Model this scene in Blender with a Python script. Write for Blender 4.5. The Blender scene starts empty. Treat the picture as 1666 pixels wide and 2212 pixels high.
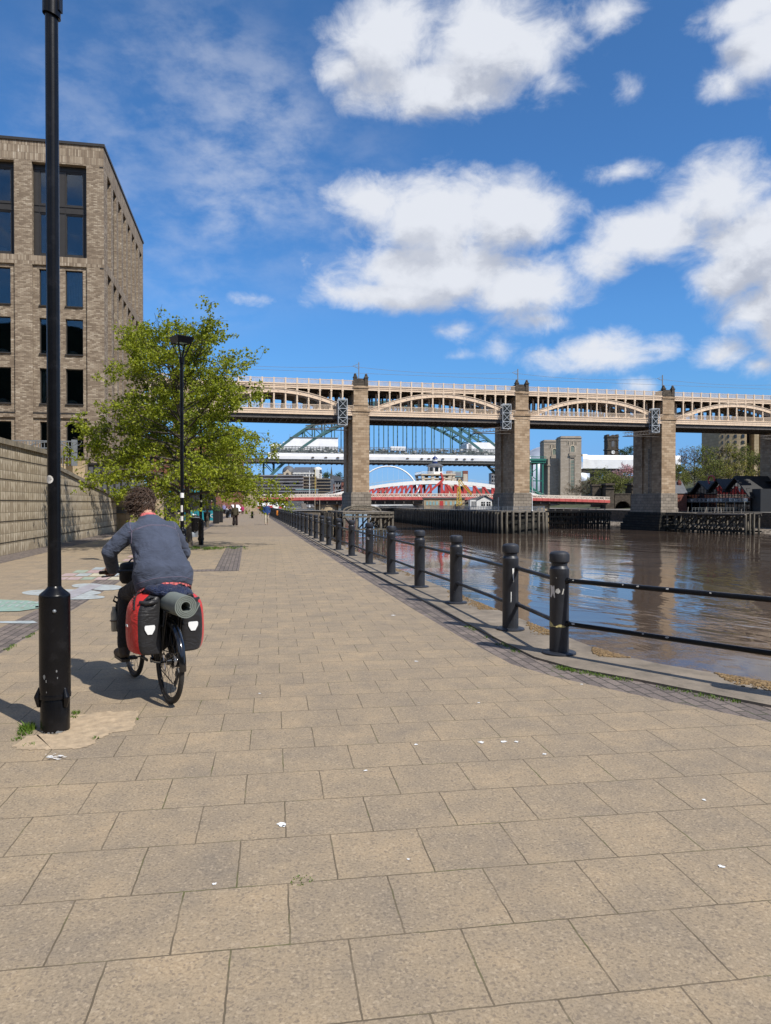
import bpy, math, random
from mathutils import Vector, Matrix, noise
R = math.radians
PI = math.pi
SC = bpy.context.scene
COL = SC.collection
YAW = R(10.6)                      # the camera looks this far to the right of the promenade's direction
CA, SA = math.cos(YAW), math.sin(YAW)
EYE = 1.65
FOC = 1573.0                       # focal length in units where the photograph is 1666 wide
WATER_Z = -5.7

def W(p):                          # (right, ahead, up) seen from the viewpoint -> world, world +Y runs along the promenade
    return (p[0]*CA + p[1]*SA, -p[0]*SA + p[1]*CA, p[2])

def fx(px, d): return (px-833.0)*d/FOC
def fz(py, d): return EYE + (1088.0-py)*d/FOC
def at(px, py, d): return W((fx(px, d), d, fz(py, d)))
def gp(px, py, z=0.0):             # ground point
    d = (EYE-z)*FOC/(py-1088.0)
    return W((fx(px, d), d, z))

def V(*a): return Vector(a)

class MB:
    def __init__(s, xf=None):
        s.v = []; s.f = []; s.m = []; s.xf = xf
    def add(s, vs, fs, m=0):
        b = len(s.v)
        if s.xf: s.v.extend(s.xf(p) for p in vs)
        else: s.v.extend((p[0], p[1], p[2]) for p in vs)
        s.f.extend(tuple(b+i for i in f) for f in fs)
        s.m.extend([m]*len(fs))
    def box(s, x0, x1, y0, y1, z0, z1, m=0):
        s.add([(x0,y0,z0),(x1,y0,z0),(x1,y1,z0),(x0,y1,z0),(x0,y0,z1),(x1,y0,z1),(x1,y1,z1),(x0,y1,z1)],
              [(0,3,2,1),(4,5,6,7),(0,1,5,4),(1,2,6,5),(2,3,7,6),(3,0,4,7)], m)
    def cbox(s, c, sx, sy, sz, m=0):
        s.box(c[0]-sx/2, c[0]+sx/2, c[1]-sy/2, c[1]+sy/2, c[2]-sz/2, c[2]+sz/2, m)
    def bevbox(s, x0, x1, y0, y1, z0, z1, b, m=0):
        rings = []
        for z, k in ((z0, b), (z0+b, 0), (z1-b, 0), (z1, b)):
            rings.append([(x0+k+ (b if k==0 else b*0.3), y0+k, z), (x1-k-(b if k==0 else b*.3), y0+k, z), (x1-k, y0+k+(b if k==0 else b*.3), z), (x1-k, y1-k-(b if k==0 else b*.3), z),
                          (x1-k-(b if k==0 else b*.3), y1-k, z), (x0+k+(b if k==0 else b*.3), y1-k, z), (x0+k, y1-k-(b if k==0 else b*.3), z), (x0+k, y0+k+(b if k==0 else b*.3), z)])
        s.rings(rings, True, m)
    def rings(s, rings, cap=True, m=0, closed=True):
        n = len(rings[0]); vs = [p for r in rings for p in r]; fs = []
        for i in range(len(rings)-1):
            for j in range(n if closed else n-1):
                k = (j+1) % n
                fs.append((i*n+j, i*n+k, (i+1)*n+k, (i+1)*n+j))
        if cap:
            fs.append(tuple(range(n-1, -1, -1)))
            fs.append(tuple((len(rings)-1)*n+j for j in range(n)))
        s.add(vs, fs, m)
    def bar(s, p, q, w, h, m=0, up=(0,0,1)):
        p = Vector(p); q = Vector(q); d = q-p
        if d.length < 1e-6: return
        d.normalize(); u = Vector(up)
        if abs(d.dot(u)) > .99: u = Vector((0,1,0))
        r = d.cross(u).normalized(); u = r.cross(d)
        r *= w/2; u *= h/2
        s.rings([[p-r-u, p+r-u, p+r+u, p-r+u], [q-r-u, q+r-u, q+r+u, q-r+u]], True, m)
    def path(s, pts, rad, n=8, m=0, cap=True):
        pts = [Vector(p) for p in pts]
        if not hasattr(rad, '__len__'): rad = [rad]*len(pts)
        t = (pts[1]-pts[0]).normalized()
        u = t.orthogonal().normalized(); rings = []
        for i, p in enumerate(pts):
            if i == 0: t = (pts[1]-pts[0])
            elif i == len(pts)-1: t = (pts[i]-pts[i-1])
            else: t = (pts[i+1]-pts[i-1])
            if t.length < 1e-9: t = Vector((0,0,1))
            t.normalize()
            u = (u - t*u.dot(t))
            if u.length < 1e-6: u = t.orthogonal()
            u.normalize(); w = t.cross(u)
            rings.append([p + (u*math.cos(2*PI*k/n) + w*math.sin(2*PI*k/n))*rad[i] for k in range(n)])
        s.rings(rings, cap, m)
    def tube(s, p, q, r0, r1=None, n=8, m=0): s.path([p, q], [r0, r0 if r1 is None else r1], n, m)
    def lathe(s, cx, cy, prof, n=24, m=0, cap=True):
        s.rings([[(cx+r*math.cos(2*PI*k/n), cy+r*math.sin(2*PI*k/n), z) for k in range(n)] for r, z in prof], cap, m)
    def ell(s, c, rx, ry, rz, nu=14, nv=9, m=0):
        rings = []
        for i in range(1, nv):
            th = PI*i/nv
            rings.append([(c[0]+rx*math.sin(th)*math.cos(2*PI*k/nu), c[1]+ry*math.sin(th)*math.sin(2*PI*k/nu), c[2]-rz*math.cos(th)) for k in range(nu)])
        n = nu; vs = [p for r in rings for p in r]; fs = []
        for i in range(len(rings)-1):
            for j in range(n): fs.append((i*n+j, i*n+(j+1)%n, (i+1)*n+(j+1)%n, (i+1)*n+j))
        vs += [(c[0],c[1],c[2]-rz),(c[0],c[1],c[2]+rz)]; a = len(vs)-2
        for j in range(n):
            fs.append((a, (j+1)%n, j)); fs.append((a+1, (len(rings)-1)*n+j, (len(rings)-1)*n+(j+1)%n))
        s.add(vs, fs, m)
    def caps(s, pts, rad, n=12, m=0):       # chain of capsules, closed volumes
        if not hasattr(rad, '__len__'): rad = [rad]*len(pts)
        for i, p in enumerate(pts): s.ell(p, rad[i], rad[i], rad[i], n, 8, m)
        for i in range(len(pts)-1): s.path([pts[i], pts[i+1]], [rad[i], rad[i+1]], n, m)
    def prism_xz(s, poly, y0, y1, m=0):
        n = len(poly); s.rings([[(x,y0,z) for x,z in poly], [(x,y1,z) for x,z in poly]], True, m)
    def prism_yz(s, poly, x0, x1, m=0):
        s.rings([[(x0,y,z) for y,z in poly], [(x1,y,z) for y,z in poly]], True, m)
    def prism_xy(s, poly, z0, z1, m=0):
        s.rings([[(x,y,z0) for x,y in poly], [(x,y,z1) for x,y in poly]], True, m)
    def quad(s, a, b, c, d, m=0): s.add([a,b,c,d], [(0,1,2,3)], m)
    def poly(s, pts, m=0): s.add(pts, [tuple(range(len(pts)))], m)
    def strip(s, A, B, m=0):                # ruled strip between two polylines
        n = len(A); s.add(list(A)+list(B), [(i, i+1, n+i+1, n+i) for i in range(n-1)], m)
    def mesh(s, name, off=(0,0,0), angle=35):
        me = bpy.data.meshes.new(name)
        if off != (0,0,0): me.from_pydata([(x-off[0], y-off[1], z-off[2]) for x,y,z in s.v], [], s.f)
        else: me.from_pydata([tuple(p) for p in s.v], [], s.f)
        me.polygons.foreach_set('material_index', s.m)
        return me

def finish(me, angle):
    if angle:
        me.polygons.foreach_set('use_smooth', [True]*len(me.polygons))
        if angle < 180: me.set_sharp_from_angle(angle=R(angle))

def fixnormals(me):
    import bmesh
    b = bmesh.new(); b.from_mesh(me); bmesh.ops.recalc_face_normals(b, faces=b.faces); b.to_mesh(me); b.free()

def add(mb, name, mats, parent=None, angle=35, fix=True, loc=None):
    """link a mesh builder as ONE object; geometry is authored in the root's frame (world for world-built things)"""
    me = mb if isinstance(mb, bpy.types.Mesh) else None
    off = (0,0,0)
    if me is None:
        if parent is not None and parent.get('_w'):
            off = tuple(parent.get('_w'))
        elif loc is not None: off = loc
        me = mb.mesh(name, off)
        if fix: fixnormals(me)
    for mt in (mats if isinstance(mats, (list, tuple)) else [mats]): me.materials.append(mt)
    finish(me, angle)
    o = bpy.data.objects.new(name, me); COL.objects.link(o)
    if parent is not None:
        o.parent = parent
        if parent.get('_w'): o['_w'] = tuple(parent['_w'])
    elif loc is not None:
        o.location = loc; o['_w'] = tuple(loc)
    return o

def tag(o, label=None, cat=None, group=None, kind=None):
    if label: o['label'] = label
    if cat: o['category'] = cat
    if group: o['group'] = group
    if kind: o['kind'] = kind
    return o

def thing(name, label, cat, loc=(0,0,0), group=None, world=False, rz=0.0):
    """Empty at a thing's base. world=True: its parts are authored in world coordinates"""
    o = bpy.data.objects.new(name, None); o.empty_display_size = .3; COL.objects.link(o)
    o.location = loc; o.rotation_euler = (0,0,rz)
    if world: o['_w'] = tuple(loc)
    return tag(o, label, cat, group)

def dup(root, loc, rz=0.0, label=None, group=None, scale=None):
    def cp(o, par):
        c = o.copy(); COL.objects.link(c)
        if par is not None: c.parent = par
        for ch in list(o.children): cp(ch, c)
        return c
    r = cp(root, None); r.location = loc; r.rotation_euler = (0,0,rz)
    if scale: r.scale = scale
    if label: r['label'] = label
    if group: r['group'] = group
    return r

def remesh(mb, name, voxel, it=3, fac=.5):
    me = mb.mesh(name); fixnormals(me)
    o = bpy.data.objects.new('tmp', me); COL.objects.link(o)
    m = o.modifiers.new('r', 'REMESH'); m.mode = 'VOXEL'; m.voxel_size = voxel
    if it:
        k = o.modifiers.new('s', 'SMOOTH'); k.iterations = it; k.factor = fac
    dg = bpy.context.evaluated_depsgraph_get()
    out = bpy.data.meshes.new_from_object(o.evaluated_get(dg))
    out.name = name
    bpy.data.objects.remove(o); bpy.data.meshes.remove(me)
    return out

# ------------------------------------------------------------------ materials
class NT:
    def __init__(s, mat):
        s.m = mat; s.t = mat.node_tree; s.n = s.t.nodes; s.l = s.t.links
    def new(s, typ, **kw):
        n = s.n.new(typ)
        for k, v in kw.items():
            if hasattr(n, k) and k not in ('inputs',): setattr(n, k, v)
        return n
    def set(s, n, **kw):
        for k, v in kw.items():
            i = n.inputs[k.replace('_', ' ')]
            if isinstance(v, bpy.types.NodeSocket): s.l.new(v, i)
            else: i.default_value = v
        return n
    def val(s, v, i):
        if isinstance(v, bpy.types.NodeSocket): s.l.new(v, i)
        else: i.default_value = v
    def math(s, op, a, b=None, c=None, clamp=False):
        n = s.n.new('ShaderNodeMath'); n.operation = op; n.use_clamp = clamp
        s.val(a, n.inputs[0])
        if b is not None: s.val(b, n.inputs[1])
        if c is not None: s.val(c, n.inputs[2])
        return n.outputs[0]
    def vmath(s, op, a, b=None):
        n = s.n.new('ShaderNodeVectorMath'); n.operation = op
        s.val(a, n.inputs[0])
        if b is not None: s.val(b, n.inputs[1])
        return n.outputs[0]
    def mix(s, f, a, b, blend='MIX'):
        n = s.n.new('ShaderNodeMix'); n.data_type = 'RGBA'; n.blend_type = blend
        s.val(f, n.inputs[0]); s.val(c4(a), n.inputs[6]); s.val(c4(b), n.inputs[7])
        return n.outputs[2]
    def ramp(s, f, stops, interp='LINEAR'):
        n = s.n.new('ShaderNodeValToRGB'); s.val(f, n.inputs[0]); cr = n.color_ramp; cr.interpolation = interp
        while len(cr.elements) > len(stops): cr.elements.remove(cr.elements[-1])
        while len(cr.elements) < len(stops): cr.elements.new(1)
        for e, (p, c) in zip(cr.elements, stops): e.position = p; e.color = c4(c)
        return n.outputs[0]
    def rng(s, v, a, b, c=0.0, d=1.0, smooth=True):
        n = s.n.new('ShaderNodeMapRange')
        if smooth: n.interpolation_type = 'SMOOTHSTEP'
        s.val(v, n.inputs[0]); n.inputs[1].default_value = a; n.inputs[2].default_value = b
        n.inputs[3].default_value = c; n.inputs[4].default_value = d
        return n.outputs[0]
    def noise(s, vec, scale, detail=4, rough=.55, dist=0.0, col=False):
        n = s.n.new('ShaderNodeTexNoise')
        if vec is not None: s.l.new(vec, n.inputs['Vector'])
        n.inputs['Scale'].default_value = scale; n.inputs['Detail'].default_value = detail
        n.inputs['Roughness'].default_value = rough; n.inputs['Distortion'].default_value = dist
        return n.outputs[1] if col else n.outputs[0]
    def coords(s, which='Object'): return s.n.new('ShaderNodeTexCoord').outputs[which]
    def mapping(s, vec, scale=(1,1,1), rot=(0,0,0), loc=(0,0,0)):
        n = s.n.new('ShaderNodeMapping'); s.l.new(vec, n.inputs[0])
        n.inputs[1].default_value = loc; n.inputs[2].default_value = rot; n.inputs[3].default_value = scale
        return n.outputs[0]
    def sep(s, vec):
        n = s.n.new('ShaderNodeSeparateXYZ'); s.l.new(vec, n.inputs[0]); return n.outputs
    def comb(s, x, y, z):
        n = s.n.new('ShaderNodeCombineXYZ')
        for i, v in enumerate((x,y,z)): s.val(v, n.inputs[i])
        return n.outputs[0]
    def bump(s, h, strength=.3, dist=.02, normal=None):
        n = s.n.new('ShaderNodeBump'); s.l.new(h, n.inputs['Height'])
        n.inputs['Strength'].default_value = strength; n.inputs['Distance'].default_value = dist
        if normal is not None: s.l.new(normal, n.inputs['Normal'])
        return n.outputs[0]
    def wallvec(s):
        tc = s.n.new('ShaderNodeTexCoord')
        p = s.sep(tc.outputs['Object']); nn = s.sep(tc.outputs['Normal'])
        ax = s.math('ABSOLUTE', nn[0]); ay = s.math('ABSOLUTE', nn[1]); az = s.math('ABSOLUTE', nn[2])
        u = s.math('ADD', s.math('MULTIPLY', p[0], s.math('MAXIMUM', ay, az)), s.math('MULTIPLY', p[1], ax))
        v = s.math('ADD', p[2], s.math('MULTIPLY', p[1], az))
        return s.comb(u, v, 0.0)
    def brick(s, vec, bw, bh, mortar=.01, offset=.5, smooth=.1):
        n = s.n.new('ShaderNodeTexBrick'); s.l.new(vec, n.inputs['Vector'])
        n.offset = offset; n.offset_frequency = 2; n.squash = 1.0
        n.inputs['Color1'].default_value = (0,0,0,1); n.inputs['Color2'].default_value = (1,1,1,1); n.inputs['Mortar'].default_value = (.5,.5,.5,1)
        n.inputs['Scale'].default_value = 1.0; n.inputs['Mortar Size'].default_value = mortar; n.inputs['Mortar Smooth'].default_value = smooth
        n.inputs['Bias'].default_value = 0.0; n.inputs['Brick Width'].default_value = bw; n.inputs['Row Height'].default_value = bh
        return n.outputs[0], n.outputs[1]      # random value per brick, mortar mask

def c4(c):
    if isinstance(c, bpy.types.NodeSocket): return c
    if isinstance(c, (int, float)): return (c,c,c,1)
    return (c[0], c[1], c[2], 1.0) if len(c) == 3 else c

def newmat(name):
    m = bpy.data.materials.new(name); m.use_nodes = True
    k = NT(m); k.b = k.n['Principled BSDF']
    return k

def pbr(name, col, rough=.6, metal=0.0, var=.12, scale=3.0, bump=0.0, bscale=40.0, spec=.5, coat=0.0, col2=None, detail=5, vec=None, dirt=None, dscale=2.0, damt=.5):
    k = newmat(name); co = k.coords()
    if vec: co = k.mapping(co, scale=vec)
    n = k.noise(co, scale, detail, .6)
    a = [min(1, c*(1-var)) for c in col]; b = col2 if col2 else [min(1, c*(1+var)) for c in col]
    c = k.ramp(n, [(.3, a), (.7, b)])
    if dirt:
        c = k.mix(k.rng(k.noise(co, dscale, 6, .65), .5, .75, 0, damt), c, dirt)
    k.set(k.b, Base_Color=c, Roughness=rough, Metallic=metal)
    k.b.inputs['Specular IOR Level'].default_value = spec
    if coat: k.b.inputs['Coat Weight'].default_value = coat; k.b.inputs['Coat Roughness'].default_value = .08
    if bump: k.set(k.b, Normal=k.bump(k.noise(co, bscale, 4, .6), bump, .01))
    return k.m
# ---------------------------------------------------------------- materials
def paving(name, swap=False, tint=(1,1,1), bw=.45, bh=.45, rot=0.0, loc=(0,0,0)):
    k = newmat(name); co = k.coords()
    if rot: co = k.mapping(co, rot=(0,0,rot), loc=loc)
    wob = k.noise(co, .6, 2, .5, col=True)
    wv = k.vmath('MULTIPLY', k.vmath('SUBTRACT', k.noise(co, 9.0, 3, .6, col=True), (.5,.5,.5)), (.012,.012,0)); p = k.sep(k.vmath('ADD', co, wv))
    u, v = (p[1], p[0]) if swap else (p[0], p[1])
    r, mort = k.brick(k.comb(u, v, 0.0), bw, bh, .0036, .5 if not swap else .37, .0)
    big = k.noise(co, .35, 4, .6); mid = k.noise(co, 2.6, 9, .67)
    fine = k.noise(co, 80, 3, .75)
    vor = k.new('ShaderNodeTexVoronoi'); vor.feature = 'F1'; k.l.new(co, vor.inputs['Vector']); vor.inputs['Scale'].default_value = 95
    tan = (.45*tint[0], .335*tint[1], .212*tint[2]); grey = (.225*tint[0], .187*tint[1], .146*tint[2])
    t = k.math('ADD', k.math('MULTIPLY', r, .13), k.math('ADD', k.math('MULTIPLY', mid, 1.05), k.math('MULTIPLY', big, .30)))
    base = k.ramp(k.math('SUBTRACT', t, .23), [(.2, grey), (.55, (.32*tint[0], .252*tint[1], .174*tint[2])), (.9, tan)])
    sp = k.ramp(fine, [(.32, .60), (.46, .90), (.60, 1.09), (.74, 1.28)])
    base = k.mix(.85, base, sp, 'MULTIPLY')
    chips = k.rng(k.sep(vor.outputs['Color'])[0], .86, .9, 0, .45)
    base = k.mix(chips, base, (.13, .105, .085))
    chips2 = k.rng(k.sep(vor.outputs['Color'])[1], .91, .94, 0, .3)
    base = k.mix(chips2, base, (.50, .40, .28))
    stain = k.rng(k.noise(co, 1.1, 6, .7, .6), .55, .75, 0, .5)
    base = k.mix(stain, base, (.19, .155, .115))
    pale = k.rng(k.noise(co, 1.7, 7, .72, .3), .60, .74, 0, .5)
    base = k.mix(pale, base, (.50, .39, .25))
    spot = k.rng(k.noise(co, 14, 2, .5), .73, .77, 0, .3)
    base = k.mix(spot, base, (.12, .10, .08))
    moss = k.rng(k.noise(co, 3.0, 4, .6), .5, .68, 0, .9)
    joint = k.mix(moss, (.115, .09, .06), (.10, .105, .035))
    base = k.mix(k.math('MULTIPLY', mort, k.rng(k.noise(co, 4.0, 4, .6), .25, .6, .45, 1)), base, joint)
    h = k.math('SUBTRACT', k.math('MULTIPLY', fine, .25), k.math('MULTIPLY', mort, 1.6))
    h = k.math('ADD', h, k.math('MULTIPLY', r, .35))
    k.set(k.b, Base_Color=base, Roughness=.88, Normal=k.bump(h, .55, .006))
    k.b.inputs['Specular IOR Level'].default_value = .3
    return k.m

def masonry(name, bw, bh, stops, mort_c, mortar=.012, bump=.5, offset=.5, vary=.5, streak=.35, streak_c=(.06,.05,.04), rough=.85, nscale=3.0, swap=False, dist=.02, stripe=None, drip=None):
    k = newmat(name); vec = k.wallvec(); p = k.sep(vec); co = k.coords()
    v2 = k.comb(p[1], p[0], 0.0) if swap else vec
    r, mort = k.brick(v2, bw, bh, mortar, offset, .15)
    n = k.noise(co, nscale, 5, .65)
    t = k.math('ADD', k.math('MULTIPLY', r, 1-vary*.5), k.math('MULTIPLY', k.math('SUBTRACT', n, .5), vary*1.4))
    c = k.ramp(t, stops)
    if drip:                                   # tear-shaped weather stains inside every tile
        fu = k.math('FRACT', k.math('DIVIDE', p[0], bw)); fv = k.math('FRACT', k.math('DIVIDE', p[1], bh))
        du = k.math('ABSOLUTE', k.math('SUBTRACT', fu, .5))
        wv = k.math('MULTIPLY', k.math('SUBTRACT', 1.0, fv), .42)
        wv = k.math('ADD', wv, k.math('MULTIPLY', k.math('SUBTRACT', k.noise(co, 2.5, 3, .5), .5), 1.3))
        wv = k.math('ADD', wv, k.math('MULTIPLY', k.math('SUBTRACT', r, .5), .5))
        msk = k.rng(k.math('SUBTRACT', k.math('ADD', du, .08), k.math('SUBTRACT', .5, wv)), -.03, .05, 0, .75)
        c = k.mix(msk, c, drip)
    st = k.noise(k.mapping(co, scale=(1.2, 1.2, .09)), 1.6, 5, .7)
    c = k.mix(k.rng(st, .52, .8, 0, streak), c, streak_c)
    c = k.mix(mort, c, mort_c)
    if stripe:                                 # dark recessed joints between courses
        z0, dz, w, sc = stripe
        fz_ = k.math('FRACT', k.math('DIVIDE', k.math('SUBTRACT', p[1], z0), dz))
        s_ = k.math('LESS_THAN', fz_, w/dz)
        c = k.mix(s_, c, sc); mort = k.math('MAXIMUM', mort, k.math('MULTIPLY', s_, 3.0))
    h = k.math('SUBTRACT', k.math('ADD', k.math('MULTIPLY', n, .3), k.math('MULTIPLY', r, .4)), mort)
    k.set(k.b, Base_Color=c, Roughness=rough, Normal=k.bump(h, bump, dist))
    k.b.inputs['Specular IOR Level'].default_value = .25
    return k.m

def glassmat(name, col=(.01,.014,.02), rough=.03, ior=1.6):
    k = newmat(name); co = k.coords()
    n = k.noise(co, .35, 2, .5)
    k.set(k.b, Base_Color=k.ramp(n, [(.35, col), (.7, [c*1.6 for c in col])]), Roughness=rough, IOR=ior, Normal=k.bump(k.noise(co, .5, 2, .5), .06, .05))
    k.b.inputs['Specular IOR Level'].default_value = .5
    return k.m

def leafmat(name, a, b, tr=.45):
    k = newmat(name); co = k.coords()
    oi = k.new('ShaderNodeNewGeometry')
    n = k.noise(co, 2.2, 3, .6)
    t = k.math('ADD', k.math('MULTIPLY', oi.outputs['Random Per Island'], .55), k.math('MULTIPLY', n, .55))
    c = k.ramp(t, [(.15, a), (.85, b)])
    k.set(k.b, Base_Color=c, Roughness=.5)
    k.b.inputs['Specular IOR Level'].default_value = .35
    tb = k.new('ShaderNodeBsdfTranslucent'); k.l.new(k.mix(1.0, c, (1.0, 1.05, .55), 'MULTIPLY'), tb.inputs[0])
    ms = k.new('ShaderNodeMixShader'); ms.inputs[0].default_value = tr
    k.l.new(k.b.outputs[0], ms.inputs[1]); k.l.new(tb.outputs[0], ms.inputs[2])
    k.l.new(ms.outputs[0], k.n['Material Output'].inputs[0])
    return k.m

def timber(name, lo, hi, wet_z=-2.4, scale=1.0):
    k = newmat(name); co = k.coords(); g = k.new('ShaderNodeNewGeometry')
    n = k.noise(k.mapping(co, scale=(2.2, 2.2, .25)), 2.0*scale, 6, .7)
    c = k.ramp(n, [(.36, lo), (.56, [a*.72+b*.28 for a, b in zip(lo, hi)]), (.70, hi)])
    z = k.sep(g.outputs['Position'])[2]
    wet = k.rng(k.math('ADD', z, k.math('MULTIPLY', k.noise(co, .8, 3, .6), 1.2)), wet_z, wet_z+1.8, .86, 0)   # tide line: algae and wet wood
    c = k.mix(wet, c, (.012, .012, .009))
    k.set(k.b, Base_Color=c, Roughness=.85, Normal=k.bump(n, .5, .03))
    return k.m

M = {}
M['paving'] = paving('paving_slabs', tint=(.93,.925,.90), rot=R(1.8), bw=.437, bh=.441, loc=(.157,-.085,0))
M['paving_left'] = paving('paving_forecourt', swap=True, tint=(.92,.915,.90))
def _bandmat():
    k = newmat('brick_pavers'); co = k.coords(); p = k.sep(co)
    r, mort = k.brick(k.comb(p[1], p[0], 0.0), .21, .105, .008, .5)
    n = k.noise(co, 1.4, 5, .6); f = k.noise(co, 60, 3, .7)
    c = k.ramp(k.math('ADD', k.math('MULTIPLY', r, .5), k.math('MULTIPLY', n, .5)), [(.2, (.10,.082,.075)), (.8, (.205,.165,.14))])
    c = k.mix(.8, c, k.ramp(f, [(.35, .6), (.65, 1.3)]), 'MULTIPLY')
    moss = k.rng(k.noise(co, 2.5, 4, .6), .55, .7, 0, .8)
    c = k.mix(mort, c, k.mix(moss, (.05,.042,.036), (.06,.08,.02)))
    k.set(k.b, Base_Color=c, Roughness=.9, Normal=k.bump(k.math('SUBTRACT', k.math('MULTIPLY', f, .2), mort), .5, .006))
    return k.m
M['pavers'] = _bandmat()
M['coping'] = pbr('quay_coping_stone', (.20,.165,.125), .9, var=.35, scale=2.2, bump=.5, bscale=30, dirt=(.09,.08,.06), dscale=5, damt=.7)
M['quaywall'] = masonry('quay_wall_stone', 1.1, .5, [(.1,(.10,.085,.065)),(.9,(.22,.18,.14))], (.05,.045,.04), .02, streak=.5)
M['asphalt'] = pbr('town_ground', (.16,.145,.125), .95, var=.2, scale=.3)
M['black'] = pbr('black_gloss_paint', (.0035,.0037,.005), .27, var=.3, scale=8, bump=.06, bscale=25, spec=.28, dirt=(.022,.022,.025), dscale=9, damt=.35)
def ironpaint():
    k = newmat('charcoal_satin_paint'); co = k.coords(); oi = k.new('ShaderNodeObjectInfo')
    sh = k.vmath('ADD', co, k.comb(k.math('MULTIPLY', oi.outputs['Random'], 37.0), 0.0, 0.0))
    c = k.ramp(k.noise(sh, 6, 5, .6), [(.3,(.016,.018,.024)),(.7,(.027,.030,.038))])
    c = k.mix(k.rng(k.noise(k.mapping(sh, scale=(6,6,.5)), 2.2, 5, .7), .55, .75, 0, .4), c, (.075,.078,.082))     # rain streaks
    c = k.mix(k.rng(k.noise(sh, 9, 5, .65), .62, .72, 0, .5), c, (.010,.010,.011))
    chip = k.rng(k.noise(sh, 21, 3, .5), .735, .75, 0, .8); c = k.mix(chip, c, (.26,.245,.22))
    rust = k.rng(k.noise(sh, 13, 4, .6), .70, .76, 0, .6); c = k.mix(rust, c, (.075,.035,.018))
    k.set(k.b, Base_Color=c, Roughness=k.rng(k.noise(sh, 4, 4, .6), .3, .7, .34, .58), Normal=k.bump(k.noise(sh, 30, 4, .6), .12, .01)); k.b.inputs['Specular IOR Level'].default_value = .4
    return k.m
M['charcoal'] = ironpaint()
M['chipped'] = pbr('bare_chipped_paint', (.42,.41,.38), .7, var=.2, scale=20)
M['sticker'] = pbr('sticker_paper', (.62,.6,.56), .6, var=.12, scale=30)
M['stickergrey'] = pbr('sticker_print', (.36,.36,.35), .6)
M['tape'] = pbr('yellowed_tape', (.42,.36,.16), .5, var=.2, scale=20)
BR = [(.0,(.165,.125,.09)),(.3,(.255,.20,.145)),(.55,(.335,.275,.205)),(.74,(.43,.365,.285)),(.84,(.61,.555,.475)),(1,(.73,.685,.605))]
M['brick'] = masonry('buff_brick', .235, .078, BR, (.17,.135,.10), .009, .5, streak=.12, vary=.7, nscale=.9, dist=.012)
M['soldier'] = masonry('buff_brick_soldier_course', .42, .085, BR, (.17,.135,.10), .009, .5, streak=.12, vary=.7, nscale=.9, swap=True, dist=.012, offset=0)
M['darkmetal'] = pbr('bronze_cladding', (.038,.034,.030), .45, metal=.2, var=.1)
M['glass'] = glassmat('window_glass', (.004,.006,.009), .02, 1.6)
M['curtain'] = pbr('curtain_fabric', (.32,.36,.38), .8, var=.25, scale=3, vec=(14,14,.4))
M['tilewall'] = masonry('stone_tile_wall', .25, .34, [(.1,(.38,.32,.235)),(.5,(.48,.415,.315)),(.9,(.55,.485,.38))], (.18,.15,.105), .007, .5, offset=0, vary=.5, streak=.3, streak_c=(.11,.09,.055), stripe=(.37,.68,.042,(.045,.038,.028)), drip=(.225,.175,.115), nscale=.8)
M['copingwall'] = pbr('weathered_wall_coping', (.20,.17,.125), .9, var=.3, scale=2, bump=.4, bscale=12, dirt=(.07,.06,.045), dscale=2.5, damt=.7)
M['tanstone'] = masonry('tan_stone_blocks', .75, .36, [(.1,(.33,.26,.165)),(.5,(.42,.33,.215)),(.9,(.50,.41,.28))], (.2,.16,.11), .01, .4, streak=.3, streak_c=(.2,.15,.09))
M['railsteel'] = pbr('galvanised_steel', (.20,.22,.24), .5, metal=.4, var=.1)
M['white'] = pbr('white_paint', (.76,.76,.74), .5, var=.06, scale=2, dirt=(.45,.42,.38), dscale=1.5, damt=.4)
HS = [(.0,(.26,.18,.11)),(.3,(.37,.265,.17)),(.6,(.44,.33,.22)),(.85,(.51,.395,.275)),(1,(.56,.45,.33))]
M['pier'] = masonry('pier_sandstone', 1.35, .62, HS, (.24,.18,.12), .03, .45, vary=.85, streak=.42, streak_c=(.075,.06,.05), nscale=.16, dist=.08)
M['pierbase'] = masonry('pier_base_sandstone', 1.5, .8, [(.0,(.19,.16,.125)),(.6,(.29,.245,.195)),(1,(.37,.32,.26))], (.09,.075,.06), .04, .8, vary=.8, streak=.6, streak_c=(.085,.075,.065), nscale=.3, dist=.08)
M['sooty'] = masonry('sooty_sandstone', .9, .45, [(.0,(.055,.045,.035)),(.6,(.105,.085,.065)),(1,(.19,.15,.105))], (.03,.025,.02), .03, .8, vary=.8, streak=.5)
M['wetpier'] = masonry('tidal_stone', 1.6, .7, [(.0,(.018,.017,.014)),(1,(.05,.043,.035))], (.008,.008,.007), .08, 1.0, vary=.7, dist=.15)
M['cream'] = pbr('cream_pink_bridge_paint', (.65,.505,.365), .55, var=.08, scale=.5, dirt=(.40,.27,.19), dscale=.35, damt=.35)
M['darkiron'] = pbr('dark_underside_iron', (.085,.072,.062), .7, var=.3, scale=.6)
M['scaff'] = pbr('scaffold_steel', (.15,.16,.155), .5, metal=.3, var=.2, scale=.8)
M['scaffwhite'] = pbr('access_tower_steel', (.42,.45,.48), .5, var=.1)
M['sheet'] = pbr('white_shrink_wrap', (.80,.80,.80), .45, var=.06, scale=.25, bump=.5, bscale=.35, dirt=(.6,.6,.61), dscale=.2, damt=.5)
M['green'] = pbr('bridge_green_paint', (.042,.112,.112), .5, var=.18, scale=.2)
M['greend'] = pbr('dark_green_paint', (.018,.135,.10), .45, var=.15, scale=.2)
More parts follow.
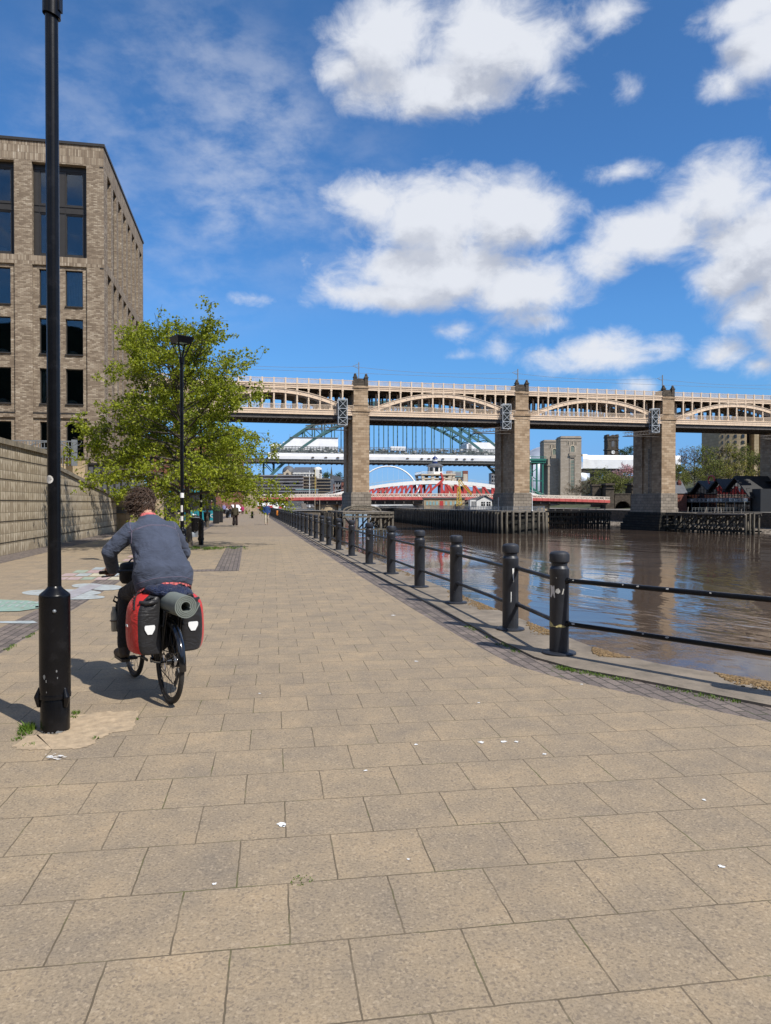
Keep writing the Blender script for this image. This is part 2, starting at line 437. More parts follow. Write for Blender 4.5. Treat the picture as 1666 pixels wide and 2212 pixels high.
M['granite'] = masonry('grey_granite', 1.8, .8, [(.0,(.31,.26,.205)),(.6,(.40,.345,.28)),(1,(.47,.415,.345))], (.24,.205,.165), .05, .5, vary=.9, streak=.3, streak_c=(.17,.15,.12), nscale=.12)
M['red'] = pbr('red_bridge_paint', (.44,.050,.047), .5, var=.14, scale=.3, dirt=(.30,.07,.055), dscale=.5, damt=.5)
M['pinkred'] = pbr('faded_red_girder', (.44,.085,.075), .55, var=.14, scale=.3, dirt=(.50,.22,.18), dscale=.4, damt=.5)
M['creamlat'] = pbr('cream_lattice_paint', (.70,.62,.52), .55, var=.1, scale=.5, dirt=(.52,.24,.19), dscale=.6, damt=.55)
M['bluepaint'] = pbr('blue_dome_paint', (.018,.035,.14), .4, var=.1)
M['roofgrey'] = pbr('slate_grey_roof', (.095,.10,.11), .6, var=.2, scale=.6)
M['silver'] = pbr('silver_roof_panels', (.36,.39,.44), .3, metal=.35, var=.35, scale=.05)
M['timber'] = timber('jetty_timber', (.016,.014,.011), (.125,.105,.08))
M['timberpale'] = timber('weathered_pale_timber', (.075,.065,.05), (.33,.285,.215), wet_z=-4.6)
M['deckwood'] = pbr('jetty_deck_boards', (.17,.15,.125), .85, var=.3, scale=.8)
M['yellow'] = pbr('yellow_crane_paint', (.60,.42,.05), .5, var=.12)
M['redbrick'] = masonry('red_brick', .5, .2, [(.1,(.17,.055,.04)),(.9,(.29,.10,.07))], (.2,.13,.1), .02, .3, streak=.2)
M['creamstone'] = pbr('pale_stone', (.52,.44,.33), .8, var=.12, scale=.4)
M['whitestone'] = pbr('white_portland_stone', (.68,.67,.63), .7, var=.08, scale=.3)
M['brownclad'] = pbr('brown_louvre_cladding', (.22,.17,.145), .7, var=.25, scale=.15)
M['teal'] = pbr('teal_banner', (.012,.235,.30), .6, var=.1, scale=3)
M['tealglass'] = pbr('pale_teal_glass', (.26,.42,.44), .2, var=.2, scale=.2)
M['greyclad'] = pbr('grey_cladding', (.235,.235,.245), .6, var=.15, scale=.2)
M['beige'] = masonry('beige_hotel_cladding', 2.6, 1.5, [(.1,(.33,.255,.155)),(.9,(.42,.33,.215))], (.20,.155,.10), .06, .3, streak=.2)
M['blackclad'] = pbr('black_zinc_roof', (.011,.012,.014), .6, var=.25, scale=.4)
M['blackfabric'] = pbr('black_canvas', (.012,.012,.014), .85, var=.3, scale=12, bump=.4, bscale=18)
M['bark'] = pbr('lime_bark', (.075,.062,.048), .9, var=.45, scale=9, bump=.7, bscale=30, dirt=(.10,.11,.055), dscale=5, damt=.4)
M['leaf'] = leafmat('spring_lime_leaves', (.13,.185,.012), (.36,.39,.032), .45)
M['leafdull'] = leafmat('olive_spring_leaves', (.10,.12,.025), (.23,.245,.055), .35)
M['leafbrown'] = leafmat('bare_twig_buds', (.09,.07,.045), (.20,.15,.085), .2)
M['leafyellow'] = leafmat('yellow_green_leaves', (.17,.165,.03), (.32,.28,.07), .3)
M['leafdark'] = leafmat('dark_green_leaves', (.02,.045,.014), (.055,.095,.026), .2)
M['blossom'] = leafmat('pink_blossom', (.42,.20,.25), (.68,.42,.46), .3)
M['grass'] = leafmat('joint_grass', (.05,.11,.012), (.14,.22,.03), .3)
M['moss'] = leafmat('dry_brown_moss', (.10,.062,.026), (.30,.20,.09), .1)
M['skin'] = pbr('skin', (.48,.265,.19), .5, var=.08, scale=14)
M['lettering'] = pbr('white_lettering', (.8,.8,.8), .6, var=.03)

def roomglass():
    k = newmat('clear_window_glass'); tr = k.new('ShaderNodeBsdfTransparent'); tr.inputs[0].default_value = (.62,.68,.70,1)
    gl = k.new('ShaderNodeBsdfGlossy'); gl.inputs['Roughness'].default_value = .015; gl.inputs[0].default_value = (1,1,1,1)
    k.l.new(k.bump(k.noise(k.coords(), .45, 2, .5), .08, .05), gl.inputs['Normal'])
    fr = k.new('ShaderNodeFresnel'); fr.inputs[0].default_value = 1.75
    ms = k.new('ShaderNodeMixShader'); k.l.new(fr.outputs[0], ms.inputs[0]); k.l.new(tr.outputs[0], ms.inputs[1]); k.l.new(gl.outputs[0], ms.inputs[2])
    k.l.new(ms.outputs[0], k.n['Material Output'].inputs[0]); return k.m
M['roomglass'] = roomglass()
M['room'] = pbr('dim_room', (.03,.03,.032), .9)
M['bedding'] = pbr('white_bedding', (.55,.57,.58), .8)
M['oldglass'] = pbr('green_grey_glazing', (.17,.20,.165), .4, var=.3, scale=.5)
# ---------------------------------------------------------------- camera, sun, sky
cam = bpy.data.cameras.new('camera'); camo = bpy.data.objects.new('camera', cam); COL.objects.link(camo)
cam.sensor_fit = 'HORIZONTAL'; cam.sensor_width = 36.0; cam.lens = 36.0*FOC/1666.0
cam.clip_start = .1; cam.clip_end = 8000
camo.location = (0,0,EYE); camo.rotation_euler = (R(90)-math.atan(18/FOC), 0, -YAW)
SC.camera = camo
SUN_AZ_CAM = (0.735, -0.68)         # towards the sun, seen from the viewpoint: right and behind
SUN_EL = R(48.5)
_sx, _sy, _ = W((SUN_AZ_CAM[0], SUN_AZ_CAM[1], 0)); _l = math.hypot(_sx, _sy); _sx /= _l; _sy /= _l
SUND = Vector((_sx*math.cos(SUN_EL), _sy*math.cos(SUN_EL), math.sin(SUN_EL)))
sun = bpy.data.lights.new('sun', 'SUN'); sun.energy = 4.6; sun.angle = R(.53); sun.color = (1.0, .945, .86)
suno = bpy.data.objects.new('sun', sun); COL.objects.link(suno)
suno.rotation_euler = (-SUND).to_track_quat('-Z', 'Y').to_euler()
world = bpy.data.worlds.new('World'); SC.world = world; world.use_nodes = True
SC.view_settings.view_transform = 'Standard'; SC.view_settings.look = 'None'; SC.view_settings.exposure = 0.3; SC.view_settings.gamma = 1.0

SKY_LO, SKY_L2, SKY_ML, SKY_MD, SKY_HI = (.32,.57,1.26), (.36,.60,1.10), (.54,.84,1.12), (.70,1.0,1.25), (.88,1.06,1.2)   # air tint by height above the horizon
def build_sky():
    k = NT(world); k.n.clear()
    out = k.new('ShaderNodeOutputWorld')
    sky = k.new('ShaderNodeTexSky'); sky.sky_type = 'NISHITA'; sky.sun_disc = False
    sky.sun_elevation = SUN_EL; sky.sun_rotation = math.atan2(_sx, _sy)
    sky.altitude = 0; sky.air_density = 1.0; sky.dust_density = .25; sky.ozone_density = 3.0
    hs = k.new('ShaderNodeHueSaturation'); hs.inputs['Saturation'].default_value = 1.18; hs.inputs['Value'].default_value = 1.0
    k.l.new(sky.outputs[0], hs.inputs['Color']); hs = k.n.get(hs.name)
    d = k.coords('Generated')
    dn = k.vmath('NORMALIZE', d); p = k.sep(dn)
    # azimuth (0 = the heading of the bridge centre) and elevation
    rx = k.math('SUBTRACT', k.math('MULTIPLY', p[0], CA), k.math('MULTIPLY', p[1], SA))
    ry = k.math('ADD', k.math('MULTIPLY', p[0], SA), k.math('MULTIPLY', p[1], CA))
    az = k.math('ARCTAN2', rx, ry); el = k.math('ARCSINE', p[2])
    P = k.comb(az, el, 0.0)
    blobs = [  # x, y, rx, ry, weight  (as seen in the photograph; turned into azimuth and elevation below)
        (845,85,135,120,1), (1065,105,200,125,1), (955,190,210,75,1), (1190,185,55,40,.9), (1290,50,90,45,.5), (740,150,80,60,.4),
        (815,440,105,62,1), (930,470,190,100,1), (1100,475,140,90,1), (950,590,240,75,1), (800,662,70,16,.8), (1140,620,150,75,1), (1165,690,65,28,.9), (850,640,180,40,1),
        (1400,510,150,62,1), (1560,430,150,100,1), (1640,520,170,130,1), (1570,600,100,60,1), (1640,660,100,55,1), (1285,570,90,50,1), (1330,530,80,50,1),
        (1640,120,100,90,.8), (1565,190,60,45,.7), (1600,30,120,50,.6), (1740,160,90,120,.9),
        (1300,768,155,40,1), (1290,748,85,36,1), (1560,770,75,32,.9), (1640,785,55,24,.8), (1380,832,45,13,.9), (1700,640,90,160,1),
        (975,720,52,20,.8), (1078,757,28,22,.75), (980,770,48,12,.6), (550,645,34,11,.25), (1360,205,36,28,.55), (1340,375,80,22,.6),
        (1200,700,50,25,.8)]
    far = k.rng(k.math('ABSOLUTE', az), .62, .85); om = k.math('MAXIMUM', far, k.rng(el, .70, .9))
    def field(P, dn):
        f = None
        for x, y, ax, ay, wt in blobs:
            a0 = math.atan((x-833)/FOC); e0 = math.atan((1088-y)/FOC*math.cos(a0))
            sx = ax/FOC*math.cos(a0)**2; sy = ay/FOC*math.cos(e0)**2
            n = k.new('ShaderNodeVectorMath'); n.operation = 'MULTIPLY_ADD'
            k.l.new(P, n.inputs[0]); n.inputs[1].default_value = (1/sx, 1/sy, 0); n.inputs[2].default_value = (-a0/sx, -e0/sy, 0)
            l = k.new('ShaderNodeVectorMath'); l.operation = 'LENGTH'; k.l.new(n.outputs[0], l.inputs[0])
            kk = min(1.0, math.sqrt(ax*ay)/95.0)
            v = k.math('MULTIPLY_ADD', l.outputs['Value'], -kk, kk*(1.0 if wt >= 1 else .55+.45*wt))
            f = v if f is None else k.math('SMOOTH_MAX', f, v, .12)
        # the rest of the sky, away from this view
        other = k.math('SUBTRACT', k.math('MULTIPLY', k.noise(dn, 2.6, 3, .5), 4.0), 2.05)
        f = k.math('ADD', k.math('MULTIPLY', f, k.math('SUBTRACT', 1.0, om)), k.math('MULTIPLY', other, om))
        st = k.mapping(dn, scale=(1,1,1.4))
        n1 = k.noise(st, 5.2, 8, .58, .15); n2 = k.noise(st, 19.0, 8, .62, .35)
        nn = k.math('ADD', k.math('MULTIPLY', k.math('SUBTRACT', n1, .5), 1.35), k.math('MULTIPLY', k.math('SUBTRACT', n2, .5), 1.25))
        return k.math('ADD', f, nn)
    g = field(P, dn)
    g2 = field(k.vmath('ADD', P, (.012, .040, 0.0)), k.vmath('ADD', dn, (.010, 0.0, .036)))   # the same cloud a little higher up: tells tops from undersides
    dens = k.rng(g, -.20, .58, 0, 1)
    # mackerel cirrus on the left
    ci = k.noise(k.mapping(dn, scale=(1.0,1.0,1.9), rot=(0,.25,.3)), 15, 7, .60, .1)
    a0 = math.atan((450-833)/FOC); e0 = math.atan((1088-380)/FOC)
    vv = k.new('ShaderNodeVectorMath'); vv.operation = 'MULTIPLY_ADD'; k.l.new(P, vv.inputs[0])
    vv.inputs[1].default_value = (1/.24, 1/.17, 0); vv.inputs[2].default_value = (-a0/.24, -e0/.17, 0)
    ll = k.new('ShaderNodeVectorMath'); ll.operation = 'LENGTH'; k.l.new(vv.outputs[0], ll.inputs[0])
    cm = k.rng(ll.outputs['Value'], .45, 1.35, 1, 0)
    big = k.rng(k.noise(dn, 7, 3, .5), .32, .62)
    cirr = k.math('MULTIPLY', k.math('MULTIPLY', k.rng(ci, .32, .74), cm), k.math('MULTIPLY_ADD', big, .26, .16))
    al = k.math('MAXIMUM', dens, cirr)
    al = k.math('MULTIPLY', al, .985)
    # cloud body: sunlit tops, blue-grey undersides
    under = k.rng(k.math('SUBTRACT', g2, g), -.40, .34)
    thick = k.rng(k.math('MAXIMUM', g, g2), .10, .85)
    sh = k.noise(k.mapping(dn, scale=(1,1,2.0)), 6.0, 4, .55, .2)
    gr = k.math('MULTIPLY', k.math('MULTIPLY', thick, under), k.rng(sh, .25, .62, .45, 1))
    cc = k.mix(gr, (.64,.665,.72), (.39,.42,.495))
    bs = k.new('ShaderNodeBackground'); k.l.new(k.mix(1.0, hs.outputs[0], k.ramp(el, [(0,SKY_LO),(.06,SKY_L2),(.13,SKY_ML),(.25,SKY_MD),(.6,SKY_HI)]), 'MULTIPLY'), bs.inputs[0]); bs.inputs[1].default_value = .10
    bc = k.new('ShaderNodeBackground'); k.l.new(cc, bc.inputs[0]); bc.inputs[1].default_value = 1.0
    ms = k.new('ShaderNodeMixShader'); k.l.new(al, ms.inputs[0]); k.l.new(bs.outputs[0], ms.inputs[1]); k.l.new(bc.outputs[0], ms.inputs[2])
    k.l.new(ms.outputs[0], out.inputs[0])
build_sky()
try:
    world.cycles.sampling_method = 'MANUAL'; world.cycles.sample_map_resolution = 512
except Exception: pass
SC.cycles.max_bounces = 6; SC.cycles.transparent_max_bounces = 8; SC.cycles.diffuse_bounces = 3; SC.cycles.glossy_bounces = 3
SC.cycles.caustics_reflective = False; SC.cycles.caustics_refractive = False
SC.cycles.use_denoising = True

# ---------------------------------------------------------------- ground, river, quay
def struct(mb, name, mats, angle=0):
    o = add(mb, name, mats, angle=angle); o['kind'] = 'structure'; return o

# lines along the quay, near to far: slab edge, inner coping line, water edge (x, y)
SLAB = [(7.2,1.2), (5.6,2.9), (4.6,4.0), (3.86,4.85), (3.23,5.85), (2.86,6.5), (2.65,7.1), (2.57,8.5), (2.52,11), (2.46,18), (2.40,30), (2.35,60), (2.3,170)]
COPE = [(7.5,1.6), (5.9,3.25), (4.9,4.35), (4.14,5.2), (3.54,6.2), (3.16,6.75), (2.98,7.3), (2.93,8.8), (2.90,11), (2.83,18), (2.76,30), (2.70,60), (2.65,170)]
EDGE = [(8.1,2.2), (6.5,3.9), (5.5,5.0), (4.70,5.82), (4.10,6.75), (3.92,7.2), (3.83,7.75), (3.77,9.8), (3.73,11.5), (3.66,18), (3.58,30), (3.5,60), (3.45,170)]
def P3(l, z): return [(x, y, z) for x, y in l]
cut = 36.8
def split_y(poly, y0, y1):
    out = []
    for (xa, ya), (xb, yb) in zip(poly[:-1], poly[1:]):
        a, b = max(min(ya, yb), y0), min(max(ya, yb), y1)
        if b <= a: continue
        def X(y): return xa+(xb-xa)*(y-ya)/(yb-ya)
        if not out: out.append((X(a), a))
        out.append((X(b), b))
    return out
m = MB()
near = split_y(SLAB, 1.2, cut)
m.poly([(-2.7,-8,0), (7.2,-8,0)] + P3(near, 0) + [(-2.7,cut,0)], 0)
# paint drips and old gum on the slabs: thin irregular blots of the same sheet
rnd = random.Random(5)
def blot(c, r, z=.004, n=11, mt=1, sx=1.0, ang=0):
    pts = []
    for i in range(n):
        a = 2*PI*i/n; q = r*(.55+.75*rnd.random())
        x, y = q*math.cos(a)*sx, q*math.sin(a)
        pts.append((c[0]+x*math.cos(ang)-y*math.sin(ang), c[1]+x*math.sin(ang)+y*math.cos(ang), z))
    m.poly(pts, mt)
for px, py, r in ((607,1786,.022),(612,1789,.012),(1040,1606,.022),(1090,1605,.020),(1117,1605,.018),(1178,1632,.014),(900,1611,.014),(1563,1878,.014),(1524,1732,.012),(790,1668,.012),(462,1916,.010),(883,1862,.007),(900,1430,.02),(850,1330,.03),(560,1500,.012),(1035,1520,.01),(1258,1480,.012)):
    blot(gp(px,py), r)
for i in range(24):
    c = gp(114+rnd.gauss(0,11), 1640+rnd.gauss(0,2.6)); blot(c, rnd.uniform(.002,.010), z=.0045+.0006*i, n=13, sx=rnd.uniform(1,3.2), ang=rnd.uniform(-.3,.6))
def ragged(P, n=9, a=.010):
    out = []
    for (x0,y0),(x1,y1) in zip(P,P[1:]+P[:1]):
        for i in range(n): out.append((x0+(x1-x0)*i/n+rnd.gauss(0,a),y0+(y1-y0)*i/n+rnd.gauss(0,a)))
    return out
m.poly([(x,y,.003) for x,y in ragged([tuple(gp(x,y)[:2]) for x,y in ((150,1548),(215,1541),(298,1537),(286,1578),(238,1586),(208,1600),(186,1618),(110,1622),(45,1622),(22,1614),(60,1592),(90,1588),(120,1590),(146,1578))])], 2)
M['concrete'] = pbr('pale_concrete_patch', (.40,.305,.20), .9, var=.25, scale=14, bump=.5, bscale=80, dirt=(.27,.215,.15), dscale=6, damt=.95)
struct(m, 'promenade', [M['paving'], M['white'], M['concrete']])
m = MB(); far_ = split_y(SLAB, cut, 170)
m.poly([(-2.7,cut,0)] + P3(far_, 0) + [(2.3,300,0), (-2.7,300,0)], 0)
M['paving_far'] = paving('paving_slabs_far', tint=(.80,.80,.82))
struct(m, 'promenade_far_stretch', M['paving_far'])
m = MB(); m.poly([(-30,-8,0), (-3.25,-8,0), (-3.25,300,0), (-30,300,0)]); struct(m, 'forecourt_paving', M['paving_left'])
m = MB()
m.poly([(-3.25,-8,0), (-2.7,-8,0), (-2.7,300,0), (-3.25,300,0)])
m.poly([(-7.75,-8,.004), (-6.75,-8,.004), (-6.75,45,.004), (-7.75,45,.004)])
m.poly([(-.85,18.2,.004), (-.25,18.2,.004), (-.25,29,.004), (-.85,29,.004)])
m.poly([(-2.7,18.2,.004), (-.85,18.2,.004), (-.85,18.75,.004), (-2.7,18.75,.004)])
m.strip(P3(SLAB,0), P3(COPE,0))
struct(m, 'brick_paver_bands', M['pavers'])
m = MB()
m.strip(P3(COPE,0), P3(COPE,.022)); m.strip(P3(COPE,.022), P3(EDGE,.022)); m.strip(P3(EDGE,.022), P3(EDGE,-.38))
struct(m, 'quay_coping', M['coping'], angle=30)
Q2 = [(8.05,2.15)] + [(x-.03,y) for x,y in EDGE[1:]]
m = MB(); m.strip(P3(Q2,-.38), P3(Q2,-7.5)); 
m.poly([(3.42,170,-.38),(17.8,170,-.38),(17.8,170,-7.5),(3.42,170,-7.5)]); m.poly([(17.8,170,-.05),(17.8,470,-.05),(17.8,470,-7.5),(17.8,170,-7.5)])
m.poly([(8.05,2.15,-.38),(30,-25,-.38),(30,-25,-7.5),(8.05,2.15,-7.5)])
struct(m, 'quay_wall', M['quaywall'])
m = MB()
m.poly([(-1500,-60,-.05), (30,-60,-.05), (30,-25,-.05)] + [(x-.5,y,-.05) for x,y in EDGE[:-1]] + [(3.0,170,-.05),(17.8,170,-.05),(17.8,470,-.05),(-60,900,-.05),(-60,1420,-.05),(-1500,1420,-.05)])
m.poly([(-1500,1420,-.05),(2500,1420,-.05),(2500,5000,-.05),(-1500,5000,-.05)])
struct(m, 'ground', M['asphalt'])
# south bank
SB = 134.0
m = MB()
m.poly([(SB,-200,-.7),(2500,-200,-.7),(2500,1420,-.7),(300,1420,-.7),(SB,700,-.7)])
struct(m, 'south_bank_ground', M['asphalt'])
m = MB(); m.poly([(SB,-200,-.7),(SB,700,-.7),(SB,700,-7.5),(SB,-200,-7.5)]); m.poly([(SB,700,-.7),(300,1420,-.7),(300,1420,-7.5),(SB,700,-7.5)])
m.poly([(-60,1419.9,-.05),(300,1419.9,-.05),(300,1419.9,-7.5),(-60,1419.9,-7.5)]); m.poly([(17.8,470,-.05),(-60,900,-.05),(-60,900,-7.5),(17.8,470,-7.5)])
struct(m, 'south_river_wall', M['sooty'])

def watermat():
    k = newmat('river_water'); g = k.new('ShaderNodeNewGeometry'); p = g.outputs['Position']
    n1 = k.noise(k.mapping(p, scale=(1,.6,1)), 2.1, 3, .55, .6)
    n2 = k.noise(k.mapping(p, scale=(.28,.18,1), rot=(0,0,.5)), 1.0, 4, .6, 1.2)
    n3 = k.noise(k.mapping(p, scale=(.05,.035,1)), 1.0, 3, .55, 1.5)
    calm = k.rng(k.noise(k.mapping(p, scale=(.035,.02,1), rot=(0,0,.2)), 1.0, 4, .6, 2.0), .4, .62, .15, 1)
    n0 = k.noise(k.mapping(p, scale=(3.2,2.2,1)), 2.2, 3, .6, .8)
    h = k.math('ADD', k.math('ADD', k.math('MULTIPLY', n1, .014), k.math('MULTIPLY', n0, .0055)), k.math('ADD', k.math('MULTIPLY', n2, .06), k.math('MULTIPLY', n3, .11)))
    h = k.math('MULTIPLY', h, calm)
    c = k.ramp(n3, [(.3, (.062,.043,.031)), (.7, (.086,.061,.045))])
    k.set(k.b, Base_Color=c, Roughness=.045, IOR=1.33, Normal=k.bump(h, 1.0, .55))
    return k.m
M['water'] = watermat()
m = MB(); m.poly([(-100,-80,WATER_Z),(330,-80,WATER_Z),(330,1430,WATER_Z),(-100,1430,WATER_Z)])
struct(m, 'river', M['water'])
# gravel foreshore under the south wall
m = MB(); rnd = random.Random(3)
for i in range(900):
    x = SB-.2-rnd.random()**1.5*9; y = rnd.uniform(120,260); s = rnd.uniform(.15,.5)
    m.ell((x,y,WATER_Z+.9-(SB-x)*.11), s, s*.9, s*.5, 6, 4)
o = add(m, 'foreshore_stones', M['sooty'], angle=60); tag(o, 'grey stones scattered on the mud below the far river wall', 'stones', kind='stuff')
m = MB(); m.poly([(SB-9.5,110,WATER_Z-.1),(SB,110,WATER_Z+1),(SB,262,WATER_Z+1),(SB-9.5,262,WATER_Z-.1)])
struct(m, 'foreshore', M['coping'])
# the Gateshead slope
m = MB()
def hz(x, y): return -.7 + 24*max(0, min(1, (x-168-(max(0,y-330))*.06)/110))**1.1
gx = [160+i*12 for i in range(18)]; gy = [90+i*30 for i in range(30)]
vs = [(x,y,hz(x,y)+noise.noise(Vector((x*.03,y*.03,0)))*1.0 - .3) for y in gy for x in gx]; n_ = len(gx)
m.add(vs, [(j*n_+i, j*n_+i+1, (j+1)*n_+i+1, (j+1)*n_+i) for j in range(len(gy)-1) for i in range(n_-1)])
M['slope'] = pbr('grassy_slope', (.05,.055,.02), .95, var=.5, scale=.15)
struct(m, 'hillside', M['slope'], angle=180)
# distant rise of the land
m = MB()
for dist, hgt, seed, mt in ((1700, 34, 1, 0), (2600, 60, 8, 0)):
    top, bot = [], []
    for i in range(90):
        px = -700 + i*34
        d = dist; h = hgt*(.45+.55*noise.noise(Vector((i*.11, seed, 0)))+.25*noise.noise(Vector((i*.5, seed, 3))))
        top.append(W((fx(px,d), d, max(2,h)))); bot.append(W((fx(px,d), d-120, -.2)))
    m.strip(bot, top, mt)
for i in range(40):
    pass
m2 = MB(); top, bot = [], []  # unseen wooded ridge added behind the viewpoint, raised to darken the hotel window reflections
for i in range(50):
    a = R(150+i*4.2); r_ = 120; x, y = r_*math.cos(a)-20, r_*math.sin(a)-40
    h = 60+8*noise.noise(Vector((i*.23,4,0)))+5*noise.noise(Vector((i*.9,4,2))); top.append((x*1.15,y*1.15,h)); bot.append((x,y,-.1))
m2.strip(bot, top); M['wood'] = pbr('reflection_ridge_woods', (.035,.045,.022), .95, var=.5, scale=.12)
struct(m2, 'unseen_reflection_ridge', M['wood'], angle=180)
M['hill'] = pbr('far_hills', (.075,.095,.075), .95, var=.4, scale=.01)
struct(m, 'hills', M['hill'], angle=180)

# moss and grass growing at the quay edge and in joints
def tuft(mb, c, n, h, spread, rnd, w=.006):
    for i in range(n):
        a = rnd.uniform(0, 2*PI); r = spread*math.sqrt(rnd.random()); x, y = c[0]+r*math.cos(a), c[1]+r*math.sin(a)
        b = rnd.uniform(0, 2*PI); l = h*rnd.uniform(.4,1); t = rnd.uniform(0,.9)*l; dx, dy = math.cos(b)*w, math.sin(b)*w
        z = c[2]
        mb.add([(x-dx,y-dy,z),(x+dx,y+dy,z),(x+dx*.6-dy/w*t*.4,y+dy*.6+dx/w*t*.4,z+l*.6),(x-dy/w*t,y+dx/w*t,z+l)], [(0,1,2),(0,2,3)])
rnd = random.Random(11); m = MB()
for px, py, n, h, s in ((57,1578,150,.075,.055),(50,1588,60,.05,.05),(35,1600,30,.03,.04),(163,1543,60,.04,.04),(158,1552,30,.03,.03),(294,1556,14,.025,.02),(205,1598,16,.03,.022),(60,1612,20,.025,.04),(650,1908,40,.010,.05)):
    tuft(m, gp(px,py), n, h*.8, s, rnd, .004)
for i in range(420):
    t = rnd.random(); j = 5+t*2.5 if rnd.random() < .35 else 1.5+t*4.5
    i0 = min(int(j), len(COPE)-2); f_ = j-i0
    x = COPE[i0][0]*(1-f_)+COPE[i0+1][0]*f_; y = COPE[i0][1]*(1-f_)+COPE[i0+1][1]*f_
    if noise.noise(Vector((x*1.6,y*1.6,2))) < -.12: continue
    tuft(m, (x-.035+rnd.gauss(0,.025), y-.035+rnd.gauss(0,.025), 0), 7, .028, .04, rnd, .004)
for i in range(160):      # along the paver strip by the lamp post
    y = rnd.uniform(7,12); x = -2.69+rnd.gauss(0,.012)
    if noise.noise(Vector((y*2.3,1,2))) > 0: tuft(m, (x,y,0), 6, .03, .03, rnd, .004)
o = add(m, 'joint_grass', M['grass'], angle=0, fix=False); tag(o, 'green grass and weeds growing in the joints of the paving', 'grass', kind='stuff')
m = MB()
for i in range(9000):
    j = 2.5+8.0*rnd.random()**1.7
    i0 = min(int(j), len(EDGE)-2); f_ = j-i0
    ex = EDGE[i0][0]*(1-f_)+EDGE[i0+1][0]*f_; ey = EDGE[i0][1]*(1-f_)+EDGE[i0+1][1]*f_
    cx_ = COPE[i0][0]*(1-f_)+COPE[i0+1][0]*f_; cy_ = COPE[i0][1]*(1-f_)+COPE[i0+1][1]*f_
    t = abs(rnd.gauss(0,.15))+.01
    if noise.noise(Vector((ex*2,ey*1.4,5))) < -.08+t*.9: continue
    x = ex*(1-t)+cx_*t; y = ey*(1-t)+cy_*t; s = rnd.uniform(.005,.017)
    m.ell((x,y,.022+s*.2), s*rnd.uniform(.8,1.6), s*rnd.uniform(.8,1.5), s*.6, 5, 3)
o = add(m, 'dry_moss', M['moss'], angle=0, fix=False); tag(o, 'brown dry moss crumbling along the stone edge of the quay', 'moss', kind='stuff')
# patch of tufts and shade-grown weeds round the tree foot
# painted playground mural on the forecourt
def pp(pts, z=.005): return [tuple(gp(x,y)[:2])+(z,) for x,y in pts]
m = MB()
def ellp(cx_, cy_, rx, ry, mt, z=.004, n=26): m.poly(pp([(cx_+rx*math.cos(2*PI*i/n), cy_+ry*math.sin(2*PI*i/n)) for i in range(n)], z), mt)
ellp(132,1281,86,7.6,0); ellp(190,1266,36,5,0,.006); ellp(228,1270,36,6.2,0,.007); ellp(160,1291,66,5.2,0,.008)
m.poly(pp([(100,1296),(190,1264),(222,1264),(150,1296)], .010), 1)
m.poly(pp([(-60,1313),(-60,1314.5),(110,1315.5),(130,1314),(125,1311),(90,1311)]), 0)
m.poly(pp([(-60,1344),(-60,1346),(60,1348),(80,1346),(70,1342),(40,1342.5)]), 2)
m.poly(pp([(-60,1296),(-60,1324),(40,1322),(80,1316),(100,1310),(90,1303),(60,1299),(0,1297)], .012), 3)
# block letters too worn to read: pale bars on the green pill
for row, y in enumerate((1303.5,1310.5)):
    for i in range(8):
        x = -40+i*16+row*5
        m.poly(pp([(x,y+2.2),(x+8,y-1.8),(x+13,y-2.0),(x+5,y+2.4)], .016), 0)
cols = [4,5,6,7,2,0,6]
rows_ = [(1216,1220,255,392),(1221,1225,235,378),(1226,1231,205,362),(1232,1238,165,345),(1239,1245,140,325),(1247,1253,122,300)]
rr = random.Random(2)
for y0, y1, x0, x1 in rows_:
    n = 6; sh = (y1-y0)*1.9
    for i in range(n):
        a = x0+(x1-x0)*i/n+1; b = x0+(x1-x0)*(i+1)/n-2
        if rr.random() < .12: continue
        m.poly(pp([(a-sh,y1),(b-sh,y1),(b,y0),(a,y0)]), rr.choice(cols))
for y0, y1, x0, x1 in ((1170,1172,300,400),(1176,1179,330,420),(1184,1187,310,420),(1192,1196,300,400),(1200,1204,280,400),(1208,1212,270,395)):
    for i in range(5):
        a = x0+(x1-x0)*i/5+1; b = x0+(x1-x0)*(i+1)/5-2
        if rr.random() < .25: continue
        m.poly(pp([(a-8,y1),(b-8,y1),(b,y0),(a,y0)]), rr.choice(cols))
def chalk(name, c): return pbr(name, c, .9, var=.2, scale=6, dirt=(.22,.18,.13), dscale=7, damt=.9)
o = struct(m, 'painted_paving', [chalk('mural_white',(.34,.37,.37)), chalk('mural_lilac',(.30,.29,.31)), chalk('mural_blue',(.32,.36,.37)), chalk('mural_green',(.22,.32,.27)), chalk('mural_pink',(.38,.27,.26)), chalk('mural_mint',(.28,.33,.26)), chalk('mural_cream',(.47,.43,.31)), chalk('mural_rose',(.40,.30,.29))])
# ---------------------------------------------------------------- lamp posts
ORD = ['first','second','third','fourth','fifth','sixth','seventh','eighth','ninth','tenth','eleventh','twelfth','thirteenth','fourteenth','fifteenth','sixteenth','seventeenth','eighteenth','nineteenth']
def ordinal(n):
    if n <= 19: return ORD[n-1]
    t = {2:'twenty',3:'thirty',4:'forty',5:'fifty',6:'sixty'}[n//10]
    return (t[:-1]+'ieth') if n % 10 == 0 else t+'-'+ORD[n%10-1]

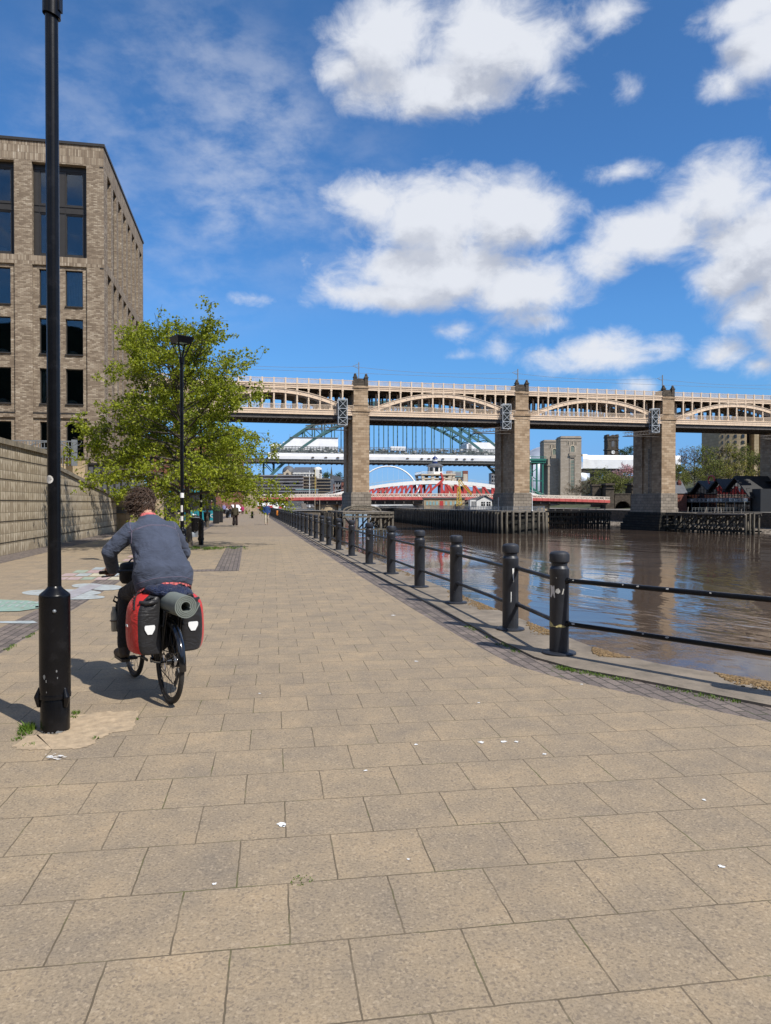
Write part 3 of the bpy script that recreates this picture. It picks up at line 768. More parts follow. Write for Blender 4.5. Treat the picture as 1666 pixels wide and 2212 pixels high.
def torus(m, c, axis, Rr, r, nR=48, nr=10, mt=0, a0=0.0, a1=2*PI, flat=1.0):
    closed = abs(a1-a0-2*PI) < 1e-6
    rings = []
    for i in range(nR if closed else nR+1):
        a = a0+(a1-a0)*i/nR
        ring = []
        for j in range(nr):
            b = 2*PI*j/nr; q = Rr+r*math.cos(b); h = r*math.sin(b)*flat
            if axis == 'x': ring.append((c[0]+h, c[1]+q*math.cos(a), c[2]+q*math.sin(a)))
            elif axis == 'z': ring.append((c[0]+q*math.cos(a), c[1]+q*math.sin(a), c[2]+h))
            else: ring.append((c[0]+q*math.cos(a), c[1]+h, c[2]+q*math.sin(a)))
        rings.append(ring)
    if closed: rings.append(rings[0])
    m.rings(rings, not closed, mt)

M['scuff'] = pbr('scuffed_grey_paint',(.16,.165,.17),.7)
def make_lamp():
    t = thing('lamp_post', 'black street lamp post', 'lamp post')
    m = MB(); m.lathe(0,0,[(.100,-.02),(.100,.225),(.096,.235),(.080,.236)],28); add(m,'lower_base',M['black'],t)
    m = MB()                                   # raise-and-lower hinge joint
    m.lathe(0,0,[(.085,.232),(.108,.240),(.109,.262),(.106,.275)],28)
    for a in (R(205), R(335), R(80)):
        c = (math.cos(a)*.108, math.sin(a)*.108)
        m.caps([(c[0],c[1],.19),(c[0]*1.08,c[1]*1.08,.25),(c[0]*.93,c[1]*.93,.31)],[.016,.024,.014],10)
    add(m,'hinge',M['black'],t,60)
    m = MB(); m.lathe(0,0,[(.105,.262),(.1065,.30),(.1065,.97),(.1065,.985),(.103,.992),(.06,1.03),(.052,1.04),(.047,1.05)],32)
    m.tube((-.1,-.04,.905),(-.118,-.047,.905),.006,None,8)
    add(m,'base_sleeve',M['black'],t,30)
    m = MB(); m.lathe(.045,-.0957,[(.012,.0),(.016,.002),(.014,.006),(.004,.008)],14)
    mm = MB(); mm.caps([(.045,-.098,.88)],.0135,12); add(mm,'lock',M['railsteel'],t,60)
    m = MB(); m.lathe(0,0,[(.047,1.04),(.0455,1.3),(.0445,5.2)],24); add(m,'pole',M['black'],t)
    m = MB()
    n = 26; ringb = [(.062*math.cos(2*PI*k/n), .062*math.sin(2*PI*k/n), 5.17-.018*math.cos(2*PI*k/n)) for k in range(n)]
    ringt = [(.062*math.cos(2*PI*k/n), .062*math.sin(2*PI*k/n), 5.30) for k in range(n)]
    ri = [(.0448*math.cos(2*PI*k/n), .0448*math.sin(2*PI*k/n), 5.19-.018*math.cos(2*PI*k/n)) for k in range(n)]
    m.rings([ri, ringb, ringt], True); m.cbox((.064,.0,5.25),.012,.05,.1)
    add(m,'collar',M['black'],t)
    ang = R(28); m = MB(); ca, sa = math.cos(ang), math.sin(ang)
    def rot(x,y,z): return (x*ca-y*sa, x*sa+y*ca, z)
    for sx, sy in ((1,1),(1,-1),(-1,1),(-1,-1)):
        m.bar(rot(sx*.035,sy*.035,5.28), rot(sx*.175,sy*.175,5.68), .035, .022)
    m.rings([[rot(sx*.045,sy*.045,z) for sx,sy in ((1,1),(-1,1),(-1,-1),(1,-1))] for z in (5.27,5.32)])
    add(m,'lantern_arms',M['black'],t,30)
    m = MB()
    def sq(h,z): return [rot(sx*h,sy*h,z) for sx,sy in ((1,1),(-1,1),(-1,-1),(1,-1))]
    m.rings([sq(.145,5.70),sq(.172,5.655),sq(.178,5.66),sq(.225,5.81),sq(.222,5.826),sq(.05,5.85)],True)
    hd = add(m,'lantern_head',M['black'],t,20)
    m = MB(); m.rings([sq(.142,5.698),sq(.10,5.672)],True); add(m,'lamp_glass',M['tealglass'],hd,20)
    return t
lamp = make_lamp()
L1 = gp(117,1578)
lamp.location = (L1[0],L1[1],0); lamp.rotation_euler[2] = R(-12)
lamp['label'] = 'tall black lamp post with hinged base and round white sticker, nearest of all'; lamp['group'] = 'lamp posts along the promenade'
m = MB(); n = 20                              # round sticker, wrapped on the pole
def onpole(a, z, r): return (r*math.sin(a), -r*math.cos(a), z)
ctr = (R(-17), 1.65+(1088-1036)*5.3/FOC)
for ri, mt in ((.030,0),):
    pts = [onpole(ctr[0]+.0300/.046*math.cos(2*PI*i/n), ctr[1]+.030*math.sin(2*PI*i/n), .0472) for i in range(n)]
    cpt = onpole(ctr[0], ctr[1], .0478)
    m.add(pts+[cpt], [(i,(i+1)%n,n) for i in range(n)], 0)
for row in range(4):
    for q in range(3):
        a = ctr[0]+(-.011+q*.009)/.046; z = ctr[1]+.013-row*.008
        m.add([onpole(a,z,.0482),onpole(a+.14,z,.0482),onpole(a+.14,z+.0035,.0482),onpole(a,z+.0035,.0482)],[(0,1,2,3)],1)
add(m,'sticker',[M['sticker'],M['stickergrey']],lamp,30,fix=False)
rnd = random.Random(8)              # paint scuffs on the lower base and pole
m = MB()
for a, z, s in ((-.25,.41,.012),(-.12,.38,.007),(.55,.45,.006),(.6,.40,.005),(-.1,.30,.004)):
    pts = [onpole(a+s*rnd.uniform(.5,1.2)/.107*math.cos(2*PI*i/8), z+2.0*s*rnd.uniform(.5,1)*math.sin(2*PI*i/8), .1078) for i in range(8)]; m = MB(); m.poly(pts); add(m,'paint_scuff',M['scuff'],lamp,0,fix=False)
m = MB()
for i in range(16):
    a = rnd.uniform(-.9,1.1); z = rnd.uniform(.003,.012); s = rnd.uniform(.006,.014)
    m.poly([onpole(a+s/.1*math.cos(2*PI*i/7), z+.6*s*math.sin(2*PI*i/7), .1012) for i in range(7)])
add(m,'paint_splash',M['scuff'],lamp,0,fix=False)
l2 = (-1.66,18.93,0); l3 = (-1.9,30.0,0)
lampB = None
lamp2 = lamp.copy(); COL.objects.link(lamp2); lamp2.location = l2; lamp2.rotation_euler[2] = R(4)
lamp3 = lamp.copy(); COL.objects.link(lamp3); lamp3.location = l3; lamp3.rotation_euler[2] = R(-5)
for L, lab in ((lamp2,'black lamp post with V-armed lantern rising in front of the lime tree'),(lamp3,'black lamp post beyond the tree trunk, its lantern lost in the leaves')):
    L['label'] = lab
    for ch in lamp.children:
        if ch.name.split('.')[0] in ('sticker','paint_scuff','paint_splash'): continue
        c = ch.copy(); COL.objects.link(c); c.parent = L
        for g in ch.children:
            d_ = g.copy(); COL.objects.link(d_); d_.parent = c
def pole_band(L, z0, z1, mt, name, a0=-1.2, a1=1.2, r=.0475):
    m = MB(); k = 10; A = [onpole(a0+(a1-a0)*i/k, z0, r) for i in range(k+1)]; B = [onpole(a0+(a1-a0)*i/k, z1, r) for i in range(k+1)]
    m.strip(A,B); return add(m,name,mt,L,30,fix=False)
pole_band(lamp2,1.80,1.92,M['white'],'sticker',-1.4,1.4); pole_band(lamp2,1.44,1.61,M['sticker'],'sticker',-.8,.4); pole_band(lamp2,1.22,1.34,M['sticker'],'sticker',-1.2,.6)
pole_band(lamp3,1.72,1.80,M['sticker'],'sticker',-.6,1.3)

# ---------------------------------------------------------------- quay bollards and rails
BP = [(6.6,3.15),(4.73,5.05),(3.31,7.42),(3.32,8.95),(3.33,11.5),(3.27,13.85),(3.24,16.6),(3.19,19.45),(3.15,22.6),(3.10,25.6),(3.06,28.45)]
while BP[-1][1] < 166: BP.append((3.06-.0035*(BP[-1][1]-28), BP[-1][1]+2.78))
proto = thing('quay_bollard','black iron bollard','bollard')
m = MB(); m.lathe(0,0,[(.182,0),(.182,.016),(.172,.024),(.115,.030)],28); base_o = add(m,'base_plate',M['charcoal'],proto)
m = MB(); m.lathe(0,0,[(.104,.024),(.1035,.04),(.1025,.86),(.1035,.862),(.1035,.925),(.098,.932),(.084,.955)],28); add(m,'shaft',M['charcoal'],proto,30)
m = MB(); m.lathe(0,0,[(.084,.95),(.086,.985),(.106,1.0),(.1085,1.012),(.1085,1.06),(.104,1.085),(.088,1.103),(.06,1.112),(.0,1.115)],28); add(m,'cap',M['charcoal'],proto,30)
for k, (x, y) in enumerate(BP):
    b = proto if k == 0 else dup(proto,(x,y,.022))
    b.location = (x,y,.022); b.rotation_euler[2] = random.Random(k).uniform(-.05,.05)
    b['group'] = 'bollards along the quay'
    if k == 0: b['label'] = 'quay bollard standing two places beyond the right edge of the picture'
    elif k == 1: b['label'] = 'quay bollard holding the far ends of the two rails leaving the picture'
    elif k == 2: b['label'] = 'black corner bollard with peeling white stickers and yellowed tape, nearest of the row'
    else: b['label'] = '%s black bollard along the quay, counted from the taped corner one' % ordinal(k-1)
    b['category'] = 'bollard'
protos = None
rail_objs = []
for k in range(len(BP)-1):
    (x0,y0),(x1,y1) = BP[k],BP[k+1]
    rail_objs.append((k,(x0,y0),(x1,y1)))
bolls = [o for o in COL.objects if o.name.startswith('quay_bollard')]
for k,(x0,y0),(x1,y1) in rail_objs:
    dx, dy = x1-x0, y1-y0; b = bolls[k]; rz = b.rotation_euler[2]
    c_, s_ = math.cos(-rz), math.sin(-rz); lx, ly = dx*c_-dy*s_, dx*s_+dy*c_
    for z in (.80,.335):
        m = MB(); q = .098/math.hypot(lx,ly)
        m.tube((lx*q*.9,ly*q*.9,z),(lx*(1-q*.9),ly*(1-q*.9),z),.0255,None,10)
        e1 = Vector((lx*q,ly*q,z)); m.tube(e1*1.0, Vector((lx*(q+.012),ly*(q+.012),z)), .036,.030,10)
        e2 = Vector((lx*(1-q),ly*(1-q),z)); m.tube(Vector((lx*(1-q-.012),ly*(1-q-.012),z)), e2, .030,.036,10)
        add(m,'rail',M['charcoal'] if k > 1 else M['black'],b)
# worn stickers, tape and chips on the corner bollard and its rails
b = bolls[2]; b.rotation_euler[2] = 0
to_cam = math.atan2(-BP[2][0], BP[2][1])      # angle turning -y to the viewpoint
def onb(a, z, r=.1045): a = a - math.atan2(BP[2][0], BP[2][1]); return (r*math.sin(a), -r*math.cos(a), z)
def bpatch(pts, mt, name, r=.1048):
    m = MB(); c = (sum(p[0] for p in pts)/len(pts), sum(p[1] for p in pts)/len(pts)); n = len(pts)
    m.add([onb(a,z,r) for a,z in pts]+[onb(c[0],c[1],r+.0006)], [(i,(i+1)%n,n) for i in range(n)]); return add(m,name,mt,b,30,fix=False)
bpatch([(-1.45,.745),(-1.0,.745),(-.52,.745),(-.48,.68),(-.44,.615),(-1.0,.617),(-1.45,.62)],M['sticker'],'sticker')
rnd = random.Random(4)
bpatch([(-.15+.30*math.cos(2*PI*i/14)*rnd.uniform(.7,1.1), .69+.028*math.sin(2*PI*i/14)*rnd.uniform(.7,1.2)) for i in range(14)],M['chipped'],'torn_sticker')
bpatch([(.42,.715),(.52,.712),(.40,.655),(.25,.653)],M['chipped'],'torn_sticker')
m = MB(); k = 16; A = [onb(-1.5+3*i/k,.325+.012*math.sin(i*.9)+(.018 if i<5 else 0)-.003*i/4,.1052) for i in range(k+1)]; B_ = [onb(-1.5+3*i/k,.300+.003*math.sin(i*1.7)-.0*i,.1052) for i in range(k+1)]
m.strip(A,B_); m.ell(onb(-.25,.303,.108),.010,.008,.009,8,5); add(m,'tape',M['tape'],b,30,fix=False)
for a,z in ((-.3,.83),(-1.2,.92)):
    bpatch([(a+.05*math.cos(2*PI*i/8), z+.006*math.sin(2*PI*i/8)) for i in range(8)],M['chipped'],'paint_chip')
bpatch([(-1.3+.14*math.cos(2*PI*i/9)*rnd.uniform(.6,1.2), 1.04+.025*math.sin(2*PI*i/9)*rnd.uniform(.6,1.2)) for i in range(9)],M['chipped'],'paint_chip',.1098)
rails_near = [c for c in bolls[1].children if c.name.startswith('rail')]
for rl in rails_near:                          # chips of bare metal along the near rails
    z = .80 if rl.data.vertices[0].co.z > .5 else .335
    m = MB(); dx, dy = BP[2][0]-BP[1][0], BP[2][1]-BP[1][1]; L_ = math.hypot(dx,dy); ux, uy = dx/L_, dy/L_
    nx, ny = -uy, ux
    if nx*(-BP[1][0])+ny*(-BP[1][1]) < 0: nx, ny = -nx, -ny
    for t in ([.55,.66,.72,.93,.40] if z > .5 else [.965,.93,.64,.55,.2]):
        s = rnd.uniform(.007,.016)
        pts = []
        for i in range(8):
            aa = 2*PI*i/8; du = t*L_+s*1.5*math.cos(aa)*rnd.uniform(.6,1.1); th = .5+ .45*math.sin(aa)*rnd.uniform(.5,1)
            pts.append((ux*du+nx*.0262*math.cos(th), uy*du+ny*.0262*math.cos(th), z+.0262*math.sin(th)))
        m.poly(pts)
    c_ = bolls[1].rotation_euler[2]
    m.v = [(x*math.cos(-c_)-y*math.sin(-c_), x*math.sin(-c_)+y*math.cos(-c_), zz) for x,y,zz in m.v]
    add(m,'paint_chip',M['chipped'],rl,0,fix=False)
m = MB(); m.add([(-.012,-.1055,.80),(.012,-.1055,.80),(.008,-.1055,.62),(-.006,-.1055,.70)],[(0,1,2,3)]); m.add([(-.03,-.102,.5),(-.02,-.1035,.5),(-.022,-.1035,.38),(-.03,-.102,.36)],[(0,1,2,3)])
add(m,'bird_dropping',M['white'],bolls[3],0,fix=False)
o = bpatch([(0,0),(0,0),(0,0)],M['sticker'],'x'); bpy.data.objects.remove(o)
m = MB(); m.add([(-.07,-.079,.66),(-.02,-.1035,.66),(-.02,-.1035,.73),(-.07,-.079,.73)],[(0,1,2,3)]); add(m,'sticker',M['sticker'],bolls[7],0,fix=False)

# ---------------------------------------------------------------- retaining wall, terrace
wl = thing('retaining_wall','long stone-tiled retaining wall with dark grooves and tear-shaped stains','wall',(-7.7,24,0),world=True)
m = MB()
top1 = [(4,3.62),(30.4,3.62)]; top2 = [(30.5,3.22),(45.2,2.02)]
m.prism_yz([(4,-.1),(30.4,-.1),(30.4,3.55),(4,3.55)],-8.35,-7.7,0)
m.prism_yz([(30.4,-.1),(45.2,-.1),(45.2,1.95),(30.4,3.15)],-8.35,-7.72,0)
add(m,'wall_face',M['tilewall'],wl,0)
m = MB(); m.prism_yz([(4,3.55),(30.5,3.55),(30.5,3.72),(4,3.72)],-8.45,-7.62)
m.prism_yz([(30.5,3.14),(45.3,1.94),(45.3,2.10),(30.5,3.30)],-8.45,-7.64)
for i in range(24):
    y = 4+i*1.1
    if y < 30: m.box(-7.66,-7.60,y,y+.012,3.55,3.722)
add(m,'coping',M['copingwall'],wl,0)
wl2 = MB(); wl2.box(-8.6,-5.2,46.2,46.8,-.1,2.45); o = add(wl2,'return_wall',M['tanstone'],loc=(-7,46.5,0)); tag(o,'low tan block wall closing the end of the tiled wall','wall')
m = MB(); m.bar((-8.0,46.08,1.22),(-7.25,46.08,1.22),.12,.06); m.bar((-8.0,46.15,1.12),(-7.4,46.15,1.12),.05,.10); m.bar((-7.3,46.15,1.2),(-7.42,46.15,1.06),.04,.05)
o = add(m,'wall_spout',M['railsteel'],loc=(-7.6,46.1,1.15)); tag(o,'small grey metal ledge fixed to the tan end wall','wall ledge')
m = MB(); m.box(-40,-8.36,4,45.9,2.4,2.9); struct(m,'terrace',M['tanstone'])
m = MB(); m.box(-30,-8.45,40.4,41.0,2.9,4.0,0); m.box(-30.05,-8.40,40.33,41.07,4.0,4.12,1)
t = thing('terrace_wall','tan ashlar wall carrying the terrace in front of the brick hotel','wall',(-15,40.7,2.9),world=True)
add(m,'wall_face',[M['tanstone'],M['copingwall']],t,0)
rl = thing('terrace_railing','grey steel railing with looping arcs above the stone wall','railing',(-15,39.6,3.7),world=True)
m = MB(); y = 39.9; x1_, x0_ = -9.0, -26.0
for z in (4.05,4.50,4.86): m.bar((x0_,y,z),(x1_,y,z),.05,.05)
i = 0; x = x1_
while x > x0_:
    m.bar((x,y,3.6),(x,y,4.86),.03,.03); x -= .145
for i in range(8):
    xx = x1_-1.1-i*2.2; pts = [(xx+1.0*math.cos(a),y-.03,4.46+.34*math.sin(a)) for a in [PI*j/12 for j in range(13)]]; m.path(pts,.02,6)
    pts = [(xx+1.1+.5*math.cos(a),y-.03,4.86-.28*math.sin(a)) for a in [PI*j/10 for j in range(11)]]; m.path(pts,.018,6)
add(m,'rails',M['railsteel'],rl,30)
m = MB(); m.box(-9.0,-8.72,39.85,39.95,3.6,4.95); m.box(-9.6,-9.52,39.8,39.9,3.6,4.9); add(m,'end_post',M['railsteel'],rl)
m = MB(); m.box(-8.9,-6.4,43.4,45.6,2.0,3.85,0); 
for i in range(7): m.box(-8.95+i*.36,-8.88+i*.36,43.32,43.40,2.0,3.85,1)
m.box(-9.0,-6.3,43.3,45.7,3.85,3.95,1)
t = add(m,'plant_screen',[M['roofgrey'],M['darkmetal']],loc=(-7.6,44.5,2.0)); tag(t,'dark louvred enclosure at the foot of the hotel behind the leaves','enclosure')

# ---------------------------------------------------------------- brick hotel
HB = thing('brick_hotel','six-storey buff brick hotel with dark bronze window bays','building',(-8.5,46,2.9),world=True)
HX0, HX1, HY0, HY1, HZ0, HZ1 = -36.0, -8.5, 46.0, 62.4, 2.9, 22.9
def facade(m, ax, plane, sgn, u0, u1, z0, z1, ops, depth, mt=0, mtr=0):
    us = sorted(set([u0,u1]+[a for o in ops for a in o[:2]])); zs = sorted(set([z0,z1]+[a for o in ops for a in o[2:]]))
    def P(u,z,d=0): return (u, plane-sgn*d, z) if ax == 'x' else (plane-sgn*d, u, z)
    for i in range(len(us)-1):
        for j in range(len(zs)-1):
            uc, zc = (us[i]+us[i+1])/2, (zs[j]+zs[j+1])/2
            if any(o[0] < uc < o[1] and o[2] < zc < o[3] for o in ops): continue
            m.quad(P(us[i],zs[j]),P(us[i+1],zs[j]),P(us[i+1],zs[j+1]),P(us[i],zs[j+1]),mt)
    for a,b,c,d in ops:
        for q in ((a,c,b,c),(b,c,b,d),(b,d,a,d),(a,d,a,c)):
            m.quad(P(q[0],q[1]),P(q[2],q[3]),P(q[2],q[3],depth),P(q[0],q[1],depth),mtr)
m = MB()
bays = [HX1-.97-4.0*i for i in range(7)]
topz, midz, lowz = (16.25,21.72), (6.98,15.72), (3.9,6.72)
ops = []
for xr in bays:
    for z in (topz,midz,lowz):
        if xr-3.03 > HX0: ops.append((xr-3.03,xr,z[0],z[1]))
facade(m,'x',HY0,-1,HX0,HX1,HZ0,15.74,[o for o in ops if o[3]<15.73],.11)
facade(m,'x',HY0,-1,HX0,HX1,16.24,21.78,[o for o in ops if o[2]>16.2],.34)
for z0_,z1_ in ((15.74,16.24),(21.78,22.9)):
    m.quad((HX0,HY0-.003,z0_),(HX1,HY0-.003,z0_),(HX1,HY0-.003,z1_),(HX0,HY0-.003,z1_),1)
    m.quad((HX1+.003,HY0,z0_),(HX1+.003,HY1,z0_),(HX1+.003,HY1,z1_),(HX1+.003,HY0,z1_),1)
    m.quad((HX0,HY0-.003,z0_),(HX1+.003,HY0-.003,z0_),(HX1+.003,HY0,z0_),(HX0,HY0,z0_),1)
    m.quad((HX1,HY0-.003,z1_),(HX1+.003,HY0-.003,z1_),(HX1+.003,HY0,z1_),(HX1,HY0,z1_),1)
wins = []
for xr in bays:
    if xr-3.03 <= HX0: continue
    o2 = []
    for a,b in ((xr-1.23,xr-.25),(xr-2.68,xr-1.72)):
        for z0_,z1_ in ((13.35,15.5),(10.5,12.62),(7.55,9.66)):
            o2.append((a,b,z0_,z1_)); wins.append((a,b,z0_,z1_,'mid'))
        wins.append((a,b,4.35,6.5,'low')); wins.append((a,b,19.4,21.35,'top')); wins.append((a,b,16.45,18.85,'top'))
    facade(m,'x',HY0+.11,-1,xr-3.03,xr,midz[0],midz[1],o2,.20)
    m.box(xr-3.03,xr,HY0-.02,HY0+.09,midz[0]-.02,midz[0]+.06,2)
    facade(m,'x',HY0+.11,-1,xr-3.03,xr,lowz[0],lowz[1],[(a,b,4.35,6.5) for a,b in ((xr-1.23,xr-.25),(xr-2.68,xr-1.72))],.20)
# side facing the river: deep slots between brick fins
slots = [(HY0+1.15+i*1.9, HY0+2.35+i*1.9) for i in range(8)]
sops = [(a,b,z[0],z[1]) for a,b in slots for z in (topz,midz,lowz)]
facade(m,'y',HX1,1,HY0,HY1,HZ0,15.74,[o for o in sops if o[3]<15.73],.42)
facade(m,'y',HX1,1,HY0,HY1,16.24,21.78,[o for o in sops if o[2]>16.2],.42)
m.quad((HX0,HY1,HZ0),(HX1,HY1,HZ0),(HX1,HY1,HZ1),(HX0,HY1,HZ1)); m.quad((HX0,HY0,HZ0),(HX0,HY1,HZ0),(HX0,HY1,HZ1),(HX0,HY0,HZ1))
for z in (15.66,6.9,21.66): m.box(HX1-.22,HX1-.02,HY0-.025,HY0+.01,z,z+.06,2)
add(m,'wall',[M['brick'],M['soldier'],M['darkmetal']],HB,0,fix=False)
m = MB(); m.box(HX0-.05,HX1+.07,HY0-.07,HY1+.07,22.9,23.06); m.box(HX0,HX1,HY0,HY1,22.6,22.89); add(m,'roof',M['darkmetal'],HB,0)
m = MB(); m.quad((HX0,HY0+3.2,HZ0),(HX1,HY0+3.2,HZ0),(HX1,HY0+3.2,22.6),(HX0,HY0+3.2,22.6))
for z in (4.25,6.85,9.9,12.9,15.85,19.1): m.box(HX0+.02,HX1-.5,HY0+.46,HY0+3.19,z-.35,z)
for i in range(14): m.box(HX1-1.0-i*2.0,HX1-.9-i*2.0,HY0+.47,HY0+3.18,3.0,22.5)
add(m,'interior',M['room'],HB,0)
def curtain(x0, x1, z0, z1, nm='curtain'):
    m = MB(); k = 40; A = [(x0+(x1-x0)*i/k,HY0+.50+.035*math.sin(i*1.15)+.015*math.sin(i*.47),z0) for i in range(k+1)]; m.strip(A,[(x,y,z1) for x,y,z in A]); add(m,nm,M['bedding'],HB,60,fix=False)
b0 = bays[0]
curtain(b0-1.25,b0-.25,13.3,15.55); curtain(b0-2.7,b0-2.3,13.3,15.55); curtain(b0-2.68,b0-2.35,16.45,18.9); curtain(b0-2.66,b0-2.4,19.4,21.3); curtain(b0-2.68,b0-2.4,7.5,9.6)
m = MB()
for x, z in ((b0-1.1,10.45),(b0-2.6,10.45),(b0-1.15,7.5),(b0-2.6,7.5),(b0-1.1,4.35),(bays[1]-1.0,10.45),(bays[1]-1.0,7.5),(b0-1.1,16.45),(bays[1]-1.0,16.45)):
    m = MB(); m.ell((x+.05,HY0+.85,z+.12),.42,.28,.30,14,8); add(m,'bed_pillow',M['bedding'],HB,60)
# bronze infill of the two top storeys
for xr in bays[:4]:
    m = MB(); y = HY0+.34
    A, B_, C_, D_ = xr-2.68, xr-1.72, xr-1.23, xr-.25
    facade(m,'x',y,-1,xr-3.03,xr,16.25,21.72,[(a,b,z0_,z1_) for a,b in ((A,B_),(C_,D_)) for z0_,z1_ in ((19.4,21.35),(16.45,18.85))],.09)
    for x_ in (xr-3.03+.02,A-.03,B_+.02,C_-.03,D_+.02): m.box(x_,x_+.035,y-.03,y+.005,16.25,21.5)
    for z_ in (18.92,19.30,21.42,16.30): m.box(xr-3.0,xr-.02,y-.04,y+.004,z_,z_+.035)
    add(m,'window_bay',M['darkmetal'],HB,0,fix=False)
wrng = random.Random(3)
for a,b,z0_,z1_,kd in wins:
    if a < -22: continue
    dep = {'mid':.31,'low':.31,'top':.43}[kd]; y = HY0+dep-.03
    m = MB(); f_ = .05
    for q in ((a,a+f_,z0_,z1_),(b-f_,b,z0_,z1_),(a+f_,b-f_,z0_,z0_+f_*1.3),(a+f_,b-f_,z1_-f_,z1_)): m.box(q[0],q[1],y-.03,y+.04,q[2],q[3])
    if kd != 'top': m.box(a-.02,b+.02,HY0+.03,y+.03,z0_-.05,z0_+.02)
    w_ = add(m,'window',M['darkmetal'],HB,0)
    m = MB(); m.box(a+f_,b-f_,y+.004,y+.02,z0_+f_,z1_-f_); add(m,'pane',M['roomglass'],w_,0)
for a,b in slots:
    for z in (topz,midz,lowz):
        m = MB(); x_ = HX1-.42; m.box(x_-.03,x_+.02,a,b,z[0],z[1],0)
        for zz in (z[0]+.02,(z[0]+z[1])/2,z[1]-.08): m.box(x_+.02,x_+.05,a,b,zz,zz+.06,1)
        w_ = add(m,'side_window',[M['glass'],M['darkmetal']],HB,0)
# ---------------------------------------------------------------- touring bicycle, its load and its rider
BL = gp(365,1520); BL = (BL[0],BL[1],0.0); BRZ = R(22.9)
def mat_fab(name, col, rough=.85, var=.15, scale=5, wr=.5, wsc=9, fine=220):
    k = newmat(name); co = k.coords()
    n = k.noise(co, scale, 5, .6); w1 = k.noise(k.mapping(co, scale=(1,1,.55)), wsc, 4, .55, 1.2); f = k.noise(co, fine, 2, .5)
    c = k.ramp(n, [(.3,[x*(1-var) for x in col]),(.7,[x*(1+var) for x in col])])
    w2 = k.noise(k.mapping(co, scale=(1,1,1.6), rot=(.4,.5,.3)), wsc*.55, 3, .5, 2.2)
    h = k.math('ADD', k.math('ADD', k.math('MULTIPLY', w1, .7), k.math('MULTIPLY', k.math('ABSOLUTE', k.math('SUBTRACT', w2, .5)), 2.2)), k.math('MULTIPLY', f, .05))
    k.set(k.b, Base_Color=c, Roughness=rough, Normal=k.bump(h, wr, .03)); k.b.inputs['Specular IOR Level'].default_value = .25
    try: k.b.inputs['Sheen Weight'].default_value = .08
    except Exception: pass
    return k.m
M['jacket'] = mat_fab('slate_blue_denim',(.050,.061,.093),.9,.2,7,.5,6)
M['stitch'] = pbr('jacket_stitching',(.15,.12,.17),.8)
M['shirt'] = mat_fab('red_check_shirt',(.48,.115,.115),.85,.35,45,.3)
M['trousers'] = mat_fab('dark_grey_trousers',(.020,.019,.020),.9,.2,6,.5,9)
M['shoe'] = pbr('brown_boot_leather',(.030,.021,.014),.6,var=.4,scale=14,bump=.3,bscale=40)
M['hair'] = pbr('dark_brown_hair',(.062,.036,.022),.42,var=.6,scale=40,spec=.45)
M['rubber'] = pbr('tyre_rubber',(.022,.021,.020),.75,var=.25,scale=30,bump=.4,bscale=90)
M['gblack'] = pbr('glossy_black_metal',(.006,.006,.007),.13,coat=.6)
M['mblack'] = pbr('matt_black_metal',(.012,.012,.013),.45)
M['chrome'] = pbr('bare_metal',(.45,.45,.46),.25,metal=.9)
M['redtarp'] = mat_fab('red_coated_fabric',(.52,.022,.020),.42,.1,4,.3,6,60)
M['blacktarp'] = mat_fab('black_coated_fabric',(.018,.018,.020),.42,.15,5,.35,6,60)
M['reflector'] = pbr('white_reflective_patch',(.70,.72,.74),.4,var=.04)
M['foam'] = pbr('grey_green_foam',(.145,.165,.15),.85,var=.1,scale=10,bump=.15,bscale=90)
M['navy'] = mat_fab('navy_quilted_nylon',(.012,.020,.055),.4,.2,7,.9,16,60)
M['mitt'] = pbr('brown_grip',(.06,.03,.022),.7)
M['bottle'] = pbr('cream_bottle',(.36,.34,.28),.4,var=.25,scale=16)
def loc_(o): o.location = BL; o.rotation_euler = (0,0,BRZ); return o
bike = thing('bicycle','black touring bicycle loaded with red and black bags','bicycle',BL,rz=BRZ)
WR = .345; WB = 1.12
def wheel(y, front):
    c = (0,y,WR)
    m = MB(); torus(m,c,'x',WR-.042,.012,56,8,flat=.9); torus(m,c,'x',WR-.048,.009,56,6)
    w_ = add(m,'wheel',M['mblack'],bike,60)
    m = MB(); torus(m,c,'x',WR-.021,.021,64,12); add(m,'tyre',M['rubber'],w_,60)
    m = MB(); n = 28
    for i in range(n):
        a = 2*PI*i/n; s = 1 if i%2 else -1; o_ = .35*(1 if (i//2)%2 else -1)
        m.tube((s*.026,y+.024*math.cos(a+o_*3),WR+.024*math.sin(a+o_*3)),(s*.004,y+(WR-.05)*math.cos(a),WR+(WR-.05)*math.sin(a)),.0014,None,4)
    add(m,'spokes',M['mblack'],w_,60)
    m = MB(); m.path([(-.055,y,WR),(-.03,y,WR),(-.028,y,WR),(.028,y,WR),(.03,y,WR),(.055,y,WR)],[.009,.009,.028,.028,.009,.009],14); add(m,'hub',M['gblack'],w_,30)
    m = MB(); torus(m,(-.045,y,WR),'x',.068,.009,40,6,flat=.12)
    for i in range(6):
        a = 2*PI*i/6; m.bar((-.045,y,WR),(-.045,y+.064*math.cos(a),WR+.064*math.sin(a)),.004,.008)
    add(m,'brake_disc',M['chrome'],w_,60)
    return w_
wheel(0,False); wheel(WB,True)
m = MB()
bb, rt, st, ht, hb = (0,.43,.285), (0,0,WR), (0,.265,.80), (0,.885,.87), (0,.935,.70)
m.tube(bb,st,.017,None,12); m.tube((0,.285,.755),(0,.895,.83),.017,None,12); m.tube(bb,hb,.020,None,12); m.tube(ht,hb,.023,None,12)
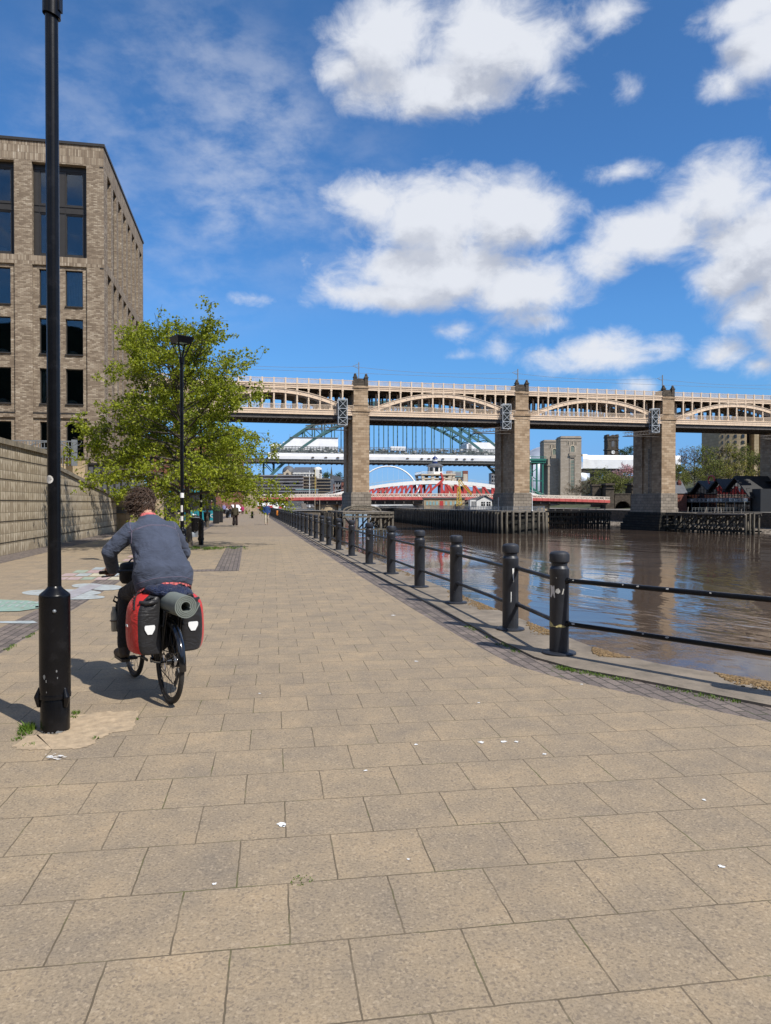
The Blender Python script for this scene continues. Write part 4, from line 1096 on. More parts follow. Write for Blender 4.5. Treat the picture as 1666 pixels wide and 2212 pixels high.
for s in (-1,1):
    m.path([(s*.03,.40,.285),(s*.045,.25,.30),(s*.066,.0,WR)],[.011,.011,.009],8); m.path([(s*.02,.272,.76),(s*.05,.12,.54),(s*.066,.0,WR)],[.009,.009,.008],8)
    m.path([(s*.02,.95,.69),(s*.055,.99,.62),(s*.058,1.10,.36),(s*.058,WB,WR)],[.014,.015,.010,.009],8)
m.ell((0,.945,.70),.055,.035,.03,10,6); m.tube((-.034,.43,.285),(.034,.43,.285),.024,None,14)
m.path([(s_*0,.265,.8),(0,.235,.90)] if False else [(0,.265,.80),(0,.232,.93)],.0135,10)
add(m,'frame',M['gblack'],bike,60)
m = MB(); m.caps([(0,.35,.975),(0,.24,.972)],[.022,.045],12); m.caps([(-.055,.16,.965),(0,.155,.972),(.055,.16,.965)],[.042,.05,.042],12); add(m,'saddle',M['blackfabric'],bike,60)
m = MB(); m.path([(0,.885,.86),(0,.875,.95),(0,.905,1.0),(0,.93,1.02)],[.018,.018,.017,.017],10)
m.path([(-.35,.86,1.03),(-.2,.90,1.03),(0,.93,1.025),(.2,.90,1.03),(.35,.86,1.03)],.0125,10)
for s in (-1,1): m.path([(s*.20,.91,1.02),(s*.22,.95,.99),(s*.28,.95,.985),(s*.33,.93,.985)],.007,6); m.path([(s*.19,.93,1.02),(s*.15,1.02,1.0),(s*.05,1.03,.88),(s*.03,1.0,.72)],.0035,6)
hbar = add(m,'handlebar',M['mblack'],bike,60)
for s in (-1,1):
    m = MB(); m.path([(s*.235,.892,1.03),(s*.36,.857,1.03)],[.0165,.0165],12); m.ell((s*.36,.857,1.03),.012,.0165,.0165,10,6); add(m,'grip',M['mitt'],hbar,60)
def fender(y, a0, a1, name):
    m = MB(); rings = []; n = 30
    for i in range(n+1):
        a = a0+(a1-a0)*i/n; ring = []
        for b in range(7):
            t = -1+2*b/6; r = WR+.022-.016*t*t; ring.append((t*.027,y+r*math.cos(a),WR+r*math.sin(a)))
        for b in range(6,-1,-1):
            t = -1+2*b/6; r = WR+.018-.016*t*t; ring.append((t*.025,y+r*math.cos(a),WR+r*math.sin(a)))
        rings.append(ring)
    m.rings(rings,True)
    for s in (-1,1): m.tube((s*.026,y+(WR+.004)*math.cos(a1-.45),WR+(WR+.004)*math.sin(a1-.45)),(s*.06,y,WR),.0022,None,5)
    return add(m,name,M['gblack'],bike,60)
fender(0,R(25),R(183),'mudguard'); fender(WB,R(35),R(165),'mudguard')
m = MB()
for s in (-1,1):
    m.path([(s*.055,.30,.74),(s*.06,.22,.775),(s*.06,-.16,.785),(s*.03,-.19,.785)],.0055,8)
    m.tube((s*.06,-.05,.782),(s*.068,-.0,.37),.005,None,8); m.tube((s*.06,.08,.78),(s*.068,.0,.37),.005,None,8); m.tube((s*.06,-.14,.782),(s*.068,-.0,.40),.005,None,8)
    m.tube((s*.085,-.11,.66),(s*.085,.2,.66),.005,None,8); m.tube((s*.06,.2,.775),(s*.085,.2,.66),.005,None,6); m.tube((s*.06,-.1,.782),(s*.085,-.11,.66),.005,None,6)
for y in (-.19,-.1,0,.1,.2): m.tube((-.06 if y>-.18 else -.03,y,.785),(.06 if y>-.18 else .03,y,.785),.005,None,6)
add(m,'luggage_rack',M['mblack'],bike,60)
m = MB()
for i in range(7):
    r = .026+.0055*i; torus(m,(.052-.0045*i,0,WR),'x',r,.004,26,5)
    for j in range(12+i*2):
        a = 2*PI*j/(12+i*2); m.cbox((.052-.0045*i,(r+.005)*math.cos(a),WR+(r+.005)*math.sin(a)),.002,.005,.005)
add(m,'cassette',M['chrome'],bike,60)
m = MB(); m.caps([(.07,-.0,.27),(.075,-.02,.235)],[.016,.014],8); m.bar((.07,-.02,.25),(.06,.035,.145),.012,.03); torus(m,(.058,.0,.235),'x',.02,.006,16,6); torus(m,(.056,.035,.145),'x',.02,.006,16,6)
m.path([(.05,-.02,.285),(.058,-.022,.235),(.056,.018,.14),(.05,.06,.14),(.045,.40,.20)],.0045,5); m.tube((.045,0,WR+.06),(.045,.42,.285+.085),.0045,None,5)
add(m,'derailleur',M['mblack'],bike,60)
m = MB(); torus(m,(.045,.43,.285),'x',.083,.005,36,5)
for i in range(5):
    a = 2*PI*i/5; m.bar((.045,.43,.285),(.045,.43+.08*math.cos(a),.285+.08*math.sin(a)),.006,.014)
cr = add(m,'crankset',M['mblack'],bike,60)
m = MB(); m.bar((-.062,.43,.285),(-.066,.60,.29),.012,.022); m.bar((.062,.43,.285),(.066,.26,.28),.012,.022); add(m,'crank',M['mblack'],cr)
for s, y, z in ((-1,.60,.29),(1,.26,.28)):
    m = MB(); m.bevbox(s*.16-.05,s*.16+.05,y-.05,y+.05,z-.011,z+.011,.006); m.tube((s*.06,y,z),(s*.16,y,z),.007,None,6); add(m,'pedal',M['mblack'],bike)
m = MB(); m.caps([(-.02,.28,.70),(.0,.30,.46)],[.055,.05],10); m.bevbox(-.05,.05,.17,.34,.40,.66,.03); add(m,'frame_bag',M['blackfabric'],bike,60)

def pannier(s, label):
    m = MB(); rings = []; rr_ = random.Random(6+s)
    prof = [(.42,.80,0),(.435,.95,.0),(.50,1.03,.0),(.62,1.05,.004),(.74,1.04,.012),(.82,.98,.03),(.88,.74,.07),(.915,.44,.10)]
    for z, k, sl in prof:
        x0_, x1_ = .066, .066+.212*k
        ya, yb = -.062+sl*.5, .275-sl*.3
        out = x1_; fl = .045 if s > 0 else .022
        plan = [(x0_,ya+.01),(x0_+.06*k,ya-.006),(x1_-.05,ya),(x1_-.022,ya+.016),(x1_+fl*.6*k,ya+.10),(x1_+fl*k,ya+.20),(x1_+.008,yb-.03),(x1_-.04,yb),(x0_+.02,yb),(x0_,yb-.02)]
        rings.append([(s*(x+rr_.uniform(-.004,.004)),y+rr_.uniform(-.004,.004),z+(.012*math.sin(y*14) if z>.8 else 0)) for x,y in plan])
    n = 10
    vs = [p for r_ in rings for p in r_]; f0, f1 = [], []
    for i in range(len(rings)-1):
        for j in range(n):
            k2 = (j+1)%n; q = (i*n+j,i*n+k2,(i+1)*n+k2,(i+1)*n+j)
            (f0 if j in (0,1,2,9,8) else f1).append(q)
    m.add(vs,f0,0); m.add(vs,f1,1); 
    m.add(rings[0],[tuple(range(n))],0); m.add(rings[-1],[tuple(range(n))],1)
    o = add(m,'pannier_bag',[M['blacktarp'],M['redtarp']],None,50)
    import bmesh
    b = bmesh.new(); b.from_mesh(o.data); bmesh.ops.remove_doubles(b,verts=b.verts,dist=.0005); bmesh.ops.recalc_face_normals(b,faces=b.faces); b.to_mesh(o.data); b.free()
    finish(o.data,180)
    sd = o.modifiers.new('soft','SUBSURF'); sd.levels = 2; sd.render_levels = 2
    loc_(o); tag(o,label,'pannier','panniers on the bicycle')
    m = MB(); xc = .066+.112; zc = .665; ysurf = -.067
    shape = [(-.045,.042),(.045,.042),(.052,.028),(.050,.0),(.022,-.05),(-.022,-.05),(-.050,.0),(-.052,.028)]
    sc_ = .80
    m.rings([[(s*xc+x*sc_,ysurf+dy,zc-.03+z*sc_) for x,z in shape] for dy in (.004,-.004)])
    add(m,'reflector',M['reflector'],o,0)
    m = MB()
    m.path([(s*.11,-.035,.855),(s*.15,-.052,.850),(s*.20,-.045,.845),(s*.245,-.01,.855)],[.014,.020,.020,.012],10)
    m.path([(s*.13,-.02,.885),(s*.17,-.05,.895),(s*.19,-.03,.875)],.009,6)
    add(m,'roll_top',M['blacktarp'],o,60)
    if s < 0:
        m = MB()
        m.path([(-.275,.02,.79),(-.265,.06,.85),(-.235,.12,.905),(-.17,.16,.93)],.006,6)
        for i in range(6): m.cbox((-.280+.006*i,.025+.022*i,.80+.019*i),.012,.012,.012)
        add(m,'strap',M['blackfabric'],o,60)
        m = MB(); m.rings([[(-.308+dx,.10+y_,.655+z_) for y_,z_ in ((0,-.009),(.055,-.009),(.055,.009),(0,.009))] for dx in (.0,-.004)]); add(m,'name_patch',M['reflector'],o,0)
    return o
pannier(-1,'red and black roll-top pannier on the left of the rear wheel'); pannier(1,'mostly black roll-top pannier on the right of the rear wheel')
# rolled foam mat: a real spiral
def roll_mat():
    m = MB(); ax0 = Vector((.030,-.34,.838)); axd = Vector((-.022,.40,.005)); u = Vector((1,0,.02)).normalized(); w_ = axd.normalized().cross(u)*-1
    turns = 4.0; n = int(turns*30); th = .0098
    def pt(r,a): return u*(r*math.cos(a)) + w_*(r*math.sin(a))
    inn, outt = [], []
    for i in range(n+1):
        a = 2*PI*turns*i/n - .5; r = .032+.0135*turns*i/n
        inn.append(pt(r,a)); outt.append(pt(r+th,a))
    a = 2*PI*turns-.5; tang = (pt(1,a+PI/2)).normalized(); 
    for q in (.02,.045,.07):
        inn.append(pt(.032+.0135*turns,a)+tang*q); outt.append(pt(.032+.0135*turns+th,a)+tang*q)
    N = len(inn)
    vs = [ax0+p for p in inn]+[ax0+p for p in outt]+[ax0+axd+p for p in inn]+[ax0+axd+p for p in outt]
    fs = []
    for i in range(N-1):
        fs += [(i,i+1,N+i+1,N+i),(2*N+i,3*N+i,3*N+i+1,2*N+i+1),(i,2*N+i,2*N+i+1,i+1),(N+i,N+i+1,3*N+i+1,3*N+i)]
    fs += [(0,N,3*N,2*N),(N-1,2*N+N-1,3*N+N-1,N+N-1)]
    m.add(vs,fs)
    return m
o = loc_(add(roll_mat(),'camping_mat',M['foam'],None,40)); tag(o,'rolled grey-green foam mat strapped lengthwise on the rack','camping mat')
m = MB(); rings = []; rn = random.Random(2)
for i in range(25):
    t = i/24; y = .06+.0*t; x = -.175+.40*t
    e = math.sin(PI*min(1,max(0,t*.94+.03)))**.45; lob = .86+.14*abs(math.sin(t*PI*5))
    ring = []
    for j in range(20):
        a = 2*PI*j/20; nz = 1+.14*noise.noise(Vector((x*9,math.cos(a)*1.4,math.sin(a)*1.4+3)))
        ring.append((x+.01*math.sin(a*2),.075+.150*e*lob*nz*math.cos(a)+.02*t,.940-.055*t+.080*e*lob*nz*math.sin(a)))
    rings.append(ring)
m.rings(rings,True); o = loc_(add(m,'rolled_jacket',M['navy'],None,180)); tag(o,'navy quilted jacket bundled on the rack behind the rider','rolled jacket')
m = MB(); m.path([(.10,.30,.92),(.10,.17,1.005),(.11,.03,.975),(.115,-.03,.90),(.10,-.04,.80)],.004,6); m.path([(-.06,.30,.93),(-.06,.17,1.02),(-.06,.03,.99),(-.06,-.02,.85)],.004,6); add(m,'strap',M['blackfabric'],o,60)
m = MB(); rings = []
for z, k in ((.90,.55),(.905,.85),(.94,1),(1.05,1.0),(1.09,.92),(1.10,.7),(1.102,.3)):
    rings.append([(-.0+.15*k*math.copysign(abs(math.cos(a))**.6,math.cos(a)),1.02+.085*k*math.copysign(abs(math.sin(a))**.6,math.sin(a)),z) for a in [2*PI*j/24 for j in range(24)]])
m.rings(rings,True); o = loc_(add(m,'handlebar_bag',M['blackfabric'],None,60)); tag(o,'black bag hung from the handlebar in front of the rider','handlebar bag')
m = MB(); m.path([(-.08,.98,1.10),(-.05,1.0,1.13),(0,1.02,1.135),(.05,1.0,1.12)],.008,6); add(m,'buckle_strap',M['blackfabric'],o,60)
m = MB(); m.caps([(-.12,1.06,.70),(-.125,1.07,.50)],[.06,.065],14); m.path([(-.15,1.02,.76),(-.20,1.0,.79),(-.21,1.01,.75),(-.16,1.03,.72)],.009,6); o = loc_(add(m,'fork_bag',M['blackfabric'],None,60)); tag(o,'small black bag strapped to the front fork','fork bag')
m = MB(); m.path([(-.195,1.05,.46),(-.195,1.05,.47),(-.20,1.045,.63),(-.20,1.045,.66),(-.20,1.045,.69)],[.022,.027,.027,.017,.015],14); o = loc_(add(m,'water_bottle',M['bottle'],None,40)); tag(o,'cream bottle tied beside the front fork bag','bottle')
m = MB(); torus(m,(-.197,1.047,.56),'z',.036,.004,18,6); add(m,'cage_strap',M['mitt'],o,60)

# ------- the rider: one continuous body; hair, jacket, shirt, trousers and boots are its children
def loft(m, secs, n=28):
    rings = []
    for c, rx, ry, lean in secs:       # lean: tilt of the section's plane (radians about x)
        rings.append([(c[0]+rx*math.copysign(abs(math.cos(a))**.85,math.cos(a)), c[1]+ry*math.copysign(abs(math.sin(a))**.85,math.sin(a))*math.cos(lean), c[2]-ry*math.sin(a)*math.sin(lean)*-1*-1) for a in [2*PI*j/n for j in range(n)]])
    m.rings(rings,True)
head = Vector((.0,.735,1.665))
m = MB()
loft(m,[((0,.20,.98),.15,.10,.4),((0,.25,1.08),.14,.10,.5),((0,.36,1.25),.15,.10,.6),((0,.50,1.42),.17,.09,.6),((0,.575,1.49),.06,.06,.5)])
m.caps([(0,.55,1.45),(0,.64,1.55),(0,.69,1.61)],[.062,.058,.06])
m.ell(head,.076,.096,.115,20,14); m.ell((0,head[1]+.05,head[2]-.07),.052,.055,.05,14,9)
m.ell((0,head[1]+.10,head[2]-.015),.014,.02,.025,8,6)      # nose
for s in (-1,1):
    m.ell((s*.077,head[1]-.005,head[2]-.012),.012,.022,.034,10,7)   # ears
    m.ell((s*.03,head[1]+.087,head[2]+.012),.014,.010,.009,8,6)     # eyes / lids
m.ell((0,head[1]+.095,head[2]-.062),.026,.010,.009,8,6)     # mouth
sh = {-1:Vector((-.19,.535,1.415)), 1:Vector((.19,.535,1.415))}
el = {-1:Vector((-.335,.60,1.23)), 1:Vector((.31,.62,1.20))}
wr = {-1:Vector((-.262,.80,1.075)), 1:Vector((.265,.80,1.075))}
for s in (-1,1):
    m.caps([sh[s],el[s],wr[s]],[.055,.042,.029])
    hp = Vector((s*.272,.868,1.062))
    m.caps([wr[s],hp+Vector((s*-.012,-.02,.004)),hp+Vector((s*.022,-.012,.002))],[.027,.026,.024],10)
    for f_ in range(4):                # four fingers curled over the grip
        bx = s*(.245+.020*f_); l = (1,1.06,1.0,.84)[f_]
        m.caps([(bx,.878,1.062),(bx,.878+.026*l,1.050),(bx,.872+.028*l,1.018),(bx,.862,1.006)],[.0105,.0098,.009,.0082],8)
    m.caps([(s*.245,.845,1.052),(s*.226,.868,1.030),(s*.222,.880,1.012)],[.012,.0105,.009],8)   # thumb under the bar
hipj = {-1:Vector((-.09,.24,.985)), 1:Vector((.09,.24,.985))}
kn = {-1:Vector((-.185,.65,.845)), 1:Vector((.145,.53,.66))}
an = {-1:Vector((-.225,.575,.385)), 1:Vector((.125,.245,.36))}
for s in (-1,1): m.caps([hipj[s],kn[s],an[s],an[s]+Vector((0,.10,-.055))],[.075,.05,.036,.03])
me = remesh(m,'person',.0062,2,.4)
person = loc_(add(me,'person',M['skin'],None,180)); tag(person,'cyclist with windblown curly hair in a blue denim jacket, seen from behind','person')
m = MB()
loft(m,[((.015,.18,.915),.222,.16,.5),((.015,.182,.95),.238,.172,.5),((.012,.205,1.05),.255,.178,.5),((.005,.265,1.15),.222,.158,.55),((0,.33,1.24),.205,.148,.6),((0,.44,1.36),.212,.135,.6),((0,.52,1.43),.185,.105,.6),((0,.565,1.480),.140,.088,.5),((0,.595,1.512),.098,.074,.4),((0,.612,1.535),.080,.068,.35)],36)
for s in (-1,1):
    a_ = sh[s]+Vector((s*-.02,-.01,-.005)); b_ = el[s]; c_ = wr[s]
    m.caps([a_,a_.lerp(b_,.5)+Vector((s*.012,-.01,.0)),b_+Vector((s*.008,-.012,0)),b_.lerp(c_,.5)+Vector((0,-.004,-.014)),c_+Vector((0,.0,-.006))],[.086,.075,.066,.062,.055],14)
rn = random.Random(9)
me = remesh(m,'jacket',.0085,6,.5)
me2 = me
def wrinkle(me, folds, amp=.006, seed=0):
    me.update()
    nrm = [v.normal.copy() for v in me.vertices]
    for v, n_ in zip(me.vertices, nrm):
        p = v.co; d_ = 0.0
        for a_, b_, wd, hgt in folds:
            ab = b_-a_; t = max(0,min(1,(p-a_).dot(ab)/ab.length_squared)); q = (p-(a_+ab*t)).length
            d_ += hgt*math.exp(-(q/wd)**2)*math.sin(PI*min(1,.1+t))**.5
        d_ += amp*(noise.noise(Vector((p.x*7+seed,p.y*7,p.z*5)))*.8+noise.noise(Vector((p.x*17+seed,p.y*17,p.z*11)))*.45)
        v.co = p+n_*d_
folds = []
for s in (-1,1):
    for i in range(5):
        t = .25+.16*i; a_ = sh[s].lerp(el[s],t); folds.append((a_+Vector((s*.07,-.03,.02)),a_+Vector((-s*.03,-.07,-.05)),.014,.016 if i%2 else -.013))
    for i in range(4):
        t = .1+.24*i; a_ = el[s].lerp(wr[s],t); folds.append((a_+Vector((s*.06,-.02,.03)),a_+Vector((-s*.05,-.05,-.03)),.013,.014 if i%2 else -.012))
folds += [(Vector((-.20,.30,1.30)),Vector((.02,.20,1.16)),.016,.018),(Vector((-.21,.26,1.24)),Vector((-.02,.15,1.08)),.017,-.018),(Vector((-.22,.22,1.16)),Vector((.06,.10,1.06)),.014,.012),
          (Vector((.20,.30,1.30)),Vector((.06,.26,1.24)),.013,.009),(Vector((.24,.20,1.14)),Vector((.0,.08,1.09)),.014,.010),(Vector((-.2,.1,1.03)),Vector((.2,.06,1.05)),.013,-.008),(Vector((.23,.25,1.20)),Vector((.10,.18,1.12)),.012,-.009)]
wrinkle(me,folds,.0085)
jk = add(me,'jacket',M['jacket'],person,180)
# seams: yoke, armholes, hem band - ribbons lying on the jacket's surface
from mathutils.bvhtree import BVHTree
bv = BVHTree.FromPolygons([v.co for v in me.vertices],[tuple(p.vertices) for p in me.polygons])
def seam(pts, name, mt, r=.0022, off=.0008, dense=10, dash=False):
    P_ = []
    for a_, b_ in zip(pts[:-1],pts[1:]):
        for i in range(dense): P_.append(Vector(a_).lerp(Vector(b_),i/dense))
    P_.append(Vector(pts[-1])); Q = []
    for p in P_:
        hit = bv.find_nearest(p); Q.append(hit[0]+hit[1]*off)
    m = MB(); m.path(Q,r,5); return add(m,name,mt,jk,60)
yoke = [(-.215,.45,1.405),(-.15,.40,1.425),(-.07,.40,1.445),(.07,.40,1.445),(.15,.40,1.425),(.215,.45,1.405)]
seam(yoke,'seam',M['stitch']); seam([(x,y-.01,z-.009) for x,y,z in yoke],'seam',M['stitch'],.0016)
for s in (-1,1): seam([(s*.19,.50,1.49),(s*.20,.43,1.43),(s*.195,.38,1.36),(s*.185,.37,1.31)],'seam',M['stitch'],.002)
hem = [(-.25,.15,.98),(-.12,.03,1.035),(0,.01,1.045),(.12,.03,1.04),(.26,.16,.985)]
seam(hem,'seam',M['stitch'],.002)
m = MB(); rings = []
n = 40; A, B_ = [], []
for i in range(n+1):
    a = R(176+188*i/n); wv = .006*math.sin(i*.8)+.004*math.sin(i*2.1)
    A.append((.015+.222*math.cos(a),.18+.150*math.sin(a)*.9,.955+.16*math.sin(a)*-.48)); B_.append((.015+.226*math.cos(a),.178+.160*math.sin(a)*.9,.905+wv+.16*math.sin(a)*-.48-.004))
C_ = [(x,y+.006,z) for x,y,z in B_]; D_ = [(x,y+.006,z) for x,y,z in A]
m.strip(A,B_); m.strip(B_,C_); m.strip(C_,D_)
for i in range(0,n,2):
    p, q = Vector(A[i]), Vector(B_[i]); m.bar(p.lerp(q,.25)+Vector((0,-.003,0)), q+Vector((0,-.003,0)), .004,.003,1)
sh_o = add(m,'shirt',[M['shirt'],M['mitt']],person,60)
m = MB(); rings = []
for z, k in ((1.520,1.04),(1.54,1.02),(1.556,.97),(1.56,.88)):
    rings.append([(.072*k*math.cos(a),.628+(z-1.55)*.5+.062*k*math.sin(a),z+.02*-math.sin(a)*.6) for a in [2*PI*j/24 for j in range(24)]])
m.rings(rings,True); add(m,'shirt_collar',M['shirt'],person,60)
m = MB()
m.ell((0,.20,.985),.175,.135,.10,22,12)
for s in (-1,1):
    m.caps([hipj[s],hipj[s].lerp(kn[s],.5)+Vector((0,0,-.008)),kn[s],kn[s].lerp(an[s],.45)+Vector((0,-.012,0)),an[s]+Vector((0,0,.03))],[.108,.092,.075,.068,.058],14)
me = remesh(m,'trousers',.010,5,.5)
wrinkle(me,[(kn[-1]+Vector((-.06,.0,.05)),kn[-1]+Vector((.06,-.08,-.02)),.014,.01),(kn[-1]+Vector((-.06,-.06,-.05)),kn[-1]+Vector((.05,-.06,-.10)),.014,.01)],.008,4)
add(me,'trousers',M['trousers'],person,180)
for s in (-1,1):
    m = MB(); a_ = an[s]; sole = -1
    m.caps([a_+Vector((0,-.005,.03)),a_+Vector((0,-.02,-.035))],[.050,.050],12)
    m.caps([a_+Vector((0,-.035,-.05)),a_+Vector((0,.05,-.055)),a_+Vector((s*.008,.15,-.062)),a_+Vector((s*.008,.20,-.066))],[.042,.044,.043,.034],12)
    me = remesh(m,'boot',.007,4,.5); bt = add(me,'boot',M['shoe'],person,180)
    m = MB(); pl = [(a_[0]+s*.004+x,a_[1]+y) for x,y in ((-.036,-.085),(.0,-.10),(.036,-.085),(.040,.02),(.050,.14),(.042,.21),(.008,.24),(-.028,.21),(-.04,.14),(-.036,.02))]
    m.prism_xy(pl,a_[2]-.105,a_[2]-.082); add(m,'sole',M['mblack'],bt,30)
# curly, wind-blown hair
m = MB(); hr = random.Random(21); wind = Vector((-.80,.50,.02))
m.ell((head[0]-.006,head[1]-.018,head[2]+.010),.083,.093,.103,18,12)
m.ell((head[0]-.012,head[1]-.072,head[2]-.055),.080,.058,.095,14,9); m.ell((head[0]-.012,head[1]-.080,head[2]-.100),.070,.050,.080,14,9)
core = m; m = MB(); 
for i in range(2300):
    th = hr.uniform(0,2*PI); ph = math.acos(hr.uniform(-.86,1)); nx = Vector((math.sin(ph)*math.cos(th),math.sin(ph)*math.sin(th),math.cos(ph))); nape = i%5 == 0
    if nx.y > .45 and nx.z < .55: continue
    base = Vector((head[0]-.006,head[1]-.018,head[2]+.016))+Vector((nx.x*.080,nx.y*.090,nx.z*.098))
    if nape: base = Vector((head[0]+hr.uniform(-.065,.062),head[1]-.120+hr.uniform(0,.03),head[2]-.075+hr.uniform(-.075,.06)))
    L_ = hr.uniform(.035,.068)*(1.0+.55*max(0,-nx.x))
    if nx.z < -.2: L_ *= .8
    dirn = (nx*.42+Vector((0,-.16,-.55))*(.55 if nx.z>.3 else .95)+wind*hr.uniform(.2,.9)*(.55 if nx.x>.2 else 1.0)+Vector((hr.gauss(0,.3),hr.gauss(0,.3),hr.gauss(0,.3)))).normalized()
    u_ = dirn.orthogonal().normalized(); w_ = dirn.cross(u_); rad = hr.uniform(.004,.0095); turns = hr.uniform(.6,1.6); p0 = hr.uniform(0,6.28); n = 11
    pts = []; rads = []
    for j in range(n):
        t = j/(n-1); a = p0+turns*2*PI*t; amp = rad*min(1,t*3)
        sag = Vector((0,0,-.018))*t*t + wind*.02*t*t
        pts.append(base+dirn*L_*t+(u_*math.cos(a)+w_*math.sin(a))*amp+sag); rads.append(.0036*(1-.6*t))
    m.path(pts,rads,4,0,False)
for i in range(46):               # loose strands streaming to the left
    base = Vector((head[0]-.08+hr.gauss(0,.02),head[1]-.05+hr.gauss(0,.03),head[2]-.02+hr.uniform(-.08,.05)))
    L_ = hr.uniform(.06,.12); d_ = (wind+Vector((hr.gauss(0,.12),hr.gauss(0,.12),hr.uniform(-.25,.12)))).normalized(); u_ = d_.orthogonal().normalized(); w_ = d_.cross(u_); p0 = hr.uniform(0,6); tn = hr.uniform(1,2.2)
    m.path([base+d_*L_*t+(u_*math.cos(p0+tn*6.28*t)+w_*math.sin(p0+tn*6.28*t))*.010*t for t in [j/10 for j in range(11)]],[.003*(1-.7*j/10) for j in range(11)],4,0,False)
hm = add(core,'hair',M['hair'],person,180)
add(m,'curls',M['hair'],hm,180,fix=False)
